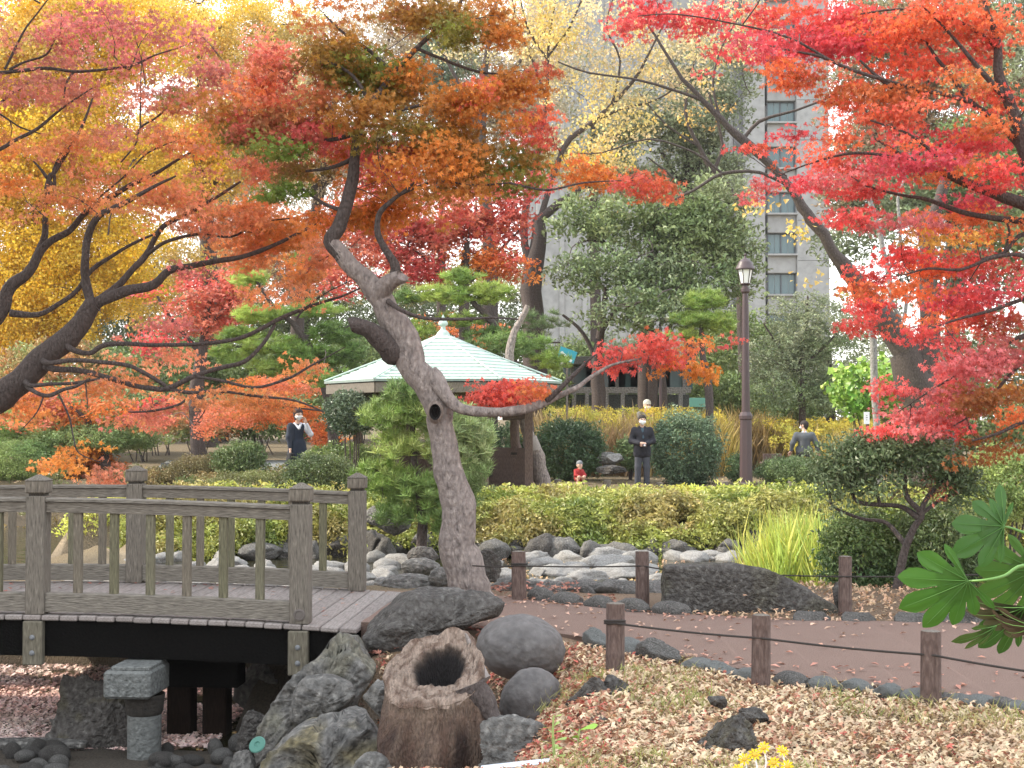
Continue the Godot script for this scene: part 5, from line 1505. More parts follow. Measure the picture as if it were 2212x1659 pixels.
func far_bank_things() -> void:
	# short posts with a low rail at the far path
	for q in [[1312, 0, 34], [1425, 0, 33], [1565, 0, 33.5], [1710, 0, 33.8], [1205, 0, 34.5]]:
		var d: float = q[2] - 2.0
		var gv := ground_v(d, q[0])
		log_post("low grey log post at the edge of the far path", q[0], gv - 22, gv, d, 16, "timber", "low posts along the far path")
	# prop and wrapped trunk
	var d := 30.5
	var o := thing("wooden_prop", "upright wooden prop with a short crossbar in front of the dark bush", "prop", Vector3(gx(1117, d), gy(gx(1117, d), d), -d))
	var nodes := []
	limb(o, "upright", [1118, ground_v(d, 1117) + 4, 0, 26, 1117, 1000, 0, 24, 1114, 940, 0, 22, 1112, 893, 0, 20], d, M.log, nodes, 8, 0.1)
	limb(o, "crossbar", [1085, 903, -0.1, 12, 1112, 900, -0.1, 13, 1140, 899, -0.1, 11], d, M.log, nodes, 7, 0.1)
	var b := MB.new()
	b.lathe(PackedVector2Array([Vector2(0.135, 0), Vector2(0.14, 0.02), Vector2(0.135, 0.05)]), 12)
	put("tie", b.mesh(), M.rope, o, pt(1117, 982, d) - o.position)
	o = thing("leaning_tree", "leaning grey trunk bandaged with a pale band beside the wooden prop", "tree", Vector3(gx(1165, d + 0.6), gy(gx(1165, d + 0.6), d + 0.6), -d - 0.6))
	limb(o, "trunk", [1182, ground_v(d, 1182) + 6, 0.6, 38, 1160, 990, 0.6, 32, 1140, 940, 0.6, 28, 1125, 890, 0.6, 26, 1100, 820, 0.6, 22, 1105, 740, 0.6, 18, 1140, 660, 0.6, 12], d, M.bark, nodes, 9)
	limb(o, "bandage", [1152, 973, 0.6, 38, 1143, 948, 0.6, 36], d, M.deck_timber, nodes, 10, 0.05)
	# pavilion rail and windows behind the reeds
	d = 47.0
	o = thing("pavilion", "low grey pavilion with a long rail and pale posts behind the reeds", "building", Vector3(gx(1360, d), gy(gx(1360, d), d), -d))
	var yy := func(v: float) -> float: return pt(1360, v, d).y - o.position.y
	var xx := func(u: float) -> float: return gx(u, d) - o.position.x
	b = MB.new()
	b.box(Vector3(0, (yy.call(838) + yy.call(848)) / 2, 0.0), Vector3(xx.call(1490) - xx.call(1225), 0.2, 0.12))
	put("rail", b.mesh(), M.pale_stone, o)
	for u: float in [1240.0, 1268.0, 1310.0, 1345.0, 1386.0, 1430.0, 1470.0]:
		b = MB.new()
		b.box(Vector3(xx.call(u), yy.call(848) / 2, 0.0), Vector3(0.13, yy.call(848), 0.1))
		put("post", b.mesh(), M.pale_stone, o)
	b = MB.new()
	b.col = Color(0.6, 0.62, 0.62)
	b.box(Vector3(0, yy.call(852) / 2, -0.5), Vector3(xx.call(1490) - xx.call(1225), yy.call(852), 0.1))
	put("low_wall", b.mesh(), M.concrete, o)
	for k in 5:
		b = MB.new()
		b.col = Color(0.7, 0.8, 0.8)
		b.box(Vector3(xx.call(1265 + 50 * k), (yy.call(838) + yy.call(785)) / 2, -1.6), Vector3(1.35, yy.call(785) - yy.call(838), 0.06))
		put("window", b.mesh(), M.glass_dark, o)
	for k in 6:
		b = MB.new()
		b.box(Vector3(xx.call(1240 + 50 * k), yy.call(785) / 2, -1.55), Vector3(0.12, yy.call(785), 0.14))
		put("post", b.mesh(), M.pale_stone, o)
	b = MB.new()
	b.box(Vector3(0, yy.call(778), -1.5), Vector3(xx.call(1500) - xx.call(1215), 0.25, 3.0))
	put("roof", b.mesh(), M.concrete, o)
	# two dark trunks in front of it
	o = thing("bare_tree", "dark straight trunk in front of the pavilion rail, left one", "tree", Vector3(gx(1293, 44), gy(0, 44), -44))
	limb(o, "trunk", [1295, ground_v(44, 1295), 0, 34, 1293, 850, 0, 32, 1290, 780, 0, 26, 1300, 700, 0, 18, 1310, 620, 0, 10], 44, M.dark_bark, nodes, 8)
	limb(o, "limb", [1291, 790, 0, 14, 1260, 720, 0, 9, 1215, 680, 0, 5], 44, M.dark_bark, nodes, 6)
	limb(o, "limb", [1297, 720, 0, 12, 1340, 660, 0, 8, 1375, 640, 0, 4], 44, M.dark_bark, nodes, 6)
	o = thing("bare_tree", "dark double trunk right of the pavilion rail", "tree", Vector3(gx(1415, 44), gy(0, 44), -44))
	limb(o, "trunk", [1413, ground_v(44, 1413), 0, 24, 1411, 850, 0, 22, 1415, 780, 0, 18, 1405, 700, 0, 12, 1420, 640, 0, 7], 44, M.dark_bark, nodes, 8)
	limb(o, "trunk", [1430, ground_v(44, 1430), 0, 20, 1432, 850, 0, 18, 1428, 780, 0, 14, 1450, 700, 0, 9], 44, M.dark_bark, nodes, 8)
	# twin globe lamp
	d = 43.0
	o = thing("globe_lamp", "white twin head lamp among the branches right of the gazebo", "lamp", Vector3(gx(1425, d), gy(0, d), -d))
	b = MB.new()
	b.tube(PackedVector3Array([Vector3(0, 0, 0.3), Vector3(0, pt(0, 700, d).y, 0.3)]), PackedFloat32Array([0.05, 0.04]), 8)
	put("pole", b.mesh(), M.lamp_iron, o)
	for u: float in [1405.0, 1445.0]:
		b = MB.new()
		b.lathe(PackedVector2Array([Vector2(0, -0.12), Vector2(0.14, -0.1), Vector2(0.2, -0.02), Vector2(0.18, 0.07), Vector2(0.1, 0.12), Vector2(0, 0.13)]), 14)
		put("globe", b.mesh(), M.white_glass, o, Vector3(gx(u, d) - o.position.x, pt(u, 688, d).y - o.position.y, 0.3))
		b = MB.new()
		b.tube(PackedVector3Array([Vector3(0, pt(0, 702, d).y, 0.3), Vector3(gx(u, d) - o.position.x, pt(u, 697, d).y - o.position.y, 0.3)]), PackedFloat32Array([0.03, 0.03]), 6)
		put("arm", b.mesh(), M.lamp_iron, o)
	# teal notice board, small green board, small white sign
	d = 40.0
	o = thing("notice_board", "tilted teal and white notice board right of the gazebo roof", "sign", Vector3(gx(1225, d), gy(0, d), -d))
	b = MB.new()
	b.box(Vector3(0, pt(0, 790, d).y / 2, -0.04), Vector3(0.06, pt(0, 790, d).y, 0.06))
	put("stake", b.mesh(), M.timber, o)
	b = MB.new()
	b.col = Color(0.03, 0.30, 0.36)
	b.box(Vector3.ZERO, Vector3(0.5, 0.34, 0.03), Basis(Vector3.BACK, -0.35))
	b.col = Color(0.75, 0.78, 0.8)
	b.box(Vector3(-0.02, -0.05, 0.017), Vector3(0.4, 0.07, 0.012), Basis(Vector3.BACK, -0.75))
	put("board", b.mesh(), M.plain, o, Vector3(0, pt(0, 775, d).y, 0))
	d = 41.0
	o = thing("small_board", "small green board on a leaning stake above the round bush", "sign", Vector3(gx(1510, d), gy(0, d), -d))
	b = MB.new()
	b.tube(PackedVector3Array([Vector3(0.45, 0, 0), Vector3(0.3, 1.6, 0), Vector3(0.25, 2.1, 0)]), PackedFloat32Array([0.06, 0.05, 0.04]), 7)
	put("stake", b.mesh(), M.deck_timber, o)
	b = MB.new()
	b.col = Color(0.10, 0.26, 0.20)
	b.box(Vector3.ZERO, Vector3(0.56, 0.26, 0.03))
	put("board", b.mesh(), M.plain, o, Vector3(0.0, pt(0, 878, d).y, 0.06))
	d = 33.0
	o = thing("plant_label", "small white plant label on a stake beside the grey trunk", "sign", Vector3(gx(1872, d), gy(0, d), -d))
	b = MB.new()
	b.box(Vector3(0, pt(0, 905, d).y / 2, -0.02), Vector3(0.03, pt(0, 905, d).y, 0.03))
	put("stake", b.mesh(), M.lamp_iron, o)
	b = MB.new()
	b.col = Color(0.75, 0.77, 0.78)
	b.box(Vector3.ZERO, Vector3(0.13, 0.28, 0.015))
	b.col = Color(0.15, 0.15, 0.18)
	for k in 3:
		b.box(Vector3(0.0, 0.06 - k * 0.05, 0.008), Vector3(0.02 + 0.02 * (k % 2), 0.02, 0.006))
	put("plate", b.mesh(), M.plain, o, Vector3(0, pt(0, 905, d).y, 0))
	# stones before the dark bush, and the grey block left of the prop
	stone("boulder", "grey rounded stone left of the standing man", "stone", 1290, 975, 1335, 1006, 36, 151, "rock")
	stone("boulder", "small pale stone left of the standing man", "stone", 1312, 980, 1342, 1006, 35.5, 152, "pale_stone", 5)
	stone("boulder", "squared grey stone block left of the wooden prop", "stone", 1050, 1000, 1112, 1050, 31.5, 153, "rock", 12, 0.03)
	stone("boulder", "low flat stone in front of the pale stone", "stone", 1280, 1006, 1345, 1026, 35.2, 154, "dark_rock", 7)
	# far grey path between the mounds
	var f := MB.new()
	f.quad(Vector3(gx(330, 37), 0.16, -36), Vector3(gx(640, 37), 0.16, -36), Vector3(gx(660, 44), 0.3, -46), Vector3(gx(330, 44), 0.3, -46), Vector3.UP)
	structure("far_path", f.mesh(), M.concrete)
	f = MB.new()
	f.box(Vector3(0, 0.2, 0), Vector3(1.9, 0.42, 0.35))
	tag(put("stone_wall", f.mesh(), M.concrete, self, Vector3(gx(430, 37.5), gy(0, 37.5), -37.5)), "low grey stone wall behind the large azalea mound", "wall")
	# bench of the seated man
	d = 37.5
	o = thing("park_bench", "brown wooden bench under the man in the grey jacket", "bench", Vector3(gx(1715, d), gy(0, d), -d + 0.05))
	for k in 3:
		b = MB.new()
		b.box(Vector3(0, 0.42, -0.16 + k * 0.15), Vector3(1.75, 0.04, 0.13))
		put("slat", b.mesh(), M.log, o)
	b = MB.new()
	b.box(Vector3(-0.62, 0.55, 0.24), Vector3(0.5, 0.22, 0.04))
	put("back_board", b.mesh(), M.log, o)
	for s: float in [-0.7, 0.7]:
		b = MB.new()
		b.box(Vector3(s, 0.2, 0), Vector3(0.08, 0.4, 0.4))
		put("leg", b.mesh(), M.log, o)

# low planting that fills the far shore, so that no bare ground shows between the trees
func far_planting() -> void:
	var g := Color(0.16, 0.23, 0.075)
	var h := Color(0.29, 0.35, 0.13)
	var r := Color(0.60, 0.28, 0.12)
	var k := 0
	for q in [[-40, 900, 120, 50, 46, g, h, "dark green thicket at the left edge under the ginkgo"], [130, 880, 130, 50, 48, g, h, "green thicket below the ginkgo right of its trunk"], [300, 890, 110, 46, 47, h, g, "dull green thicket behind the low grey wall"], [430, 905, 100, 40, 45, g, r, "brownish thicket under the pink red maple"], [560, 895, 110, 46, 46, g, h, "dark thicket behind the person in navy"], [700, 880, 110, 50, 47, g, h, "green thicket left of the gazebo"], [120, 800, 140, 60, 52, h, r, "tall mixed thicket under the yellow ginkgo crown"], [350, 800, 140, 60, 52, g, h, "tall green thicket under the pale ginkgo"], [580, 800, 140, 60, 53, g, h, "tall green thicket behind the pruned pine"], [780, 790, 120, 60, 54, h, g, "tall green thicket behind the gazebo roof edge"], [1130, 850, 110, 50, 48, g, h, "green thicket between gazebo and pavilion"], [1560, 850, 80, 40, 50, g, h, "green thicket left of the lamp post behind the reeds"], [1690, 870, 110, 40, 50, g, h, "green thicket right of the lamp post behind the reeds"], [1950, 880, 110, 60, 46, g, h, "green thicket behind the big grey trunk"], [2120, 900, 120, 70, 44, g, h, "green thicket at the right edge under the red leaves"], [1240, 800, 60, 60, 52, g, h, "dark thicket behind the teal notice board"], [1600, 760, 90, 90, 56, h, g, "tall grey green thicket behind the street lamp pole"]]:
		bush("thicket", q[7], "shrub", q[0], q[1], q[2], q[3], q[4], q[5], q[6], L.oval_far, 0.34, 1.5)

# ---- people: a smooth field round tapered bones, meshed with surface nets
func bone(a: Vector3, ra: float, b: Vector3, rb: float, c := Color(1, 1, 1)) -> Array:
	return [a, ra, b, rb, c]

func field(bones: Array, cell: float, soft: float, into: MB = null) -> MB:
	var lo := Vector3.ONE * 1e6
	var hi := -lo
	for q in bones:
		for e: int in [0, 2]:
			lo = lo.min(q[e] - Vector3.ONE * (q[e + 1] + cell * 3))
			hi = hi.max(q[e] + Vector3.ONE * (q[e + 1] + cell * 3))
	var n := Vector3i(((hi - lo) / cell).ceil()) + Vector3i.ONE
	var f := PackedFloat32Array()
	f.resize(n.x * n.y * n.z)
	f.fill(1.0)
	var near := PackedFloat32Array()
	near.resize(f.size())
	near.fill(9.0)
	var who := PackedInt32Array()
	who.resize(f.size())
	for w in bones.size():
		var q: Array = bones[w]
		var a: Vector3 = q[0]
		var ra: float = q[1]
		var ab: Vector3 = q[2] - a
		var dr: float = q[3] - ra
		var l2 := maxf(ab.length_squared(), 1e-9)
		var pad := maxf(ra, ra + dr) + soft + cell * 2
		var b0 := Vector3i(((a.min(q[2]) - Vector3.ONE * pad - lo) / cell).floor()).max(Vector3i.ZERO)
		var b1 := Vector3i(((a.max(q[2]) + Vector3.ONE * pad - lo) / cell).ceil()).min(n - Vector3i.ONE)
		for z in range(b0.z, b1.z + 1):
			for y in range(b0.y, b1.y + 1):
				for x in range(b0.x, b1.x + 1):
					var p := lo + Vector3(x, y, z) * cell
					var t := clampf((p - a).dot(ab) / l2, 0, 1)
					var e := (p - a - ab * t).length() - ra - dr * t
					var k := (z * n.y + y) * n.x + x
					if e < near[k]:
						near[k] = e
						who[k] = w
					var h := maxf(soft - absf(f[k] - e), 0.0) / soft
					f[k] = minf(f[k], e) - h * h * soft * 0.25
	var m := MB.new()
	var id := PackedInt32Array()
	id.resize(f.size())
	id.fill(-1)
	var step := [1, n.x, n.x * n.y]
	var corners := [0, 1, n.x, n.x + 1, n.x * n.y, n.x * n.y + 1, n.x * n.y + n.x, n.x * n.y + n.x + 1]
	var at8 := [Vector3(0, 0, 0), Vector3(1, 0, 0), Vector3(0, 1, 0), Vector3(1, 1, 0), Vector3(0, 0, 1), Vector3(1, 0, 1), Vector3(0, 1, 1), Vector3(1, 1, 1)]
	for z in n.z - 1:
		for y in n.y - 1:
			for x in n.x - 1:
				var k := (z * n.y + y) * n.x + x
				var inner := 0
				for c in 8:
					if f[k + corners[c]] < 0: inner += 1
				if inner == 0 or inner == 8: continue
				var s := Vector3.ZERO
				var cnt := 0
				for c in 8:
					for ax in 3:
						if c & (1 << ax): continue
						var d := c | (1 << ax)
						var fa := f[k + corners[c]]
						var fb := f[k + corners[d]]
						if (fa < 0) != (fb < 0):
							s += (at8[c] as Vector3).lerp(at8[d], fa / (fa - fb))
							cnt += 1
				m.col = bones[who[k]][4]
				id[k] = m.vert(lo + (Vector3(x, y, z) + s / cnt) * cell)
	for z in range(1, n.z - 1):
		for y in range(1, n.y - 1):
			for x in range(1, n.x - 1):
				var k := (z * n.y + y) * n.x + x
				for ax in 3:
					var inn := f[k] < 0
					if inn == (f[k + step[ax]] < 0): continue
					var u: int = step[(ax + 1) % 3]
					var v: int = step[(ax + 2) % 3]
					var a := id[k]
					var b := id[k - u]
					var c := id[k - u - v]
					var d := id[k - v]
					if a < 0 or b < 0 or c < 0 or d < 0: continue
					if inn:
						m.tri(a, b, c); m.tri(a, c, d)
					else:
						m.tri(a, c, b); m.tri(a, d, c)
	m.smooth()
	var out := 0.0
	var mid := (lo + hi) * 0.5
	for k in m.v.size():
		out += m.n[k].dot(m.v[k] - mid)
	if out < 0:
		for k in m.n.size():
			m.n[k] = -m.n[k]
	if into == null:
		return m
	var first := into.v.size()
	into.v.append_array(m.v)
	into.n.append_array(m.n)
	into.c.append_array(m.c)
	for k in m.i:
		into.i.append(k + first)
	return into

const SKIN := Color(0.62, 0.40, 0.30)

func head_bones(c: Vector3, look: float) -> Array:
	# skull, jaw, nose, ears, brow; the face is turned by look
	var t := Basis(Vector3.UP, look)
	var r := []
	r.append(bone(c + Vector3(0, 0.03, -0.015), 0.088, c + t * Vector3(0, 0.03, 0.015), 0.085, SKIN))
	r.append(bone(c + t * Vector3(0, -0.02, 0.03), 0.07, c + t * Vector3(0, -0.075, 0.05), 0.042, SKIN))
	r.append(bone(c + t * Vector3(0, 0.02, 0.10), 0.010, c + t * Vector3(0, -0.02, 0.115), 0.014, SKIN))
	for s: float in [-1.0, 1.0]:
		r.append(bone(c + t * Vector3(s * 0.082, 0.015, -0.01), 0.014, c + t * Vector3(s * 0.084, -0.03, 0.0), 0.010, SKIN))
		r.append(bone(c + t * Vector3(s * 0.035, 0.02, 0.088), 0.009, c + t * Vector3(s * 0.03, 0.02, 0.09), 0.009, Color(0.05, 0.04, 0.04)))
		r.append(bone(c + t * Vector3(s * 0.045, 0.042, 0.085), 0.008, c + t * Vector3(s * 0.025, 0.046, 0.092), 0.008, Color(0.08, 0.05, 0.04)))
	r.append(bone(c + t * Vector3(-0.022, -0.052, 0.085), 0.008, c + t * Vector3(0.022, -0.052, 0.085), 0.008, Color(0.5, 0.2, 0.18)))
	return r

func hand_into(m: MB, wrist: Vector3, dir: Vector3, palm: Vector3, curl: float, side: float) -> void:
	var d := dir.normalized()
	var n := (palm - d * palm.dot(d)).normalized()
	var w := d.cross(n) * side
	var b := [bone(wrist, 0.026, wrist + d * 0.03, 0.027, SKIN)]
	for k in 4:
		var off := (k - 1.5) * 0.02
		var a := wrist + d * 0.085 + w * off
		b.append(bone(wrist + d * 0.02 + w * off * 0.7, 0.016, a, 0.012, SKIN))
		var ln: float = [0.072, 0.082, 0.076, 0.058][k]
		var d1 := (d * cos(curl) + n * sin(curl)).normalized()
		var d2 := (d * cos(curl * 2) + n * sin(curl * 2)).normalized()
		b.append(bone(a, 0.0095, a + d1 * ln * 0.5, 0.009, SKIN))
		b.append(bone(a + d1 * ln * 0.5, 0.009, a + d1 * ln * 0.5 + d2 * ln * 0.5, 0.008, SKIN))
	var th := wrist + d * 0.03 - w * 0.03
	var td := (d * 0.7 - w * 0.6 + n * 0.4).normalized()
	b.append(bone(wrist + d * 0.015 - w * 0.015, 0.015, th, 0.012, SKIN))
	b.append(bone(th, 0.011, th + td * 0.035, 0.010, SKIN))
	b.append(bone(th + td * 0.035, 0.010, th + td * 0.035 + (td + d).normalized() * 0.028, 0.008, SKIN))
	field(b, 0.006, 0.008, m)

func mask_on(o: Node3D, c: Vector3, look: float) -> void:
	var t := Basis(Vector3.UP, look)
	var m := field([bone(c + t * Vector3(-0.045, -0.035, 0.075), 0.036, c + t * Vector3(0.045, -0.035, 0.075), 0.036), bone(c + t * Vector3(0, -0.02, 0.10), 0.026, c + t * Vector3(0, -0.07, 0.075), 0.034), bone(c + t * Vector3(-0.08, -0.025, 0.02), 0.008, c + t * Vector3(-0.045, -0.03, 0.09), 0.01), bone(c + t * Vector3(0.08, -0.025, 0.02), 0.008, c + t * Vector3(0.045, -0.03, 0.09), 0.01)], 0.009, 0.02)
	for k in m.c.size(): m.c[k] = Color(0.82, 0.84, 0.85)
	put("face_mask", m.mesh(), M.plain, o)

func garment(o: Node3D, called: String, bones: Array, c: Color, cell := 0.02, soft := 0.05) -> void:
	for q in bones: q[4] = c
	put(called, field(bones, cell, soft).mesh(), M.cloth, o)

func hair_on(o: Node3D, c: Vector3, look: float, long: float, col: Color) -> void:
	var t := Basis(Vector3.UP, look)
	var b := [bone(c + t * Vector3(0, 0.055, -0.03), 0.095, c + t * Vector3(0, 0.062, 0.012), 0.088, col), bone(c + t * Vector3(-0.05, 0.07, 0.055), 0.032, c + t * Vector3(0.05, 0.075, 0.055), 0.032, col), bone(c + t * Vector3(0, 0.0, -0.05), 0.075, c + t * Vector3(0, -long, -0.045), 0.06, col)]
	for s: float in [-1.0, 1.0]:
		b.append(bone(c + t * Vector3(s * 0.075, 0.05, 0.01), 0.03, c + t * Vector3(s * 0.08, 0.02 - long * 0.7, -0.005), 0.022, col))
	var m := field(b, 0.011, 0.02)
	for k in m.v.size():
		m.v[k] += m.n[k] * 0.006 * lump.get_noise_3dv(m.v[k] * Vector3(40, 8, 40))
	put("hair", m.mesh(), M.cloth, o)

func people() -> void:
	var V := func(x: float, y: float, z: float) -> Vector3: return Vector3(x, y, z)
	# man standing before the round bush, hands together at his waist
	var d := 34.0
	var o := thing("person", "standing person in black jacket and grey trousers with white face mask", "person", Vector3(gx(1387, d), gy(gx(1387, d), d), -d))
	var sc := (pt(1387, 897, d).y - o.position.y) / 1.73
	o.scale = Vector3.ONE * sc
	var hc := Vector3(0.0, 1.60, 0.03)
	var bo := [bone(Vector3(0, 1.38, -0.02), 0.052, Vector3(0, 1.54, 0.0), 0.05, SKIN), bone(Vector3(-0.10, 1.28, -0.02), 0.10, Vector3(0.10, 1.28, -0.02), 0.10), bone(Vector3(0, 1.25, -0.01), 0.13, Vector3(0, 0.98, 0), 0.125), bone(Vector3(-0.07, 0.92, 0), 0.12, Vector3(0.07, 0.92, 0), 0.12)]
	for s: float in [-1.0, 1.0]:
		bo.append(bone(Vector3(s * 0.09, 0.88, 0), 0.088, Vector3(s * 0.105, 0.47, 0.015), 0.058))
		bo.append(bone(Vector3(s * 0.105, 0.47, 0.015), 0.056, Vector3(s * 0.11, 0.08, -0.01), 0.042))
		bo.append(bone(Vector3(s * 0.11, 0.05, -0.03), 0.04, Vector3(s * 0.125, 0.035, 0.14), 0.035))
		bo.append(bone(Vector3(s * 0.19, 1.38, -0.02), 0.06, Vector3(s * 0.25, 1.10, 0.0), 0.046))
		bo.append(bone(Vector3(s * 0.25, 1.10, 0.0), 0.045, Vector3(s * 0.075, 1.05, 0.22), 0.03))
	for q in bo: q[4] = SKIN
	bo.append_array(head_bones(hc, 0.05))
	var body := field(bo, 0.02, 0.03)
	hand_into(body, Vector3(-0.07, 1.05, 0.225), Vector3(1, -0.15, 0.25), Vector3(0.2, -0.3, -1), 0.5, 1)
	hand_into(body, Vector3(0.075, 1.04, 0.225), Vector3(-1, -0.2, 0.3), Vector3(-0.2, -0.2, -1), 0.5, -1)
	put("body", body.mesh(), M.skin, o)
	var j := [bone(Vector3(-0.11, 1.30, -0.02), 0.115, Vector3(0.11, 1.30, -0.02), 0.115), bone(Vector3(0, 1.26, -0.01), 0.155, Vector3(0, 0.98, 0.0), 0.155), bone(Vector3(-0.07, 0.98, 0.0), 0.135, Vector3(-0.08, 0.80, 0.0), 0.14), bone(Vector3(0.07, 0.98, 0.0), 0.135, Vector3(0.08, 0.80, 0.0), 0.14), bone(Vector3(-0.05, 1.42, -0.03), 0.055, Vector3(0.05, 1.42, -0.03), 0.055)]
	for s: float in [-1.0, 1.0]:
		j.append(bone(Vector3(s * 0.19, 1.37, -0.02), 0.082, Vector3(s * 0.265, 1.10, -0.01), 0.068))
		j.append(bone(Vector3(s * 0.265, 1.10, -0.01), 0.066, Vector3(s * 0.10, 1.05, 0.21), 0.05))
	garment(o, "jacket", j, Color(0.018, 0.018, 0.024))
	garment(o, "shirt", [bone(Vector3(0.0, 1.40, 0.085), 0.035, Vector3(0.012, 1.18, 0.13), 0.028)], Color(0.05, 0.09, 0.12), 0.012, 0.02)
	var tr := []
	for s: float in [-1.0, 1.0]:
		tr.append(bone(Vector3(s * 0.085, 0.88, 0), 0.105, Vector3(s * 0.105, 0.47, 0.015), 0.082))
		tr.append(bone(Vector3(s * 0.105, 0.47, 0.015), 0.082, Vector3(s * 0.112, 0.09, -0.005), 0.075))
	garment(o, "trousers", tr, Color(0.055, 0.06, 0.078), 0.018, 0.03)
	var sh := []
	for s: float in [-1.0, 1.0]:
		sh.append(bone(Vector3(s * 0.112, 0.045, -0.03), 0.048, Vector3(s * 0.13, 0.038, 0.15), 0.04))
	garment(o, "shoes", sh, Color(0.03, 0.03, 0.032), 0.015, 0.02)
	hair_on(o, hc, 0.05, 0.02, Color(0.035, 0.025, 0.022))
	mask_on(o, hc, 0.05)
	var cam := MB.new()
	cam.col = Color(0.05, 0.02, 0.025)
	cam.box(Vector3(0.03, 1.0, 0.30), Vector3(0.11, 0.075, 0.06), Basis.IDENTITY, 0.01)
	cam.col = Color(0.6, 0.6, 0.62)
	cam.box(Vector3(0.03, 1.0, 0.335), Vector3(0.045, 0.045, 0.03), Basis.IDENTITY, 0.01)
	tag(put("camera", cam.mesh(), M.plain, self, Vector3.ZERO), "small camera held at the waist by the standing person in black", "camera").transform = o.transform

	# woman in navy at left, one hand at her chin
	d = 34.0
	o = thing("person", "person in navy dress and white blouse with mask left of the gazebo", "person", Vector3(gx(643, d), gy(gx(643, d), d), -d), "", 0.45)
	sc = (pt(640, 884, d).y - o.position.y) / 1.60
	o.scale = Vector3.ONE * sc
	hc = Vector3(0.0, 1.47, 0.03)
	bo = [bone(Vector3(0, 1.27, -0.02), 0.044, Vector3(0, 1.42, 0.0), 0.043), bone(Vector3(-0.08, 1.19, -0.02), 0.085, Vector3(0.08, 1.19, -0.02), 0.085), bone(Vector3(0, 1.15, -0.01), 0.11, Vector3(0, 0.92, 0), 0.095), bone(Vector3(-0.06, 0.84, 0), 0.11, Vector3(0.06, 0.84, 0), 0.11)]
	for s: float in [-1.0, 1.0]:
		bo.append(bone(Vector3(s * 0.08, 0.80, 0), 0.08, Vector3(s * 0.08, 0.43, 0.015), 0.052))
		bo.append(bone(Vector3(s * 0.08, 0.43, 0.015), 0.05, Vector3(s * 0.08, 0.07, -0.01), 0.036))
		bo.append(bone(Vector3(s * 0.08, 0.05, -0.03), 0.035, Vector3(s * 0.09, 0.03, 0.12), 0.03))
	bo.append(bone(Vector3(-0.15, 1.26, -0.02), 0.05, Vector3(-0.20, 1.02, 0.04), 0.04))
	bo.append(bone(Vector3(-0.20, 1.02, 0.04), 0.04, Vector3(-0.19, 0.80, 0.10), 0.026))
	bo.append(bone(Vector3(0.15, 1.26, -0.02), 0.05, Vector3(0.24, 1.08, 0.12), 0.04))
	bo.append(bone(Vector3(0.24, 1.08, 0.12), 0.04, Vector3(0.13, 1.30, 0.19), 0.026))
	for q in bo: q[4] = SKIN
	bo.append_array(head_bones(hc, 0.1))
	body = field(bo, 0.02, 0.03)
	hand_into(body, Vector3(0.125, 1.31, 0.19), Vector3(-0.3, 1, -0.1), Vector3(-1, 0, 0.2), 0.35, 1)
	hand_into(body, Vector3(-0.19, 0.79, 0.105), Vector3(0, -1, 0.1), Vector3(1, 0, 0), 0.5, 1)
	put("body", body.mesh(), M.skin, o)
	garment(o, "dress", [bone(Vector3(-0.10, 1.22, -0.02), 0.085, Vector3(0.10, 1.22, -0.02), 0.085), bone(Vector3(0, 1.12, -0.01), 0.125, Vector3(0, 0.95, 0), 0.115), bone(Vector3(-0.05, 0.86, 0), 0.13, Vector3(-0.09, 0.48, 0), 0.16), bone(Vector3(0.05, 0.86, 0), 0.13, Vector3(0.09, 0.48, 0), 0.16), bone(Vector3(0, 0.86, 0), 0.13, Vector3(0, 0.48, 0.02), 0.17)], Color(0.018, 0.024, 0.045))
	garment(o, "cardigan", [bone(Vector3(-0.15, 1.25, -0.02), 0.07, Vector3(-0.205, 1.02, 0.04), 0.058), bone(Vector3(-0.205, 1.02, 0.04), 0.056, Vector3(-0.19, 0.82, 0.095), 0.046), bone(Vector3(-0.1, 1.2, -0.03), 0.10, Vector3(-0.06, 0.9, -0.03), 0.10)], Color(0.03, 0.036, 0.055))
	garment(o, "blouse", [bone(Vector3(0.15, 1.25, -0.02), 0.066, Vector3(0.245, 1.08, 0.12), 0.056), bone(Vector3(0.245, 1.08, 0.12), 0.056, Vector3(0.135, 1.28, 0.185), 0.042), bone(Vector3(-0.07, 1.30, 0.0), 0.03, Vector3(0.0, 1.20, 0.115), 0.024), bone(Vector3(0.07, 1.30, 0.0), 0.03, Vector3(0.0, 1.20, 0.115), 0.024)], Color(0.72, 0.74, 0.80), 0.016, 0.02)
	hair_on(o, hc, 0.1, 0.06, Color(0.05, 0.03, 0.028))
	mask_on(o, hc, 0.1)
	var bag := MB.new()
	bag.col = Color(0.02, 0.02, 0.025)
	bag.box(Vector3(-0.19, 0.58, 0.12), Vector3(0.10, 0.24, 0.26), Basis.IDENTITY, 0.03)
	bag.tube(PackedVector3Array([Vector3(-0.19, 0.68, 0.04), Vector3(-0.19, 0.74, 0.10), Vector3(-0.19, 0.68, 0.19)]), PackedFloat32Array([0.008, 0.008, 0.008]), 6)
	tag(put("handbag", bag.mesh(), M.cloth, self), "black handbag held low by the person in the navy dress", "bag").transform = o.transform

	# man on the bench, his back to us
	d = 37.5
	o = thing("person", "seated person in grey jacket seen from behind right of the lamp", "person", Vector3(gx(1737, d), 0, -d), "", PI - 0.15)
	o.position.y = pt(1737, 910, d).y - 1.28
	hc = Vector3(0.0, 1.15, 0.03)
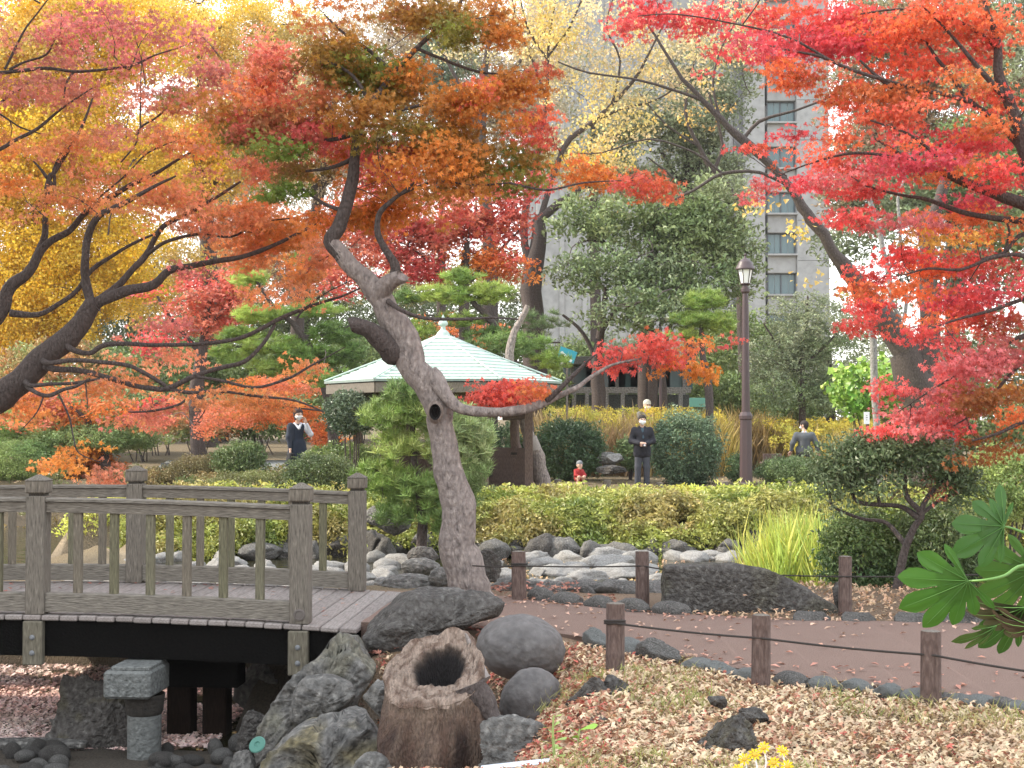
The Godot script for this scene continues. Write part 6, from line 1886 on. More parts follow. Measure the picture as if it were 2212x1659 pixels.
	bo = [bone(Vector3(0, 0.94, -0.03), 0.055, Vector3(0, 1.08, 0.0), 0.052), bone(Vector3(-0.11, 0.86, -0.03), 0.10, Vector3(0.11, 0.86, -0.03), 0.10), bone(Vector3(0, 0.82, -0.02), 0.13, Vector3(0, 0.55, 0), 0.125), bone(Vector3(-0.08, 0.5, 0), 0.12, Vector3(0.08, 0.5, 0), 0.12)]
	for s: float in [-1.0, 1.0]:
		bo.append(bone(Vector3(s * 0.1, 0.5, 0.02), 0.085, Vector3(s * 0.13, 0.52, 0.45), 0.06))
		bo.append(bone(Vector3(s * 0.13, 0.52, 0.45), 0.056, Vector3(s * 0.13, 0.1, 0.45), 0.042))
		bo.append(bone(Vector3(s * 0.13, 0.06, 0.43), 0.04, Vector3(s * 0.14, 0.04, 0.6), 0.034))
		bo.append(bone(Vector3(s * 0.20, 0.93, -0.03), 0.058, Vector3(s * 0.30, 0.70, -0.07), 0.045))
		bo.append(bone(Vector3(s * 0.30, 0.70, -0.07), 0.044, Vector3(s * 0.34, 0.50, -0.02), 0.03))
	for q in bo: q[4] = SKIN
	bo.append_array(head_bones(hc, 0.8))
	body = field(bo, 0.02, 0.03)
	hand_into(body, Vector3(-0.345, 0.49, -0.02), Vector3(-0.2, -0.5, 0.6), Vector3(0, -1, -0.5), 0.3, 1)
	hand_into(body, Vector3(0.345, 0.49, -0.02), Vector3(0.2, -0.5, 0.6), Vector3(0, -1, -0.5), 0.3, -1)
	put("body", body.mesh(), M.skin, o)
	j = [bone(Vector3(-0.12, 0.87, -0.03), 0.115, Vector3(0.12, 0.87, -0.03), 0.115), bone(Vector3(0, 0.82, -0.02), 0.155, Vector3(0, 0.52, 0), 0.16), bone(Vector3(-0.1, 0.52, 0), 0.13, Vector3(0.1, 0.52, 0), 0.13)]
	for s: float in [-1.0, 1.0]:
		j.append(bone(Vector3(s * 0.20, 0.93, -0.03), 0.078, Vector3(s * 0.305, 0.70, -0.07), 0.066))
		j.append(bone(Vector3(s * 0.305, 0.70, -0.07), 0.064, Vector3(s * 0.335, 0.53, -0.03), 0.05))
	garment(o, "jacket", j, Color(0.085, 0.092, 0.105))
	garment(o, "shirt_collar", [bone(Vector3(-0.045, 0.995, -0.045), 0.026, Vector3(0.045, 0.995, -0.045), 0.026), bone(Vector3(-0.06, 0.98, 0.0), 0.022, Vector3(-0.03, 0.95, 0.08), 0.02), bone(Vector3(0.06, 0.98, 0.0), 0.022, Vector3(0.03, 0.95, 0.08), 0.02)], Color(0.6, 0.66, 0.75), 0.012, 0.02)
	tr = []
	for s: float in [-1.0, 1.0]:
		tr.append(bone(Vector3(s * 0.1, 0.5, 0.02), 0.10, Vector3(s * 0.13, 0.52, 0.45), 0.075))
		tr.append(bone(Vector3(s * 0.13, 0.52, 0.45), 0.072, Vector3(s * 0.13, 0.12, 0.45), 0.06))
	garment(o, "trousers", tr, Color(0.05, 0.052, 0.06), 0.02, 0.03)
	hair_on(o, hc, 0.8, 0.04, Color(0.03, 0.022, 0.02))
	mask_on(o, hc, 0.8)

	# two more behind the bushes, mostly hidden
	for who in 2:
		d = 43.0
		var u: float = [1396.0, 1238.0][who]
		var topv: float = [864.0, 897.0][who]
		o = thing("person", ["person in pale cap and grey coat among the reeds", "person with white hat behind the dark bush"][who], "person", Vector3(gx(u, d), gy(gx(u, d), d), -d), "", [0.3, -0.6][who])
		sc = (pt(u, topv, d).y - o.position.y) / 1.72
		o.scale = Vector3.ONE * sc
		hc = Vector3(0, 1.56, 0.05)
		bo = [bone(Vector3(0, 1.36, -0.02), 0.05, Vector3(0, 1.5, 0.01), 0.048), bone(Vector3(-0.10, 1.27, -0.02), 0.10, Vector3(0.10, 1.27, -0.02), 0.10), bone(Vector3(0, 1.25, -0.01), 0.13, Vector3(0, 0.95, 0), 0.125)]
		j = [bone(Vector3(-0.11, 1.28, -0.02), 0.115, Vector3(0.11, 1.28, -0.02), 0.115), bone(Vector3(0, 1.25, -0.01), 0.15, Vector3(0, 0.85, 0.0), 0.16)]
		tr = []
		for s: float in [-1.0, 1.0]:
			bo.append(bone(Vector3(s * 0.09, 0.88, 0), 0.085, Vector3(s * 0.10, 0.47, 0.01), 0.056))
			bo.append(bone(Vector3(s * 0.10, 0.47, 0.01), 0.054, Vector3(s * 0.10, 0.08, -0.01), 0.04))
			bo.append(bone(Vector3(s * 0.10, 0.05, -0.03), 0.038, Vector3(s * 0.11, 0.03, 0.14), 0.034))
			bo.append(bone(Vector3(s * 0.18, 1.36, -0.02), 0.055, Vector3(s * 0.24, 1.09, 0.02), 0.044))
			bo.append(bone(Vector3(s * 0.24, 1.09, 0.02), 0.043, Vector3(s * 0.16, 1.0, 0.22), 0.03))
			j.append(bone(Vector3(s * 0.18, 1.36, -0.02), 0.075, Vector3(s * 0.25, 1.09, 0.02), 0.062))
			j.append(bone(Vector3(s * 0.25, 1.09, 0.02), 0.06, Vector3(s * 0.17, 1.01, 0.2), 0.046))
			tr.append(bone(Vector3(s * 0.09, 0.88, 0), 0.10, Vector3(s * 0.10, 0.1, 0.0), 0.07))
		for q in bo: q[4] = SKIN
		bo.append_array(head_bones(hc, 0.0))
		body = field(bo, 0.022, 0.03)
		for s: float in [-1.0, 1.0]:
			hand_into(body, Vector3(s * 0.155, 1.0, 0.225), Vector3(-s * 0.4, -0.1, 1), Vector3(-s, -0.4, 0), 0.45, -s)
		put("body", body.mesh(), M.skin, o)
		garment(o, "coat", j, [Color(0.20, 0.20, 0.20), Color(0.32, 0.38, 0.42)][who], 0.024)
		garment(o, "trousers", tr, Color(0.06, 0.06, 0.07), 0.024, 0.03)
		mask_on(o, hc, 0.0)
		garment(o, "hat", [bone(hc + Vector3(0, 0.08, -0.01), 0.098, hc + Vector3(0, 0.085, 0.01), 0.095), bone(hc + Vector3(-0.05, 0.06, 0.12), 0.014, hc + Vector3(0.05, 0.06, 0.12), 0.014), bone(hc + Vector3(-0.06, 0.06, 0.06), 0.02, hc + Vector3(0.06, 0.06, 0.06), 0.02)], Color(0.55, 0.53, 0.46), 0.013, 0.02)
	# child in red crouching in front of the dark bush
	d = 34.8
	o = thing("person", "small crouching child in red coat and grey hat before the bush", "person", Vector3(gx(1250, d), gy(gx(1250, d), d), -d), "", 0.4)
	o.scale = Vector3.ONE * 0.8
	hc = Vector3(0, 0.55, 0.06)
	bo = [bone(Vector3(0, 0.40, 0.0), 0.035, Vector3(0, 0.5, 0.03), 0.035), bone(Vector3(0, 0.36, 0), 0.09, Vector3(0, 0.18, -0.03), 0.10)]
	j = [bone(Vector3(0, 0.36, 0), 0.12, Vector3(0, 0.18, -0.03), 0.135)]
	for s: float in [-1.0, 1.0]:
		bo.append(bone(Vector3(s * 0.06, 0.16, 0), 0.06, Vector3(s * 0.09, 0.22, 0.2), 0.045))
		bo.append(bone(Vector3(s * 0.09, 0.22, 0.2), 0.042, Vector3(s * 0.09, 0.04, 0.1), 0.032))
		bo.append(bone(Vector3(s * 0.09, 0.03, 0.08), 0.03, Vector3(s * 0.09, 0.025, 0.18), 0.026))
		bo.append(bone(Vector3(s * 0.11, 0.4, 0.0), 0.035, Vector3(s * 0.15, 0.26, 0.1), 0.03))
		bo.append(bone(Vector3(s * 0.15, 0.26, 0.1), 0.028, Vector3(s * 0.08, 0.24, 0.22), 0.02))
		j.append(bone(Vector3(s * 0.11, 0.4, 0.0), 0.055, Vector3(s * 0.155, 0.26, 0.1), 0.05))
		j.append(bone(Vector3(s * 0.155, 0.26, 0.1), 0.048, Vector3(s * 0.09, 0.245, 0.2), 0.036))
	for q in bo: q[4] = SKIN
	bo.append_array(head_bones(hc, 0.0))
	put("body", field(bo, 0.016, 0.025).mesh(), M.skin, o)
	garment(o, "coat", j, Color(0.36, 0.03, 0.03), 0.018, 0.04)
	garment(o, "hat", [bone(hc + Vector3(0, 0.07, -0.01), 0.098, hc + Vector3(0, 0.08, 0.01), 0.09)], Color(0.22, 0.23, 0.24), 0.013, 0.02)

func left_maple() -> void:
	var d := 14.5
	var o := thing("maple_tree", "salmon orange maple spreading long bare boughs in from the left edge", "tree", Vector3(gx(-330, d), gy(gx(-330, d), d), -d))
	var n := []
	limb(o, "trunk", [-345, 1420, 0, 143.64, -330, 1200, 0, 120.96, -260, 1050, 0, 105.84, -150, 940, 0, 89.21, -40, 880, 0, 72.58, 50, 812, 0, 58.97, 110, 758, 0, 51.41, 170, 700, 0, 43.85, 208, 655, 0, 37.8], d, M.dark_bark, n, 12)
	var boughs := [
		[200, 665, 0, 21.96, 188, 610, 0, 19.22, 182, 560, -0.1, 17.85, 188, 515, -0.1, 17.16, 212, 468, -0.2, 15.1, 262, 442, -0.2, 13.04, 330, 405, -0.2, 8.24, 380, 380, -0.2, 4.12],
		[205, 658, 0, 26.08, 277, 630, 0, 22.65, 333, 613, 0, 19.22, 367, 586, 0, 17.16, 417, 573, 0.1, 14.41, 480, 562, 0.1, 12.36, 533, 553, 0.1, 10.98, 590, 530, 0.1, 8.92, 650, 500, 0.2, 6.86, 705, 470, 0.2, 4.8, 750, 440, 0.2, 2.75],
		[215, 650, 0, 19.22, 260, 612, 0.1, 15.1, 290, 578, 0.1, 13.04, 313, 552, 0.2, 12.36, 350, 493, 0.2, 10.98, 400, 466, 0.2, 9.61, 467, 427, 0.2, 7.55, 520, 392, 0.2, 4.12],
		[313, 552, 0.2, 8.24, 360, 522, 0.1, 8.24, 430, 505, 0.1, 6.86, 500, 512, 0.1, 5.49, 555, 482, 0.1, 4.12, 640, 470, 0.1, 2.75],
		[140, 735, 0, 15.1, 150, 752, -0.1, 12.36, 193, 763, -0.1, 11.67, 233, 744, -0.1, 10.98, 333, 745, -0.1, 10.3, 410, 744, -0.1, 9.61, 483, 737, 0, 9.61, 533, 724, 0, 9.61, 600, 690, 0.1, 8.92, 667, 663, 0.2, 7.55, 737, 640, 0.2, 5.49, 800, 612, 0.3, 2.75],
		[85, 788, 0, 16.47, 130, 797, -0.2, 13.73, 180, 801, -0.2, 13.04, 267, 827, -0.2, 12.36, 320, 838, -0.2, 11.67, 362, 840, -0.2, 11.67, 423, 810, -0.2, 10.98, 480, 793, -0.1, 10.3, 530, 780, -0.1, 9.61, 567, 742, 0, 8.24, 594, 700, 0.1, 7.55],
		[90, 775, 0, 13.73, 110, 784, -0.3, 10.3, 167, 779, -0.3, 9.61, 267, 787, -0.3, 9.61, 310, 804, -0.3, 9.61, 358, 834, -0.2, 8.92],
		[362, 840, -0.2, 8.24, 417, 848, -0.2, 7.55, 467, 844, -0.2, 6.18, 567, 857, -0.2, 5.49, 640, 866, -0.2, 4.12, 700, 890, -0.2, 2.75],
		[423, 812, -0.2, 8.24, 477, 821, -0.3, 6.86, 547, 837, -0.3, 6.18, 617, 820, -0.3, 6.18, 667, 793, -0.3, 4.8, 700, 775, -0.3, 4.12, 745, 750, -0.3, 2.06],
		[55, 820, 0, 13.73, 65, 832, -0.3, 8.92, 117, 829, -0.3, 7.55, 167, 827, -0.3, 6.86, 217, 818, -0.3, 4.12],
		[55, 830, 0, 12.36, 75, 846, -0.4, 9.61, 107, 854, -0.4, 8.92, 140, 842, -0.4, 8.24, 167, 834, -0.4, 6.86, 195, 818, -0.4, 3.43],
		[127, 852, -0.4, 4.8, 150, 903, -0.4, 4.12, 160, 950, -0.4, 3.43, 172, 980, -0.4, 2.75, 220, 1000, -0.4, 1.37], [95, 850, -0.4, 4.12, 80, 890, -0.4, 2.75, 40, 935, -0.4, 1.37],
		[277, 890, -0.2, 2.75, 333, 887, -0.2, 5.49, 383, 876, -0.2, 5.49, 407, 858, -0.2, 4.12], [185, 825, -0.3, 3.43, 187, 850, -0.3, 2.75, 190, 880, -0.3, 2.06],
		[430, 846, -0.2, 3.43, 445, 880, -0.2, 2.75, 420, 920, -0.2, 1.37], [640, 690, 0.1, 4.8, 655, 670, 0.1, 4.12, 700, 635, 0.1, 2.75, 760, 605, 0.1, 1.37],
		[-160, 760, 0.3, 48.05, -60, 730, 0.3, 39.81, 0, 672, 0.3, 34.32, 22, 622, 0.3, 31.57, 60, 585, 0.3, 23.34, 100, 528, 0.3, 16.47, 150, 497, 0.3, 13.73, 183, 461, 0.3, 12.36, 233, 430, 0.3, 11.67, 283, 398, 0.3, 10.3, 333, 377, 0.3, 8.24, 387, 343, 0.3, 5.49, 430, 320, 0.3, 2.75],
		[22, 676, 0.3, 17.85, 83, 678, 0.3, 13.04, 127, 657, 0.3, 12.36, 160, 633, 0.3, 11.67, 200, 582, 0.3, 10.98, 247, 550, 0.3, 8.24, 300, 520, 0.3, 6.18, 350, 500, 0.3, 3.43],
		[60, 585, 0.3, 19.22, 95, 520, 0.35, 15.1, 98, 470, 0.35, 10.98], 
		[-120, 170, 0.2, 16.47, 0, 157, 0.2, 10.3, 43, 152, 0.2, 8.92, 100, 147, 0.2, 7.55, 160, 155, 0.2, 6.86, 233, 150, 0.2, 6.18, 290, 140, 0.2, 5.49, 333, 120, 0.2, 4.12, 387, 103, 0.2, 2.75, 440, 80, 0.2, 1.37],
		[20, 150, 0.2, 6.86, 55, 133, 0.2, 5.49, 100, 118, 0.2, 4.8, 118, 85, 0.2, 4.12, 130, 70, 0.2, 3.43, 133, 30, 0.2, 2.06], [10, 150, 0.2, 6.18, 30, 110, 0.2, 5.49, 53, 65, 0.2, 4.8, 80, 30, 0.2, 4.12, 110, -10, 0.2, 2.75],
		[160, 155, 0.2, 5.49, 143, 180, 0.2, 4.12, 138, 212, 0.2, 2.75], [-60, 270, 0.2, 8.24, 0, 222, 0.2, 6.86, 43, 190, 0.2, 6.18, 85, 168, 0.2, 4.12, 110, 160, 0.2, 2.75],
		[-80, 360, 0.1, 12.36, 0, 322, 0.1, 8.92, 33, 304, 0.1, 8.24, 83, 277, 0.1, 7.55, 140, 230, 0.1, 4.8, 200, 190, 0.1, 2.06], [-40, 230, 0.4, 5.49, 0, 246, 0.4, 4.8, 45, 275, 0.4, 4.12, 100, 292, 0.4, 2.75],
		[105, 440, 0, 12.36, 100, 410, 0, 10.98, 108, 380, 0, 10.3, 118, 372, 0, 10.3, 157, 310, 0, 8.24, 180, 265, 0, 6.18, 200, 212, 0, 3.43], [112, 400, 0, 8.92, 88, 365, 0, 6.18, 72, 348, 0, 3.43], [118, 430, 0, 8.24, 117, 380, 0, 6.86, 118, 360, 0, 5.49, 150, 300, 0, 3.43],
		[262, 350, 0.1, 3.43, 293, 312, 0.1, 3.43, 303, 277, 0.1, 4.12, 340, 252, 0.1, 4.12, 367, 227, 0.1, 2.75], [303, 277, 0.1, 3.43, 304, 180, 0.1, 2.75, 307, 113, 0.1, 1.37],
		[245, 120, 0.2, 2.75, 280, 150, 0.2, 3.43, 305, 90, 0.2, 2.06, 350, 40, 0.2, 1.37], [210, 430, 0, 4.12, 270, 380, 0, 4.12, 320, 330, 0, 3.43, 390, 300, 0, 2.06],
	]
	for k in boughs.size():
		limb(o, "bough", boughs[k], d, M.dark_bark, n, 8 if k < 12 else 6, 0.2)
	var du := Color(0.58, 0.21, 0.16)
	var sa := Color(0.78, 0.30, 0.18)
	var og := Color(0.84, 0.34, 0.09)
	var pk := Color(0.76, 0.22, 0.20)
	var b := []
	for q in [[60, 50, 110, 50, 0.6, du, sa], [190, 60, 120, 55, 0.6, du, pk], [330, 70, 110, 50, 0.5, du, pk], [60, 200, 110, 40, 0.9, sa, du], [200, 200, 110, 45, 0.9, sa, du], [320, 200, 110, 45, 0.8, du, sa], [430, 170, 100, 50, 1.0, pk, du], [500, 230, 90, 60, 1.2, pk, sa], [570, 140, 90, 80, 0.8, pk, sa], [420, 80, 80, 40, 0.35, pk, du], [30, 320, 100, 30, 0.9, og, sa], [160, 320, 120, 35, 1.0, sa, og], [280, 300, 100, 36, 0.9, sa, du], [410, 300, 100, 40, 0.9, sa, og], [60, 470, 100, 32, 1.2, og, sa], [180, 430, 110, 32, 1.1, sa, og], [290, 460, 100, 34, 1.2, sa, og], [390, 430, 100, 34, 1.3, og, sa], [470, 480, 110, 40, 1.3, og, sa], [560, 450, 100, 45, 1.3, sa, og], [620, 500, 90, 42, 1.4, og, Color(0.55, 0.2, 0.05)], [540, 540, 90, 40, 1.1, og, sa], [440, 590, 60, 30, 0.5, sa, pk], [630, 590, 70, 40, 1.3, og, sa], [690, 560, 50, 45, 1.1, sa, og], [580, 630, 90, 36, 0.9, og, sa], [690, 640, 50, 26, 0.9, og, sa], [330, 780, 120, 36, 0.8, sa, og], [240, 830, 110, 30, 0.7, og, sa], [60, 870, 100, 40, 0.7, og, sa], [460, 860, 110, 40, 0.7, og, sa], [570, 870, 70, 30, 0.9, og, sa], [650, 800, 60, 24, 0.5, og, sa], [300, 910, 90, 30, 0.4, pk, og], [360, 700, 60, 22, 0.5, pk, sa], [180, 990, 90, 40, 0.7, og, Color(0.85, 0.33, 0.05)], [110, 1000, 40, 24, 0.7, og, sa], [230, 1030, 40, 30, 0.8, og, sa], [120, 120, 110, 34, 0.5, sa, du], [250, 130, 120, 30, 0.5, du, pk], [20, 400, 60, 30, 0.8, og, sa], [240, 370, 90, 26, 0.7, sa, og], [330, 390, 70, 22, 0.8, og, sa], [510, 350, 90, 40, 0.7, pk, sa], [590, 360, 80, 60, 1.2, pk, og]]:
		b.append([q[0], q[1], q[2], q[3], d + rr(-0.5, 0.8), q[4] * 1.7, q[5], q[6]])
	# out of the frame the crown goes on
	b.append([-350, 250, 330, 260, d + 0.5, 0.5, sa, du])
	b.append([-200, -200, 400, 180, d, 0.5, sa, og])
	var s := crown(o, b, L.maple, M.leaf, 0.145, -0.05, "crown", 0.35, 0.9, 1.4)
	twigs(o, n, s, M.twig, 330, 0.0085, 2)

func centre_maple() -> void:
	var d := 12.9
	var o := thing("maple_tree", "leaning grey maple with olive and orange crown in the middle", "tree", Vector3(gx(1010, d), 0, -d))
	var n := []
	limb(o, "trunk", [1030, 1335, 0, 121.44, 1016, 1290, 0, 95.53, 1004, 1230, 0, 82.58, 994, 1160, 0, 76.1, 985, 1100, 0, 72.86, 975, 1040, 0, 69.63, 962, 980, 0, 62.09, 950, 915, 0, 65.05, 938, 870, 0, 62.09, 918, 825, 0, 60.61, 888, 765, 0, 62.09, 860, 712, 0, 57.66, 835, 665, 0, 51.74, 808, 625, 0, 47.31, 775, 588, 0, 39.92, 742, 556, 0, 36.96, 716, 527, 0, 34], d, M.bark, n, 18, 0.22, 5)
	limb(o, "upper_trunk", [742, 556, 0, 36.96, 716, 527, 0, 34, 733, 490, 0, 31.05, 746, 450, 0, 28.09, 757, 400, 0.05, 23.65, 764, 350, 0.05, 20.7, 775, 290, 0.1, 17.74, 800, 225, 0.1, 14.04, 850, 160, 0.2, 12.57, 900, 105, 0.2, 11.83, 945, 65, 0.3, 9.61, 985, 20, 0.3, 7.39, 1010, -30, 0.3, 5.17], d, M.dark_bark, n, 14, 0.2, 5)
	limb(o, "bough", [930, 812, -0.05, 44.8, 955, 845, -0.12, 32, 985, 872, -0.15, 25.6, 1020, 887, -0.15, 23.2, 1080, 891, -0.15, 21.6, 1135, 886, -0.15, 21.6, 1165, 874, -0.15, 19.2, 1205, 855, -0.1, 14.4, 1245, 838, -0.1, 12, 1275, 815, 0, 9.6, 1320, 790, 0, 7.2, 1380, 775, 0, 4.8, 1450, 755, 0, 2.4], d, M.bark, n, 12)
	limb(o, "bough", [1180, 865, -0.15, 15, 1215, 835, -0.2, 11, 1245, 805, -0.2, 9, 1268, 780, -0.2, 6, 1290, 765, -0.2, 3], d, M.dark_bark, n, 8)
	limb(o, "cut_stub", [848, 762, -0.02, 52.8, 820, 735, -0.12, 38.72, 795, 715, -0.18, 33.44, 770, 705, -0.22, 30.8, 755, 702, -0.24, 27.28], d, M.dark_bark, n, 12)
	limb(o, "cut_stub", [812, 640, 0, 46.4, 835, 615, -0.1, 36.8, 853, 602, -0.15, 32, 868, 597, -0.18, 30.4], d, M.bark, n, 12)
	limb(o, "bough", [845, 610, -0.1, 27.88, 852, 580, -0.1, 21.32, 842, 555, -0.1, 18.04, 825, 525, -0.1, 15.58, 815, 495, -0.1, 13.94, 820, 460, -0.1, 12.3, 845, 435, -0.1, 9.84, 868, 418, -0.1, 7.38, 895, 395, -0.1, 4.1], d, M.dark_bark, n, 10)
	limb(o, "bough", [838, 650, -0.1, 12, 870, 672, -0.2, 9, 920, 688, -0.2, 8, 1000, 690, -0.2, 7, 1060, 686, -0.2, 5, 1120, 690, -0.2, 3], d, M.dark_bark, n, 7)
	for q in [[777, 285, 0.1, 14, 730, 300, 0, 9, 680, 303, 0, 7, 620, 300, 0, 6, 560, 302, 0, 3], [795, 240, 0.1, 12, 850, 238, 0, 9, 915, 225, 0, 7, 960, 205, 0, 4], [780, 270, 0.1, 10, 830, 275, 0, 7, 900, 290, 0, 5, 970, 300, 0, 3], [768, 340, 0.1, 12, 720, 360, 0.1, 8, 660, 370, 0.1, 5], [868, 418, -0.1, 8, 940, 392, -0.1, 6, 1020, 400, -0.1, 5, 1100, 395, -0.1, 3],
		[900, 105, 0.2, 10, 960, 130, 0.2, 7, 1030, 155, 0.2, 6, 1090, 160, 0.2, 3], [850, 160, 0.2, 12, 800, 110, 0.2, 8, 740, 70, 0.2, 6, 700, 30, 0.2, 3], [800, 225, 0.1, 10, 760, 160, 0.1, 7, 700, 130, 0.1, 4], [945, 65, 0.3, 8, 1000, 60, 0.3, 6, 1070, 50, 0.3, 3], [745, 455, 0, 10, 700, 440, 0.1, 7, 640, 400, 0.1, 4], [985, 20, 0.3, 8, 900, -20, 0.3, 5, 860, -60, 0.3, 3], [1100, 395, -0.1, 5, 1180, 410, -0.1, 5, 1260, 395, -0.1, 4, 1350, 390, -0.1, 3]]:
		limb(o, "bough", q, d, M.dark_bark, n, 7, 0.2)
	# knot hole
	var c := pt(940, 890, d - 0.20)
	var h := MB.new()
	h.col = Color(0.8, 0.75, 0.7)
	for k in 16:
		var t0 := TAU * k / 16
		var t1 := TAU * (k + 1) / 16
		var e := func(t: float, f: float, z: float) -> Vector3: return Vector3(cos(t) * 0.075 * f, sin(t) * 0.085 * f, z)
		h.quad(e.call(t0, 1.25, -0.03), e.call(t1, 1.25, -0.03), e.call(t1, 0.85, 0.02), e.call(t0, 0.85, 0.02), Vector3(cos(t0), sin(t0), 1))
	h.col = Color(0.03, 0.022, 0.018)
	for k in 16:
		var t0 := TAU * k / 16
		var t1 := TAU * (k + 1) / 16
		var e := func(t: float, f: float, z: float) -> Vector3: return Vector3(cos(t) * 0.075 * f, sin(t) * 0.085 * f, z)
		h.quad(e.call(t0, 0.85, 0.02), e.call(t1, 0.85, 0.02), e.call(t1, 0.55, -0.05), e.call(t0, 0.55, -0.05), Vector3(-cos(t0), -sin(t0), 1))
		h.flat(e.call(t0, 0.55, -0.05), e.call(t1, 0.55, -0.05), Vector3(0, 0, -0.06), Vector3.BACK)
	var kn := put("knot_hole", h.mesh(), M.bark, o, c - o.position)
	kn.scale = Vector3(0.8, 1, 1)
	var OL := Color(0.30, 0.22, 0.04)
	var BR := Color(0.52, 0.22, 0.04)
	var OG := Color(0.78, 0.28, 0.05)
	var RD := Color(0.74, 0.13, 0.12)
	var GR := Color(0.18, 0.27, 0.04)
	var b := []
	for q in [[560, 200, 80, 60, 0.9, RD, OG], [600, 150, 60, 60, 0.8, RD, BR], [740, 310, 60, 60, 1.2, RD, OG], [820, 480, 60, 40, 0.9, OG, BR], [700, 470, 60, 40, 1.0, OG, RD], [930, 350, 120, 60, 1.4, OG, BR], [1150, 270, 50, 60, 1.0, OG, RD], [900, 160, 60, 50, 0.7, BR, OG], [700, 40, 80, 50, 1.3, RD, BR], [730, 120, 100, 60, 1.8, OL, BR], [680, 170, 60, 50, 1.5, RD, OL], [800, 150, 100, 70, 1.8, OL, GR], [840, 60, 90, 60, 1.5, RD, OL], [930, 40, 80, 45, 1.6, OL, BR], [990, 70, 60, 40, 1.4, OL, GR], [1080, 55, 48, 55, 1.8, BR, OG], [1010, 20, 70, 30, 1.2, BR, OL], [850, 200, 70, 50, 1.4, OL, BR], [690, 230, 80, 46, 1.6, BR, RD], [620, 220, 30, 60, 0.8, RD, BR], [560, 270, 90, 44, 1.6, OL, RD], [450, 240, 80, 40, 1.5, OL, BR], [400, 220, 40, 30, 1.0, BR, OL], [500, 290, 70, 30, 1.4, GR, OL], [590, 320, 70, 26, 1.5, GR, OL], [660, 290, 60, 40, 1.4, RD, OL], [640, 365, 80, 36, 1.4, OL, RD], [600, 405, 60, 30, 1.4, GR, OL], [680, 400, 50, 40, 1.0, RD, OG], [780, 240, 90, 50, 1.6, BR, OL], [860, 290, 110, 50, 1.8, OL, BR], [950, 280, 90, 50, 1.6, BR, OL], [1020, 215, 90, 44, 1.9, BR, OG], [1100, 185, 80, 46, 2.0, BR, OG], [1040, 200, 40, 30, 1.5, RD, OG], [1160, 150, 40, 30, 1.2, RD, BR], [1060, 260, 70, 30, 1.2, OG, BR], [1040, 330, 90, 40, 1.7, OL, BR], [1100, 350, 70, 40, 1.7, OL, GR], [1000, 370, 100, 36, 1.7, OL, BR], [1110, 395, 60, 24, 1.9, GR, OL], [1140, 340, 40, 36, 1.4, BR, OL], [850, 340, 110, 50, 1.8, RD, OG], [880, 330, 50, 40, 1.7, Color(0.75, 0.07, 0.14), RD], [820, 400, 100, 44, 1.7, OG, BR], [780, 330, 50, 50, 1.3, OG, BR], [920, 410, 80, 36, 1.7, BR, OG], [840, 450, 80, 30, 1.4, OG, BR], [940, 450, 45, 50, 1.4, BR, OL], [780, 470, 40, 34, 0.9, BR, OG], [1050, 410, 70, 24, 1.2, BR, OG],
		[1300, 380, 90, 26, 1.3, Color(0.7, 0.16, 0.1), OG], [1390, 405, 80, 28, 1.5, OG, RD], [1440, 410, 30, 24, 1.2, RD, OG], [1230, 360, 70, 26, 1.0, RD, OG], [1000, 500, 80, 40, 0.5, RD, OG],
		[1095, 850, 80, 32, 2.2, Color(0.8, 0.13, 0.06), RD], [1050, 840, 40, 24, 1.6, Color(0.8, 0.13, 0.06), RD], [1150, 845, 40, 20, 1.4, RD, OG], [1320, 775, 45, 28, 1.9, RD, Color(0.8, 0.13, 0.06)], [1430, 750, 60, 36, 2.0, Color(0.8, 0.15, 0.06), RD], [1470, 790, 50, 30, 1.9, OG, Color(0.8, 0.15, 0.06)], [1520, 810, 28, 24, 1.8, OG, Color(0.82, 0.35, 0.05)], [1550, 725, 48, 30, 1.7, RD, BR], [1395, 735, 30, 30, 1.4, RD, OG], [1490, 745, 30, 24, 1.4, RD, OG]]:
		var back := 0.9 if q[0] > 660 and q[0] < 850 and q[1] > 285 and q[1] < 490 else rr(-0.3, 0.5)
		b.append([q[0], q[1], q[2], q[3], d + back, q[4] * 1.45, q[5], q[6]])
	b.append([850, -120, 330, 130, d, 0.9, OL, OG])
	var s := crown(o, b, L.maple, M.leaf, 0.145, -0.12, "crown", 0.35, 0.8, 1.4)
	twigs(o, n, s, M.twig, 200, 0.008, 2)

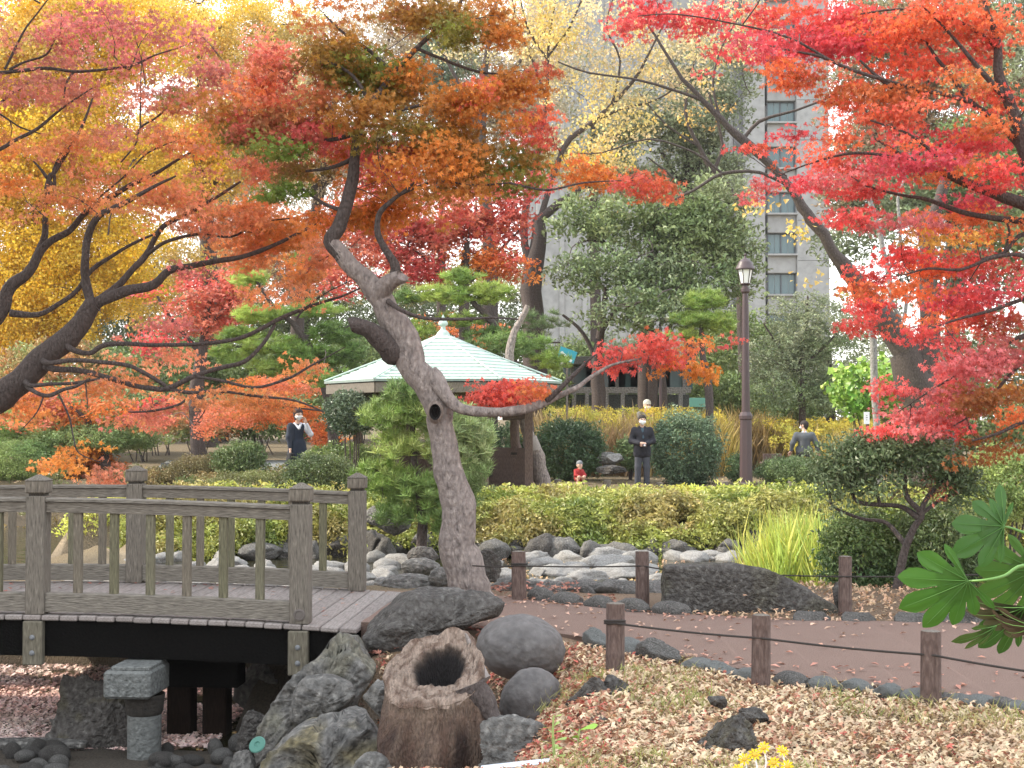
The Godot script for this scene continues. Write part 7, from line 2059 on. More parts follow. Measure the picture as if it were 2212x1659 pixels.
func right_maple() -> void:
	var d := 13.2
	var o := thing("maple_tree", "crimson and orange maple reaching in from the right edge", "tree", Vector3(gx(2420, d), 0, -d))
	var n := []
	limb(o, "trunk", [2440, 1300, 0, 150, 2420, 1100, 0, 125, 2390, 900, 0, 110, 2340, 700, 0, 95, 2290, 560, 0, 75, 2255, 440, 0, 52, 2225, 340, 0, 38, 2195, 262, 0, 26, 2161, 167, 0, 20, 2154, 83, 0, 15, 2134, 30, 0, 11, 2110, -40, 0, 7], d, M.dark_bark, n, 12)
	for q in [[2270, 480, 0, 40, 2212, 443, 0, 27, 2141, 413, -0.1, 22, 2074, 390, -0.1, 18, 2007, 360, -0.1, 13, 1954, 338, -0.1, 9, 1890, 300, -0.1, 4], [2300, 520, 0, 36, 2250, 486, 0.1, 20, 2212, 480, 0.1, 15, 2141, 470, 0.1, 12, 2074, 457, 0.1, 10, 2007, 433, 0.1, 8, 1941, 420, 0.1, 6, 1870, 402, 0.1, 3],
		[2220, 330, 0, 24, 2170, 280, 0.1, 15, 2130, 245, 0.1, 13, 2097, 220, 0.1, 11, 2057, 167, 0.1, 10, 2024, 127, 0.1, 8, 2001, 90, 0.1, 5], [2100, 222, 0.1, 10, 2020, 200, 0, 9, 1937, 193, 0, 9, 1897, 167, 0, 8, 1857, 130, 0, 5], [2000, 198, 0, 8, 1900, 170, -0.1, 8, 1831, 147, -0.1, 8, 1774, 123, -0.1, 7, 1721, 112, -0.1, 5, 1620, 90, -0.1, 3], 
		[2310, 600, 0, 30, 2230, 560, -0.1, 16, 2190, 550, -0.1, 9, 2137, 560, -0.1, 8, 2074, 583, -0.1, 7, 2007, 580, -0.1, 6, 1960, 592, -0.1, 3], [2340, 680, 0, 30, 2260, 640, -0.2, 14, 2212, 645, -0.2, 9, 2141, 670, -0.2, 7, 2074, 688, -0.2, 5, 2010, 710, -0.2, 3], [2390, 900, 0, 30, 2290, 890, -0.1, 14, 2212, 912, -0.1, 9, 2157, 936, -0.1, 7, 2100, 952, -0.1, 4], 
		[2180, 220, 0, 14, 2100, 130, -0.1, 9, 2040, 60, -0.1, 6, 1990, 10, -0.1, 3], [2154, 100, 0, 12, 2060, 40, 0.1, 8, 1960, 20, 0.1, 6, 1860, 30, 0.1, 4], [1800, 135, -0.1, 6, 1700, 80, -0.1, 5, 1580, 50, -0.1, 4, 1450, 30, -0.1, 3, 1340, 40, -0.1, 2], [1960, 345, -0.1, 8, 1850, 330, -0.1, 6, 1760, 350, -0.1, 4, 1680, 380, -0.1, 2], [2074, 390, -0.1, 8, 1980, 300, -0.2, 6, 1880, 260, -0.2, 4], [2250, 500, 0, 12, 2200, 510, 0, 9, 2170, 545, 0, 7, 2120, 560, 0, 4], [2350, 760, 0, 26, 2260, 720, 0, 14, 2180, 740, 0, 9, 2100, 790, 0, 6, 2000, 850, 0, 4, 1940, 890, 0, 2], [2280, 720, 0, 12, 2190, 800, 0.1, 8, 2120, 880, 0.1, 5, 2060, 920, 0.1, 3], [2170, 545, 0, 6, 2180, 500, 0, 5, 2170, 470, 0, 3]]:
		limb(o, "bough", q, d, M.dark_bark, n, 8, 0.2)
	var R := Color(0.78, 0.105, 0.095)
	var C := Color(0.66, 0.085, 0.12)
	var O := Color(0.82, 0.23, 0.075)
	var B := Color(0.36, 0.12, 0.03)
	var P := Color(0.70, 0.20, 0.20)
	var Y := Color(0.70, 0.36, 0.06)
	var b := []
	for q in [[1835, 210, 60, 40, 1.0, R, O], [1850, 290, 60, 24, 1.2, R, O], [1840, 420, 60, 20, 1.2, P, R], [1370, 55, 60, 26, 1.0, R, P], [1400, 20, 90, 26, 1.2, R, C], [1330, 75, 30, 20, 0.8, R, C], [1490, 35, 90, 32, 1.3, R, C], [1600, 60, 90, 34, 1.4, R, C], [1640, 100, 80, 28, 1.5, C, R], [1730, 100, 100, 40, 1.6, C, R], [1700, 30, 110, 36, 1.3, R, O], [1820, 50, 110, 44, 1.4, R, C], [1830, 110, 70, 30, 1.2, C, R], [1930, 60, 110, 46, 1.3, O, R], [2050, 40, 120, 44, 1.3, O, R], [2160, 60, 80, 60, 1.3, O, R], [1980, 130, 110, 36, 1.2, R, O], [2090, 120, 80, 40, 1.2, R, B], [2170, 160, 70, 50, 1.0, O, Y], [1560, 120, 40, 22, 0.9, R, C], [1545, 185, 24, 24, 1.3, R, C], [1530, 150, 20, 16, 1.0, R, P], [1700, 160, 70, 36, 1.5, O, R], [1780, 150, 60, 24, 1.2, B, R], [1800, 200, 60, 20, 0.5, B, O], [1900, 205, 110, 26, 1.4, B, O], [2030, 190, 110, 34, 1.3, O, B], [2120, 220, 80, 36, 1.2, O, R], [1960, 245, 130, 26, 1.8, O, R], [1860, 270, 90, 22, 1.3, O, R], [2080, 270, 110, 30, 1.5, B, O], [2020, 300, 110, 30, 1.7, C, R], [2120, 310, 90, 34, 1.5, C, R], [1900, 310, 90, 26, 1.2, R, O], [1770, 305, 60, 18, 1.2, R, O], [1700, 290, 50, 14, 0.9, R, C], [1620, 325, 44, 15, 1.5, R, O], [1660, 355, 50, 16, 1.5, R, C], [1740, 350, 80, 24, 1.4, O, R], [1860, 350, 100, 28, 1.2, P, R], [1970, 350, 100, 28, 1.4, R, C], [1720, 395, 70, 18, 1.4, R, C], [1820, 385, 90, 20, 1.1, R, P], [1650, 400, 34, 14, 1.2, P, R], [1640, 430, 26, 14, 1.0, R, P], [1900, 400, 80, 20, 1.0, P, R], [2050, 370, 110, 26, 0.9, Y, O], [2160, 380, 60, 40, 1.2, C, R], [1840, 470, 90, 20, 1.0, P, R], [1940, 485, 90, 24, 1.4, R, P], [2040, 470, 100, 24, 1.7, R, O], [2110, 440, 90, 22, 1.2, R, C], [2150, 500, 90, 26, 1.1, Y, O], [2060, 520, 100, 26, 1.1, O, Y], [1960, 550, 100, 22, 1.4, O, R], [1880, 590, 50, 20, 1.5, O, R], [1855, 625, 32, 26, 1.5, R, O], [1990, 580, 80, 22, 1.2, B, O], [2110, 570, 110, 30, 1.4, B, R], [2180, 600, 70, 40, 1.3, R, C], [1880, 660, 60, 20, 1.5, O, R], [1860, 700, 40, 22, 1.5, O, R], [1960, 630, 80, 22, 1.2, R, O], [2060, 645, 110, 28, 1.8, R, C], [2150, 640, 90, 34, 1.7, C, R], [2030, 685, 110, 28, 1.7, R, O], [2130, 700, 100, 34, 1.5, B, R], [1980, 720, 60, 22, 1.6, C, R], [2060, 740, 90, 28, 1.5, P, R], [2160, 760, 80, 40, 1.5, P, B], [2100, 790, 80, 30, 1.4, P, R], [2010, 800, 80, 28, 1.5, P, R], [2170, 830, 70, 50, 1.4, B, Y], [1940, 835, 50, 24, 1.5, R, P], [2050, 840, 90, 32, 1.4, P, R], [1950, 890, 60, 30, 1.3, P, R], [2110, 870, 80, 40, 1.4, B, P], [2030, 890, 80, 30, 1.3, P, R], [1900, 930, 50, 18, 1.4, R, P], [1970, 930, 50, 20, 1.0, P, R], [2170, 900, 60, 40, 1.3, O, B], [2080, 925, 80, 28, 1.3, R, P], [2140, 960, 80, 34, 1.2, B, O], [2060, 965, 60, 30, 0.9, P, C], [2100, 990, 60, 24, 0.7, B, O]]:
		b.append([q[0], q[1], q[2], q[3], d + rr(-0.5, 0.6), q[4] * 1.2, q[5], q[6]])
	b.append([2480, 300, 260, 320, d, 0.6, R, O])
	b.append([1950, -150, 450, 140, d, 0.7, R, O])
	var s := crown(o, b, L.maple, M.leaf, 0.145, -0.12, "crown", 0.3, 0.9, 1.4)
	twigs(o, n, s, M.twig, 260, 0.008, 2)

func leaf_plate(tips: Array, notch: float, droop: float, m: Color) -> ArrayMesh:
	# a hand shaped leaf: lobes given as (angle, length); the joint is the origin, the blade lies in x y
	var b := MB.new()
	var rim := PackedVector2Array()
	for k in tips.size():
		var a: float = deg_to_rad(tips[k][0])
		var l: float = tips[k][1]
		var pa: float = deg_to_rad(tips[k - 1][0]) if k else a + 0.55
		var na: float = deg_to_rad(tips[k + 1][0]) if k < tips.size() - 1 else a - 0.55
		var dir := Vector2(cos(a), sin(a))
		var side := Vector2(-dir.y, dir.x)
		var half := clampf(absf(pa - na) * 0.5, 0.3, 0.55) * 0.5 * 0.68 * l
		if k == 0: rim.append(Vector2(cos(a + 0.5), sin(a + 0.5)) * l * notch * 0.6)
		for q in [[0.46, 0.62], [0.58, 0.85], [0.70, 1.0], [0.82, 0.92], [0.91, 0.6], [0.97, 0.25], [1.0, 0.0], [0.97, -0.25], [0.91, -0.6], [0.82, -0.92], [0.70, -1.0], [0.58, -0.85], [0.46, -0.62]]:
			rim.append(dir * l * q[0] + side * half * q[1])
		var mid := (a + na) * 0.5
		rim.append(Vector2(cos(mid), sin(mid)) * l * notch * (1.0 if k < tips.size() - 1 else 0.6))
	var up := func(p: Vector2, s: float) -> Vector3: return Vector3(p.x * s, p.y * s, -droop * (p * s).length_squared() + 0.004 * lump.get_noise_2d(p.x * 30 * s, p.y * 30 * s))
	b.col = m
	var rings := [0.0, 0.3, 0.6, 0.85, 1.0]
	var w := rim.size()
	for r in rings.size():
		for p in rim:
			var g := 1.0 + 0.10 * lump.get_noise_2d(p.x * 90, p.y * 90 + r)
			b.col = Color(m.r * g, m.g * g, m.b * g)
			b.vert(up.call(p, rings[r]))
	for r in rings.size() - 1:
		for k in w - 1:
			var a := r * w + k
			b.tri(a, a + 1, a + w + 1)
			b.tri(a, a + w + 1, a + w)
	b.smooth()
	if b.n[w * 2].z < 0:
		for k in b.n.size(): b.n[k] = -b.n[k]
	return b.mesh()

func veins(tips: Array, droop: float) -> ArrayMesh:
	var b := MB.new()
	b.col = Color(0.07, 0.18, 0.03)
	for t in tips:
		var dir := Vector2(cos(deg_to_rad(t[0])), sin(deg_to_rad(t[0])))
		var p := PackedVector3Array()
		var r := PackedFloat32Array()
		for k in 6:
			var f := 0.9 * k / 5.0
			p.append(Vector3(dir.x * t[1] * f, dir.y * t[1] * f, -droop * pow(t[1] * f, 2) + 0.004))
			r.append(lerpf(0.0018, 0.0004, k / 5.0))
		b.tube(p, r, 5, 0.0, false)
	return b.mesh()

func fatsia() -> void:
	var d := 3.75
	var o := thing("big_leaf_shrub", "shrub of big hand shaped glossy green leaves at the right edge", "shrub", pt(2330, 1659, d) * Vector3(1, 0, 1))
	var k := S * d
	var leaf := func(u: float, v: float, dd: float, tips: Array, tone: Color, turn: Vector3, droop: float) -> void:
		var sc := []
		for t in tips: sc.append([t[0], t[1] * S * (d + dd)])
		var l := put("leaf", leaf_plate(sc, 0.45, droop, tone), M.big_leaf, o, pt(u, v, d + dd) - o.position)
		l.rotation = turn
		put("vein", veins(sc, droop), M.big_leaf, l, Vector3.ZERO, "stuff")
	var g := Color(0.05, 0.15, 0.016)
	leaf.call(2091, 1254, 0.0, [[122, 92], [152, 120], [180, 146], [207, 160], [231, 146], [254, 108], [282, 80], [312, 84]], g, Vector3(0.15, -0.2, 0), 0.8)
	leaf.call(2167, 1137, 0.12, [[60, 60], [88, 92], [112, 66], [140, 86], [176, 116], [206, 132], [236, 104], [264, 80]], Color(0.038, 0.115, 0.014), Vector3(-0.1, 0.25, 0), 0.8)
	leaf.call(2235, 1230, 0.25, [[130, 100], [156, 120], [182, 130], [208, 140], [234, 150], [260, 120]], Color(0.055, 0.14, 0.02), Vector3(0.2, 0.2, 0), 1.0)
	leaf.call(2200, 1330, 0.3, [[170, 70], [200, 90], [228, 110], [255, 100], [280, 80]], Color(0.03, 0.085, 0.012), Vector3(0.3, 0.1, 0), 1.0)
	# a withered leaf, curled and dark
	leaf.call(2215, 1310, -0.05, [[185, 140], [205, 175], [222, 165], [242, 150], [262, 120]], Color(0.045, 0.055, 0.02), Vector3(0.5, -0.5, 0.1), 2.6)
	leaf.call(2235, 1350, -0.1, [[170, 90], [195, 150], [218, 140], [240, 90]], Color(0.05, 0.035, 0.02), Vector3(0.6, -0.7, 0.0), 3.2)
	leaf.call(2150, 1350, -0.08, [[190, 60], [215, 95], [240, 80], [265, 60]], Color(0.05, 0.10, 0.02), Vector3(0.4, 0.6, 0.0), 3.5)
	var n := []
	limb(o, "stalk", [2094, 1255, 0, 4, 2130, 1253, -0.03, 6, 2170, 1244, 0.0, 7, 2212, 1222, 0.05, 8, 2290, 1240, 0.1, 10, 2330, 1400, 0.1, 18], d, M.stalk, n, 8, 0.0)
	limb(o, "stalk", [2168, 1137, 0.12, 4, 2200, 1146, 0.12, 6, 2260, 1180, 0.12, 8, 2310, 1300, 0.1, 12], d, M.stalk, n, 8, 0.0)
	limb(o, "stem", [2330, 1290, 0.1, 22, 2330, 1450, 0.1, 26, 2330, 1659, 0, 30, 2330, 2200, 0, 36], d, M.dark_bark, n, 8, 0.2)

func stump() -> void:
	var d := 8.5
	var c := pt(940, 1446, d)
	var o := thing("tree_stump", "hollow weathered tree stump with a pale ragged rim among rocks", "stump", Vector3(c.x, -0.9, -d))
	var k := S * d
	var rim := c - o.position
	var tilt := Basis(Vector3.RIGHT, 0.62) * Basis(Vector3.BACK, 0.2)
	var b := MB.new()
	var N := 72
	var rows := 34
	for r in rows + 1:
		var f := float(r) / rows
		for j in N:
			var a := TAU * j / N
			var dir := Vector3(cos(a), 0, sin(a))
			var fl := 1.0 + 0.10 * lump.get_noise_2d(cos(a) * 2.0, sin(a) * 2.0) + 0.05 * lump.get_noise_3d(cos(a) * 6, f * 5, sin(a) * 6)
			var rad := (106.0 * k) * fl * (1.0 + 0.16 * sin(f * PI) - 0.16 * f)
			# burls, and the root that runs off to the right
			rad += 0.05 * lump.get_noise_3d(cos(a) * 2.6 + 4.0, f * 3.5, sin(a) * 2.6)
			rad += 0.16 * exp(-pow((fposmod(a + PI, TAU) - PI - 0.15) / 0.5, 2)) * exp(-pow((f - 0.36) / 0.2, 2))
			rad += 0.04 * exp(-pow((fposmod(a, TAU) - 2.3) / 0.3, 2)) * smoothstep(0.3, 0.9, f)
			var p0 := rim + tilt * (dir * 110.0 * k * fl)
			p0.y += 0.02 * lump.get_noise_2d(cos(a) * 3.0, sin(a) * 3.0) + 0.025 * exp(-pow((fposmod(a, TAU) - 5.2) / 0.3, 2))
			var base := Vector3(rim.x - 0.02, 0, rim.z) + dir * rad
			var p := p0.lerp(Vector3(base.x, -0.25, base.z), f)
			if f > 0.02:
				var sw := dir * (rad - p.distance_to(Vector3(lerpf(rim.x, rim.x - 0.02, f), p.y, rim.z))) * smoothstep(0.0, 0.25, f) * 0.8
				p += sw
				p += dir * (0.02 * lump.get_noise_3d(cos(a) * 9, f * 3, sin(a) * 9) + 0.015 * lump.get_noise_3d(cos(a) * 22, f * 6, sin(a) * 22))
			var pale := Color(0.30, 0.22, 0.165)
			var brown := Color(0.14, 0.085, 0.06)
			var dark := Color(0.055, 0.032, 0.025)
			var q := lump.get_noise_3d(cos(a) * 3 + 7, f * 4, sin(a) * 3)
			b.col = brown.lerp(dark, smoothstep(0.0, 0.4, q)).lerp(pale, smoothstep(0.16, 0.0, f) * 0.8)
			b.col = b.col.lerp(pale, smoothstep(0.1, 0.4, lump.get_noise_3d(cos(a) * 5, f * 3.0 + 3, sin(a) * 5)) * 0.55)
			b.vert(p)
	for r in rows:
		for j in N:
			var a := r * N + j
			var e := r * N + (j + 1) % N
			b.tri(a, e, e + N); b.tri(a, e + N, a + N)
	b.smooth()
	if b.n[N * 10].dot(b.v[N * 10] - rim * Vector3(1, 0, 1) - Vector3(0, b.v[N * 10].y, 0)) < 0:
		for q in b.n.size(): b.n[q] = -b.n[q]
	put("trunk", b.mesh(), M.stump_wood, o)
	# the rim and the hollow
	var h := MB.new()
	var prof := [[1.02, -0.012], [0.97, 0.012], [0.91, 0.02], [0.86, 0.002], [0.81, 0.014], [0.75, -0.006], [0.70, 0.008], [0.64, -0.012], [0.59, 0.0], [0.50, -0.02], [0.44, -0.06], [0.41, -0.3], [0.33, -0.5], [0.01, -0.55]]
	for r in prof.size():
		for j in N:
			var a := TAU * j / N
			var fl := 1.0 + 0.10 * lump.get_noise_2d(cos(a) * 2.0, sin(a) * 2.0) + 0.05 * lump.get_noise_3d(cos(a) * 6, 0, sin(a) * 6)
			var wob: float = prof[r][0] + (0.022 * lump.get_noise_2d(cos(a) * 4 + r * 1.2, sin(a) * 4) if r > 0 else 0.0)
			var off: Vector3 = Vector3(0.03, 0, -0.03) * (1.0 - float(prof[r][0])) * 2.0
			var p: Vector3 = rim + tilt * (Vector3(cos(a), 0, sin(a)) * 110.0 * k * fl * wob + off) + Vector3(0, prof[r][1], 0)
			p.y += 0.02 * lump.get_noise_2d(cos(a) * 3.0, sin(a) * 3.0) + 0.025 * exp(-pow((fposmod(a, TAU) - 5.2) / 0.3, 2)) * (1.0 if r < 4 else 0.2)
			p.y += 0.012 * lump.get_noise_3d(cos(a) * 8.0, sin(a) * 8.0, r * 2.0)
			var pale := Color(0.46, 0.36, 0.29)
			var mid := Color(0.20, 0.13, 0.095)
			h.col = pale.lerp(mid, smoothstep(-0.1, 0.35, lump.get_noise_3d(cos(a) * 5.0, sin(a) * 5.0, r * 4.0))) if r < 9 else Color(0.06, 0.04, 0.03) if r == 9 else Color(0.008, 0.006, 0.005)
			h.vert(p)
	for r in prof.size() - 1:
		for j in N:
			var a := r * N + j
			var e := r * N + (j + 1) % N
			h.tri(a, e, e + N); h.tri(a, e + N, a + N)
	h.smooth()
	if h.n[N * 2].y < 0:
		for q in h.n.size(): h.n[q] = -h.n[q]
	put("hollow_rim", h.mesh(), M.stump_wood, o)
	# root arch at the right
	var n := []
	limb(o, "root", [1010, 1480, -0.1, 90, 1045, 1510, -0.12, 60, 1065, 1545, -0.14, 44, 1085, 1572, -0.2, 22, 1092, 1585, -0.22, 12], d, M.dark_bark, n, 10, 0.3)
	# splinter of bark at the back right of the rim
	limb(o, "splinter", [1048, 1470, 0.05, 34, 1028, 1420, 0.1, 24, 1012, 1385, 0.12, 12, 1005, 1368, 0.12, 5], d, M.deck_timber, n, 8, 0.4)

func foreground() -> void:
	stump()
	fatsia()
	var moss := Color(0.95, 0.9, 0.55, 0.5)
	outline_rock("broad flat topped dark boulder at the end of the bridge deck", [782, 1380, 800, 1345, 842, 1306, 900, 1284, 970, 1288, 1050, 1284, 1082, 1306, 1072, 1335, 1020, 1352, 960, 1375, 900, 1440, 840, 1450, 800, 1425], 10.45, 0.55, "dark_rock", 0.045, 201)
	stone("boulder", "large smooth egg shaped grey boulder right of the stump", "boulder", 1030, 1328, 1218, 1470, 9.5, 202, "smooth_rock", 0, 0.035, "", 0.9, -0.12)
	stone("boulder", "smaller smooth grey boulder below the egg shaped one", "boulder", 1082, 1440, 1212, 1590, 8.9, 203, "smooth_rock", 0, 0.035, "", 0.9, -0.5)
	outline_rock("tall jagged grey rock leaning up beside the bridge pier", [556, 1650, 566, 1575, 600, 1510, 645, 1455, 690, 1415, 722, 1388, 752, 1384, 775, 1402, 800, 1430, 796, 1480, 770, 1545, 720, 1580, 660, 1620, 610, 1660], 9.8, 0.5, "rock", 0.075, 204, moss)
	outline_rock("broken slab of grey rock on the face of the jagged rock", [625, 1562, 634, 1500, 660, 1470, 720, 1462, 762, 1478, 770, 1502, 735, 1540, 690, 1552, 650, 1572], 9.45, 0.16, "rock", 0.04, 205)
	outline_rock("mossy grey rock at the bottom left of the stump", [545, 1690, 585, 1630, 640, 1590, 720, 1558, 775, 1556, 806, 1590, 830, 1640, 836, 1720, 700, 1780, 580, 1760], 8.9, 0.5, "rock", 0.06, 206, Color(0.95, 0.8, 0.32, 0.7))
	stone("boulder", "small rounded stone at the lower edge left of the stump", "stone", 765, 1625, 850, 1700, 8.3, 207, "rock", 0, 0.06)
	stone("boulder", "flat wedge of grey stone between jagged rock and stump", "stone", 780, 1470, 850, 1540, 9.0, 208, "rock", 8, 0.05)
	stone("boulder", "grey rock lying under the arching root of the stump", "boulder", 1000, 1570, 1230, 1720, 8.1, 209, "rock", 8, 0.07, "", 0.7)
	stone("boulder", "rough brown rock behind the seedling right of the grey boulder", "boulder", 1215, 1465, 1330, 1570, 8.4, 210, "dark_rock", 9, 0.08, "", 0.7, 0.3)
	stone("boulder", "low dark rock sunk in leaves right of the rough brown rock", "boulder", 1290, 1470, 1390, 1560, 8.5, 211, "dark_rock", 8, 0.08)
	stone("boulder", "grey rock half buried in leaf litter behind the seedling", "boulder", 1245, 1560, 1380, 1660, 7.7, 212, "rock", 8, 0.07, "", 0.7)
	stone("boulder", "small black lump of rock lying in the leaf litter", "stone", 1602, 1528, 1664, 1566, 7.5, 213, "dark_rock", 8, 0.1)
	stone("boulder", "pointed mossy rock rising from the leaf litter by the yellow flowers", "stone", 1505, 1555, 1625, 1680, 7.0, 214, "dark_rock", 8, 0.1, "", 0.8, 0.3, moss)
	stone("boulder", "tiny dark stone in the leaf litter above the black lump", "stone", 1525, 1500, 1565, 1530, 7.8, 215, "dark_rock", 6, 0.08)
	stone("boulder", "large dark mossy rock standing by the bridge pier at left", "boulder", 118, 1478, 330, 1790, 11.5, 216, "dark_rock", 12, 0.07, "", 0.45, 0.12, Color(0.75, 0.7, 0.35, 0.6))
	stone("boulder", "grey cracked rock wall under the bridge right of the timber posts", "boulder", 525, 1405, 660, 1600, 12.4, 217, "rock", 12, 0.05)
	stone("boulder", "small grey rock at the foot of the timber posts", "stone", 500, 1545, 580, 1640, 11.0, 218, "dark_rock", 7, 0.08)
	stone("boulder", "rounded dark rock at the lower edge beside the timber posts", "stone", 500, 1630, 580, 1720, 10.0, 219, "rock", 4, 0.06)
	# pebbles at the lower left corner
	var pb := rock_mesh(Vector3(0.5, 0.5, 0.5), 230, 0, 0.06, 2)
	for k in 84:
		var d := rr(9.9, 11.35)
		var u := rr(-30, 560)
		if k < 34: u = rr(-10, 140)
		elif u < 330: continue
		var x := gx(u, d)
		var s := put("pebble", pb, M.dark_rock if k % 3 else M.rock, self, Vector3(x, gy(x, d) + rr(0.0, 0.06), -d))
		s.basis = Basis(Vector3.UP, rr(0, 6)) * Basis.from_scale(Vector3(rr(0.10, 0.24), rr(0.08, 0.16), rr(0.1, 0.2)))
		tag(s, "dark rounded pebble on the shore under the bridge at lower left", "pebble", "pebbles on the pond shore")
	var ledge := MB.new()
	ledge.box(Vector3.ZERO, Vector3(0.95, 0.06, 0.2), Basis(Vector3.UP, 0.03), 0.02)
	tag(put("stone_ledge", ledge.mesh(), M.rock, self, pt(60, 1606, 11.35)), "thin grey stone ledge along the pond shore at lower left", "ledge")
	# teal disc, pipe
	var disc := MB.new()
	disc.col = Color(0.06, 0.18, 0.14)
	disc.lathe(PackedVector2Array([Vector2(0, 0.006), Vector2(0.016, 0.002), Vector2(0.02, 0.008), Vector2(0.05, 0.009), Vector2(0.056, 0.003), Vector2(0.052, -0.003), Vector2(0, -0.004)]), 20)
	var td := put("teal_disc", disc.mesh(), M.plain, self, pt(556, 1609, 9.0))
	td.rotation = Vector3(0.9, 0, 0.3)
	tag(td, "small round teal disc lying on the rocks under the bridge", "disc")
	var pipe := MB.new()
	pipe.tube(PackedVector3Array([pt(1042, 1664, 6.9), pt(1190, 1648, 6.8)]), PackedFloat32Array([0.024, 0.024]), 14)
	tag(put("metal_pipe", pipe.mesh(), M.steel, self), "pale metal pipe at the lower edge beside the seedling", "pipe")
	# seedling
	var d := 6.9
	var o := thing("seedling", "thin green seedling with narrow leaves in front of the rocks", "plant", Vector3(gx(1195, d), gy(gx(1195, d), d), -d))
	var n := []
	limb(o, "stem", [1196, 1720, 0, 8, 1197, 1640, 0, 7, 1194, 1585, 0, 6, 1196, 1545, 0, 4], d, M.young_stalk, n, 6, 0.0)
	var lf := leaf_plate([[0, 0.085]], 0.2, 2.0, Color(0.30, 0.42, 0.10))
	for k in 17:
		var v := 1550.0 + k * 6.5
		var l := put("leaf", lf, M.green_leaf, o, pt(1196, v, d) - o.position)
		var far := 0.5 + 0.045 * k
		l.basis = Basis(Vector3.UP, k * 2.4) * Basis(Vector3.BACK, 0.5 - 0.02 * k) * Basis(Vector3.RIGHT, -1.2) * Basis.from_scale(Vector3(far, far * 0.75, far))
	o = thing("seedling", "low bright green sprig right of the thin seedling", "plant", Vector3(gx(1250, 7.2), gy(gx(1250, 7.2), 7.2), -7.2))
	limb(o, "stem", [1240, 1690, 0, 6, 1245, 1630, 0, 5, 1252, 1575, 0, 3], 7.2, M.young_stalk, n, 6, 0.0)
	lf = leaf_plate([[0, 0.09]], 0.2, 1.5, Color(0.28, 0.48, 0.06))
	for k in 12:
		var v := 1578.0 + k * 8.0
		var l := put("leaf", lf, M.green_leaf, o, pt(1252 - k * 0.6, v, 7.2) - o.position)
		l.basis = Basis(Vector3.UP, k * 2.1) * Basis(Vector3.BACK, 0.4) * Basis(Vector3.RIGHT, -1.0) * Basis.from_scale(Vector3.ONE * rr(0.7, 1.1))
	# yellow flowers and leaves
	for q in [[1608, 1640, 6.4], [1650, 1615, 6.35], [1690, 1622, 6.35], [1630, 1630, 6.3], [1672, 1648, 6.3], [1700, 1655, 6.25], [1596, 1662, 6.25]]:
		var at := pt(q[0], q[1], q[2])
		o = thing("yellow_flower", "bright yellow daisy flower at the lower edge by the pointed rock", "flower", Vector3(at.x, gy(at.x, q[2]), at.z), "yellow flowers by the pointed rock")
		var st := MB.new()
		st.tube(PackedVector3Array([Vector3.ZERO, Vector3(0.01, (at.y - o.position.y) * 0.6, 0), Vector3(0, at.y - o.position.y, 0)]), PackedFloat32Array([0.004, 0.004, 0.003]), 6)
		st.col = Color(0.2, 0.3, 0.08)
		put("stem", st.mesh(), M.green_leaf, o)
		var pm := MB.new()
		pm.col = Color(0.85, 0.62, 0.02)
		for k in 9:
			var t := Basis(Vector3.UP, TAU * k / 9)
			var f := pm.vert(t * Vector3(0.006, 0, 0))
			pm.vert(t * Vector3(0.02, 0.005, 0.006)); pm.vert(t * Vector3(0.032, 0.0, 0)); pm.vert(t * Vector3(0.02, 0.005, -0.006))
			pm.tri(f, f + 1, f + 2); pm.tri(f, f + 2, f + 3)
		var petals := put("petals", pm.mesh(false), M.big_leaf, o, Vector3(0, at.y - o.position.y, 0))
		petals.rotation = Vector3(rr(0.6, 1.2), rr(-0.5, 0.5), rr(-0.3, 0.3))
		pm = MB.new()
		pm.col = Color(0.6, 0.35, 0.02)
		pm.lathe(PackedVector2Array([Vector2(0.011, 0), Vector2(0.009, 0.006), Vector2(0, 0.008)]), 10)
		put("flower_disc", pm.mesh(), M.plain, petals)

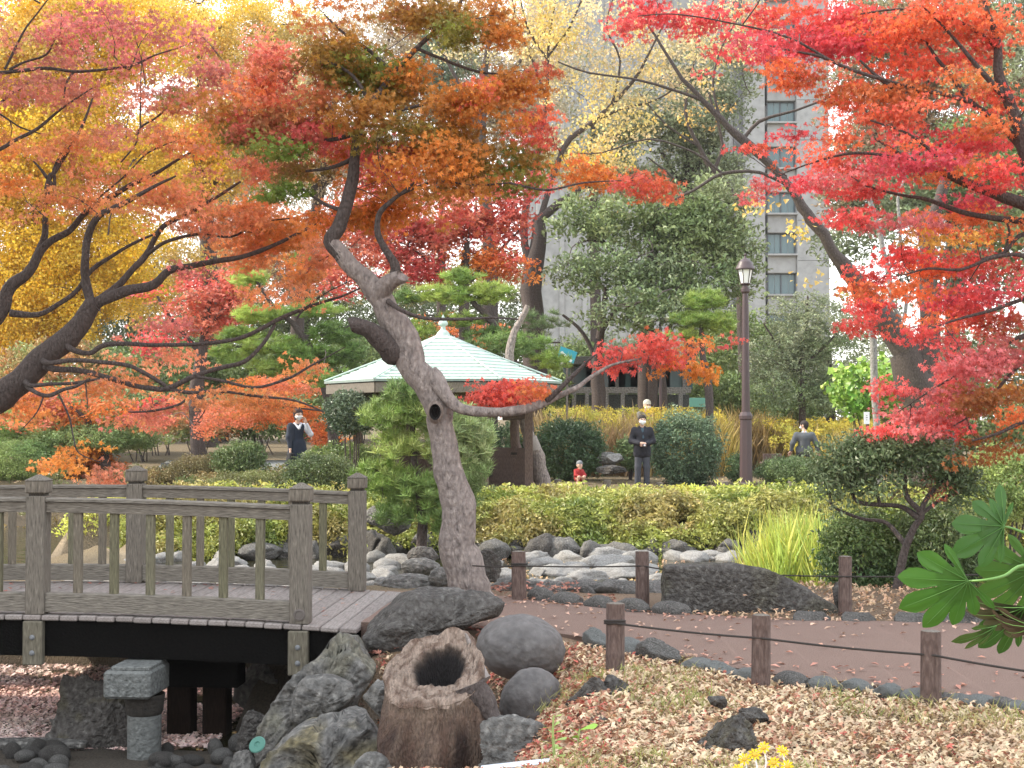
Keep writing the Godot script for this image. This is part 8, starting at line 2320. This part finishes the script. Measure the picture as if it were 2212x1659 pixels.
func litter() -> void:
	var tan1 := Color(0.52, 0.375, 0.235)
	var tan2 := Color(0.62, 0.48, 0.31)
	var rust := Color(0.42, 0.215, 0.13)
	var red := Color(0.44, 0.11, 0.075)
	var where := []
	var tint := PackedColorArray()
	# verge and bank in front
	for k in 44000:
		var d := rr(5.4, 10.2)
		var u := rr(820, 2400)
		var x := gx(u, d)
		if x > 0.3:   # stay on the near side of the path
			var e := d
			var ok := true
			for j in NEAR.size() - 1:
				var a: Vector2 = NEAR[j]
				var b: Vector2 = NEAR[j + 1]
				if x >= a.x and x < b.x:
					e = lerpf(a.y, b.y, (x - a.x) / (b.x - a.x))
			if d > e - 0.05 + rr(-0.1, 0.12): continue
		elif d > 10.4: continue
		var y := gy(x, d)
		where.append(Transform3D(spin(rr(0.6, 1.25), 0.45), Vector3(x, y + rr(0.003, 0.035), -d)))
		var f := patch.get_noise_2d(x * 2.0, d * 2.0) + rr(-0.5, 0.5)
		var c := tan1.lerp(tan2, clampf(f + 0.5, 0, 1))
		if rng.randf() < 0.2 + (0.25 if x < 0.6 else 0.0): c = rust
		if rng.randf() < (0.20 if x < 0.5 else 0.02): c = red
		tint.append(tinted(c, c * 1.1, Vector3(x, y, d), 1.0, 0.3))
	tag(scatter("fallen_leaves", L.lying, M.litter, self, where, tint), "thick carpet of dry tan and rust leaves on the near verge", "fallen leaves")
	where = []
	tint = PackedColorArray()
	for k in 1000:
		var d := rr(5.5, 9.6)
		var u := rr(1150, 2400)
		var x := gx(u, d)
		if patch.get_noise_2d(x * 1.2 + 7, d * 1.2) < 0.0: continue
		var e := 11.0
		for j in NEAR.size() - 1:
			var a: Vector2 = NEAR[j]
			var b: Vector2 = NEAR[j + 1]
			if x >= a.x and x < b.x:
				e = lerpf(a.y, b.y, (x - a.x) / (b.x - a.x))
		if d > e - 0.15: continue
		where.append(Transform3D(Basis(Vector3.UP, rr(0, 6)) * Basis(Vector3.RIGHT, rr(-0.5, 0.5)) * Basis.from_scale(Vector3(0.9, rr(0.3, 0.75), 0.9)), Vector3(x, gy(x, d) - 0.005, -d)))
		tint.append(tinted(Color(0.48, 0.40, 0.18), Color(0.30, 0.34, 0.08), Vector3(x, 0, d), 1.5))
	tag(scatter("grass", L.dry_grass, M.litter, self, where, tint), "thin dry grass standing through the leaf litter", "grass")
	where = []
	tint = PackedColorArray()
	for k in 6000:
		var d := rr(11.1, 14.6)
		var x := rr(1.4, 7.5)
		var e := 0.0
		for j in FAR.size() - 1:
			var a: Vector2 = FAR[j]
			var b: Vector2 = FAR[j + 1]
			if x >= a.x and x < b.x:
				e = lerpf(a.y, b.y, (x - a.x) / (b.x - a.x))
		if d < e + 0.12: continue
		where.append(Transform3D(spin(rr(0.7, 1.3), 0.5), Vector3(x, maxf(gy(x, d), -0.38) + rr(0.005, 0.04), -d)))
		var c := tan1.lerp(rust, rng.randf() * 0.7)
		tint.append(tinted(c, c * 1.15, Vector3(x, 0, d), 1.0, 0.3))
	tag(scatter("fallen_leaves", L.lying, M.litter, self, where, tint), "brown leaves on the ground round the old azalea", "fallen leaves")
	# on the path and the deck
	where = []
	tint = PackedColorArray()
	for k in 520:
		var t := rr(0.4, 8.6)
		var f := rng.randf()
		if rng.randf() < 0.6: f = 1.0 - pow(f, 3) * 0.25 if rng.randf() < 0.6 else pow(f, 2) * 0.25
		var p := along(NEAR, t).lerp(along(FAR, t), f)
		where.append(Transform3D(spin(rr(0.45, 1.0), 0.2), Vector3(p.x, 0.045 + 0.03 * sin(f * PI), -p.y)))
		tint.append(tinted(Color(0.55, 0.36, 0.26), Color(0.45, 0.20, 0.14), Vector3(p.x, 0, p.y)))
	tag(scatter("fallen_leaves", L.lying_oval, M.litter, self, where, tint), "scattered pale brown leaves on the asphalt path", "fallen leaves")
	where = []
	tint = PackedColorArray()
	var tf := Transform3D(Basis(Vector3.UP, -0.067), Vector3(-1.63, 0, -11.1))
	for k in 90:
		var x := rr(-3.6, 0.4)
		var z := -2.08 + pow(rng.randf(), 2) * 2.1 if rng.randf() < 0.7 else rr(-2.1, 0.0)
		where.append(Transform3D(spin(rr(0.7, 1.2), 0.2), tf * Vector3(x, arch(x) + 0.008, z)))
		tint.append(tinted(red, Color(0.6, 0.35, 0.25), Vector3(x, 0, z)))
	tag(scatter("fallen_leaves", L.lying_maple, M.litter, self, where, tint), "small red maple leaves lying on the bridge deck", "fallen leaves")
	# red leaves caught among the rocks
	where = []
	tint = PackedColorArray()
	for k in 1500:
		var d := rr(7.6, 10.8)
		var u := rr(560, 1120)
		var x := gx(u, d)
		if x < -1.9: continue
		var y := maxf(gy(x, d), -0.9)
		where.append(Transform3D(spin(rr(0.8, 1.3), 0.5), Vector3(x, y + rr(0.01, 0.06), -d)))
		tint.append(tinted(Color(0.36, 0.09, 0.07), Color(0.5, 0.25, 0.17), Vector3(x, 0, d)))
	for q in [[930, 1290, 12.15, 60, 40], [1150, 1308, 13.2, 200, 160], [1250, 1325, 12.3, 200, 80]]:
		for k in q[4]:
			var u: float = q[0] + rr(-0.5, 0.5) * q[3]
			var x := gx(u, q[2])
			var p := Vector3(x, maxf(gy(x, q[2]), -0.1) + rr(0.02, 0.08), -q[2] + rr(-0.25, 0.25))
			where.append(Transform3D(spin(rr(0.8, 1.2), 0.5), p))
			tint.append(tinted(red, Color(0.6, 0.3, 0.2), p))
	tag(scatter("fallen_leaves", L.lying_maple, M.litter, self, where, tint), "red maple leaves caught between the rocks and along the kerb", "fallen leaves")
	# leaves floating on the pond
	where = []
	tint = PackedColorArray()
	for k in 24000:
		var d := 11.3 + pow(rng.randf(), 1.3) * 12.0
		var u := rr(-80, 560)
		var x := gx(u, d)
		if x > -2.4: continue
		if d > 15.4 and x > -5.8: continue
		var thick := smoothstep(19.5, 15.5, d)
		if rng.randf() > thick * 1.1 + 0.12 or patch.get_noise_2d(x * 1.3, d * 1.3) < -0.45: continue
		where.append(Transform3D(spin(rr(1.0, 1.7), 0.12), Vector3(x, -0.992 + rr(0.0, 0.006), -d)))
		tint.append(tinted(Color(0.92, 0.74, 0.68), Color(0.78, 0.53, 0.47), Vector3(x, 0, d), 1.0, 0.35))
	tag(scatter("floating_leaves", L.lying, M.litter, self, where, tint), "pinkish fallen leaves floating on the pond under the bridge", "fallen leaves")
	where = []
	tint = PackedColorArray()
	for k in 1600:
		var d := rr(14.6, 21)
		var x := gx(rr(980, 1700), d)
		where.append(Transform3D(spin(rr(0.7, 1.2), 0.3), Vector3(x, maxf(-0.39, gy(x, d) + 0.02) + rr(0, 0.01), -d)))
		tint.append(tinted(Color(0.65, 0.42, 0.18), Color(0.5, 0.3, 0.2), Vector3(x, 0, d), 1.0, 0.3))
	tag(scatter("floating_leaves", L.lying, M.litter, self, where, tint), "tan leaves drifting in the shallow stream", "fallen leaves")
	# far lawn litter
	where = []
	tint = PackedColorArray()
	for k in 5000:
		var d := rr(29, 40)
		var x := gx(rr(-100, 2300), d)
		where.append(Transform3D(spin(rr(0.8, 1.5), 0.4), Vector3(x, gy(x, d) + rr(0.005, 0.03), -d)))
		tint.append(tinted(Color(0.52, 0.36, 0.2), Color(0.36, 0.3, 0.12), Vector3(x, 0, d), 0.7, 0.3))
	tag(scatter("fallen_leaves", L.lying, M.litter, self, where, tint), "brown leaves strewn over the ground of the far bank", "fallen leaves")
	# evergreen beside the photographer: its crown shades the path, bridge and verge
	var o := thing("evergreen_tree", "tall dark evergreen standing on the near bank left of the bridge", "tree", Vector3(-11.0, 0, -11.6))
	var n := []
	var b := MB.new()
	b.tube(PackedVector3Array([Vector3(0, -0.2, 0), Vector3(0.1, 4, 0), Vector3(0, 8, 0.1)]), PackedFloat32Array([0.35, 0.28, 0.12]), 10)
	put("trunk", b.mesh(), M.dark_bark, o)
	where = []
	tint = PackedColorArray()
	for k in 5200:
		var p := Vector3(rng.randfn(), rng.randfn(), rng.randfn()).normalized() * pow(rng.randf(), 0.4)
		p = p * Vector3(5.0, 2.8, 4.4) + Vector3(0, 8.0, 0)
		where.append(Transform3D(spin(rr(0.8, 1.3)), p))
		tint.append(tinted(Color(0.08, 0.12, 0.05), Color(0.14, 0.2, 0.08), p))
	scatter("crown", L.oval_far, M.green_leaf, o, where, tint)
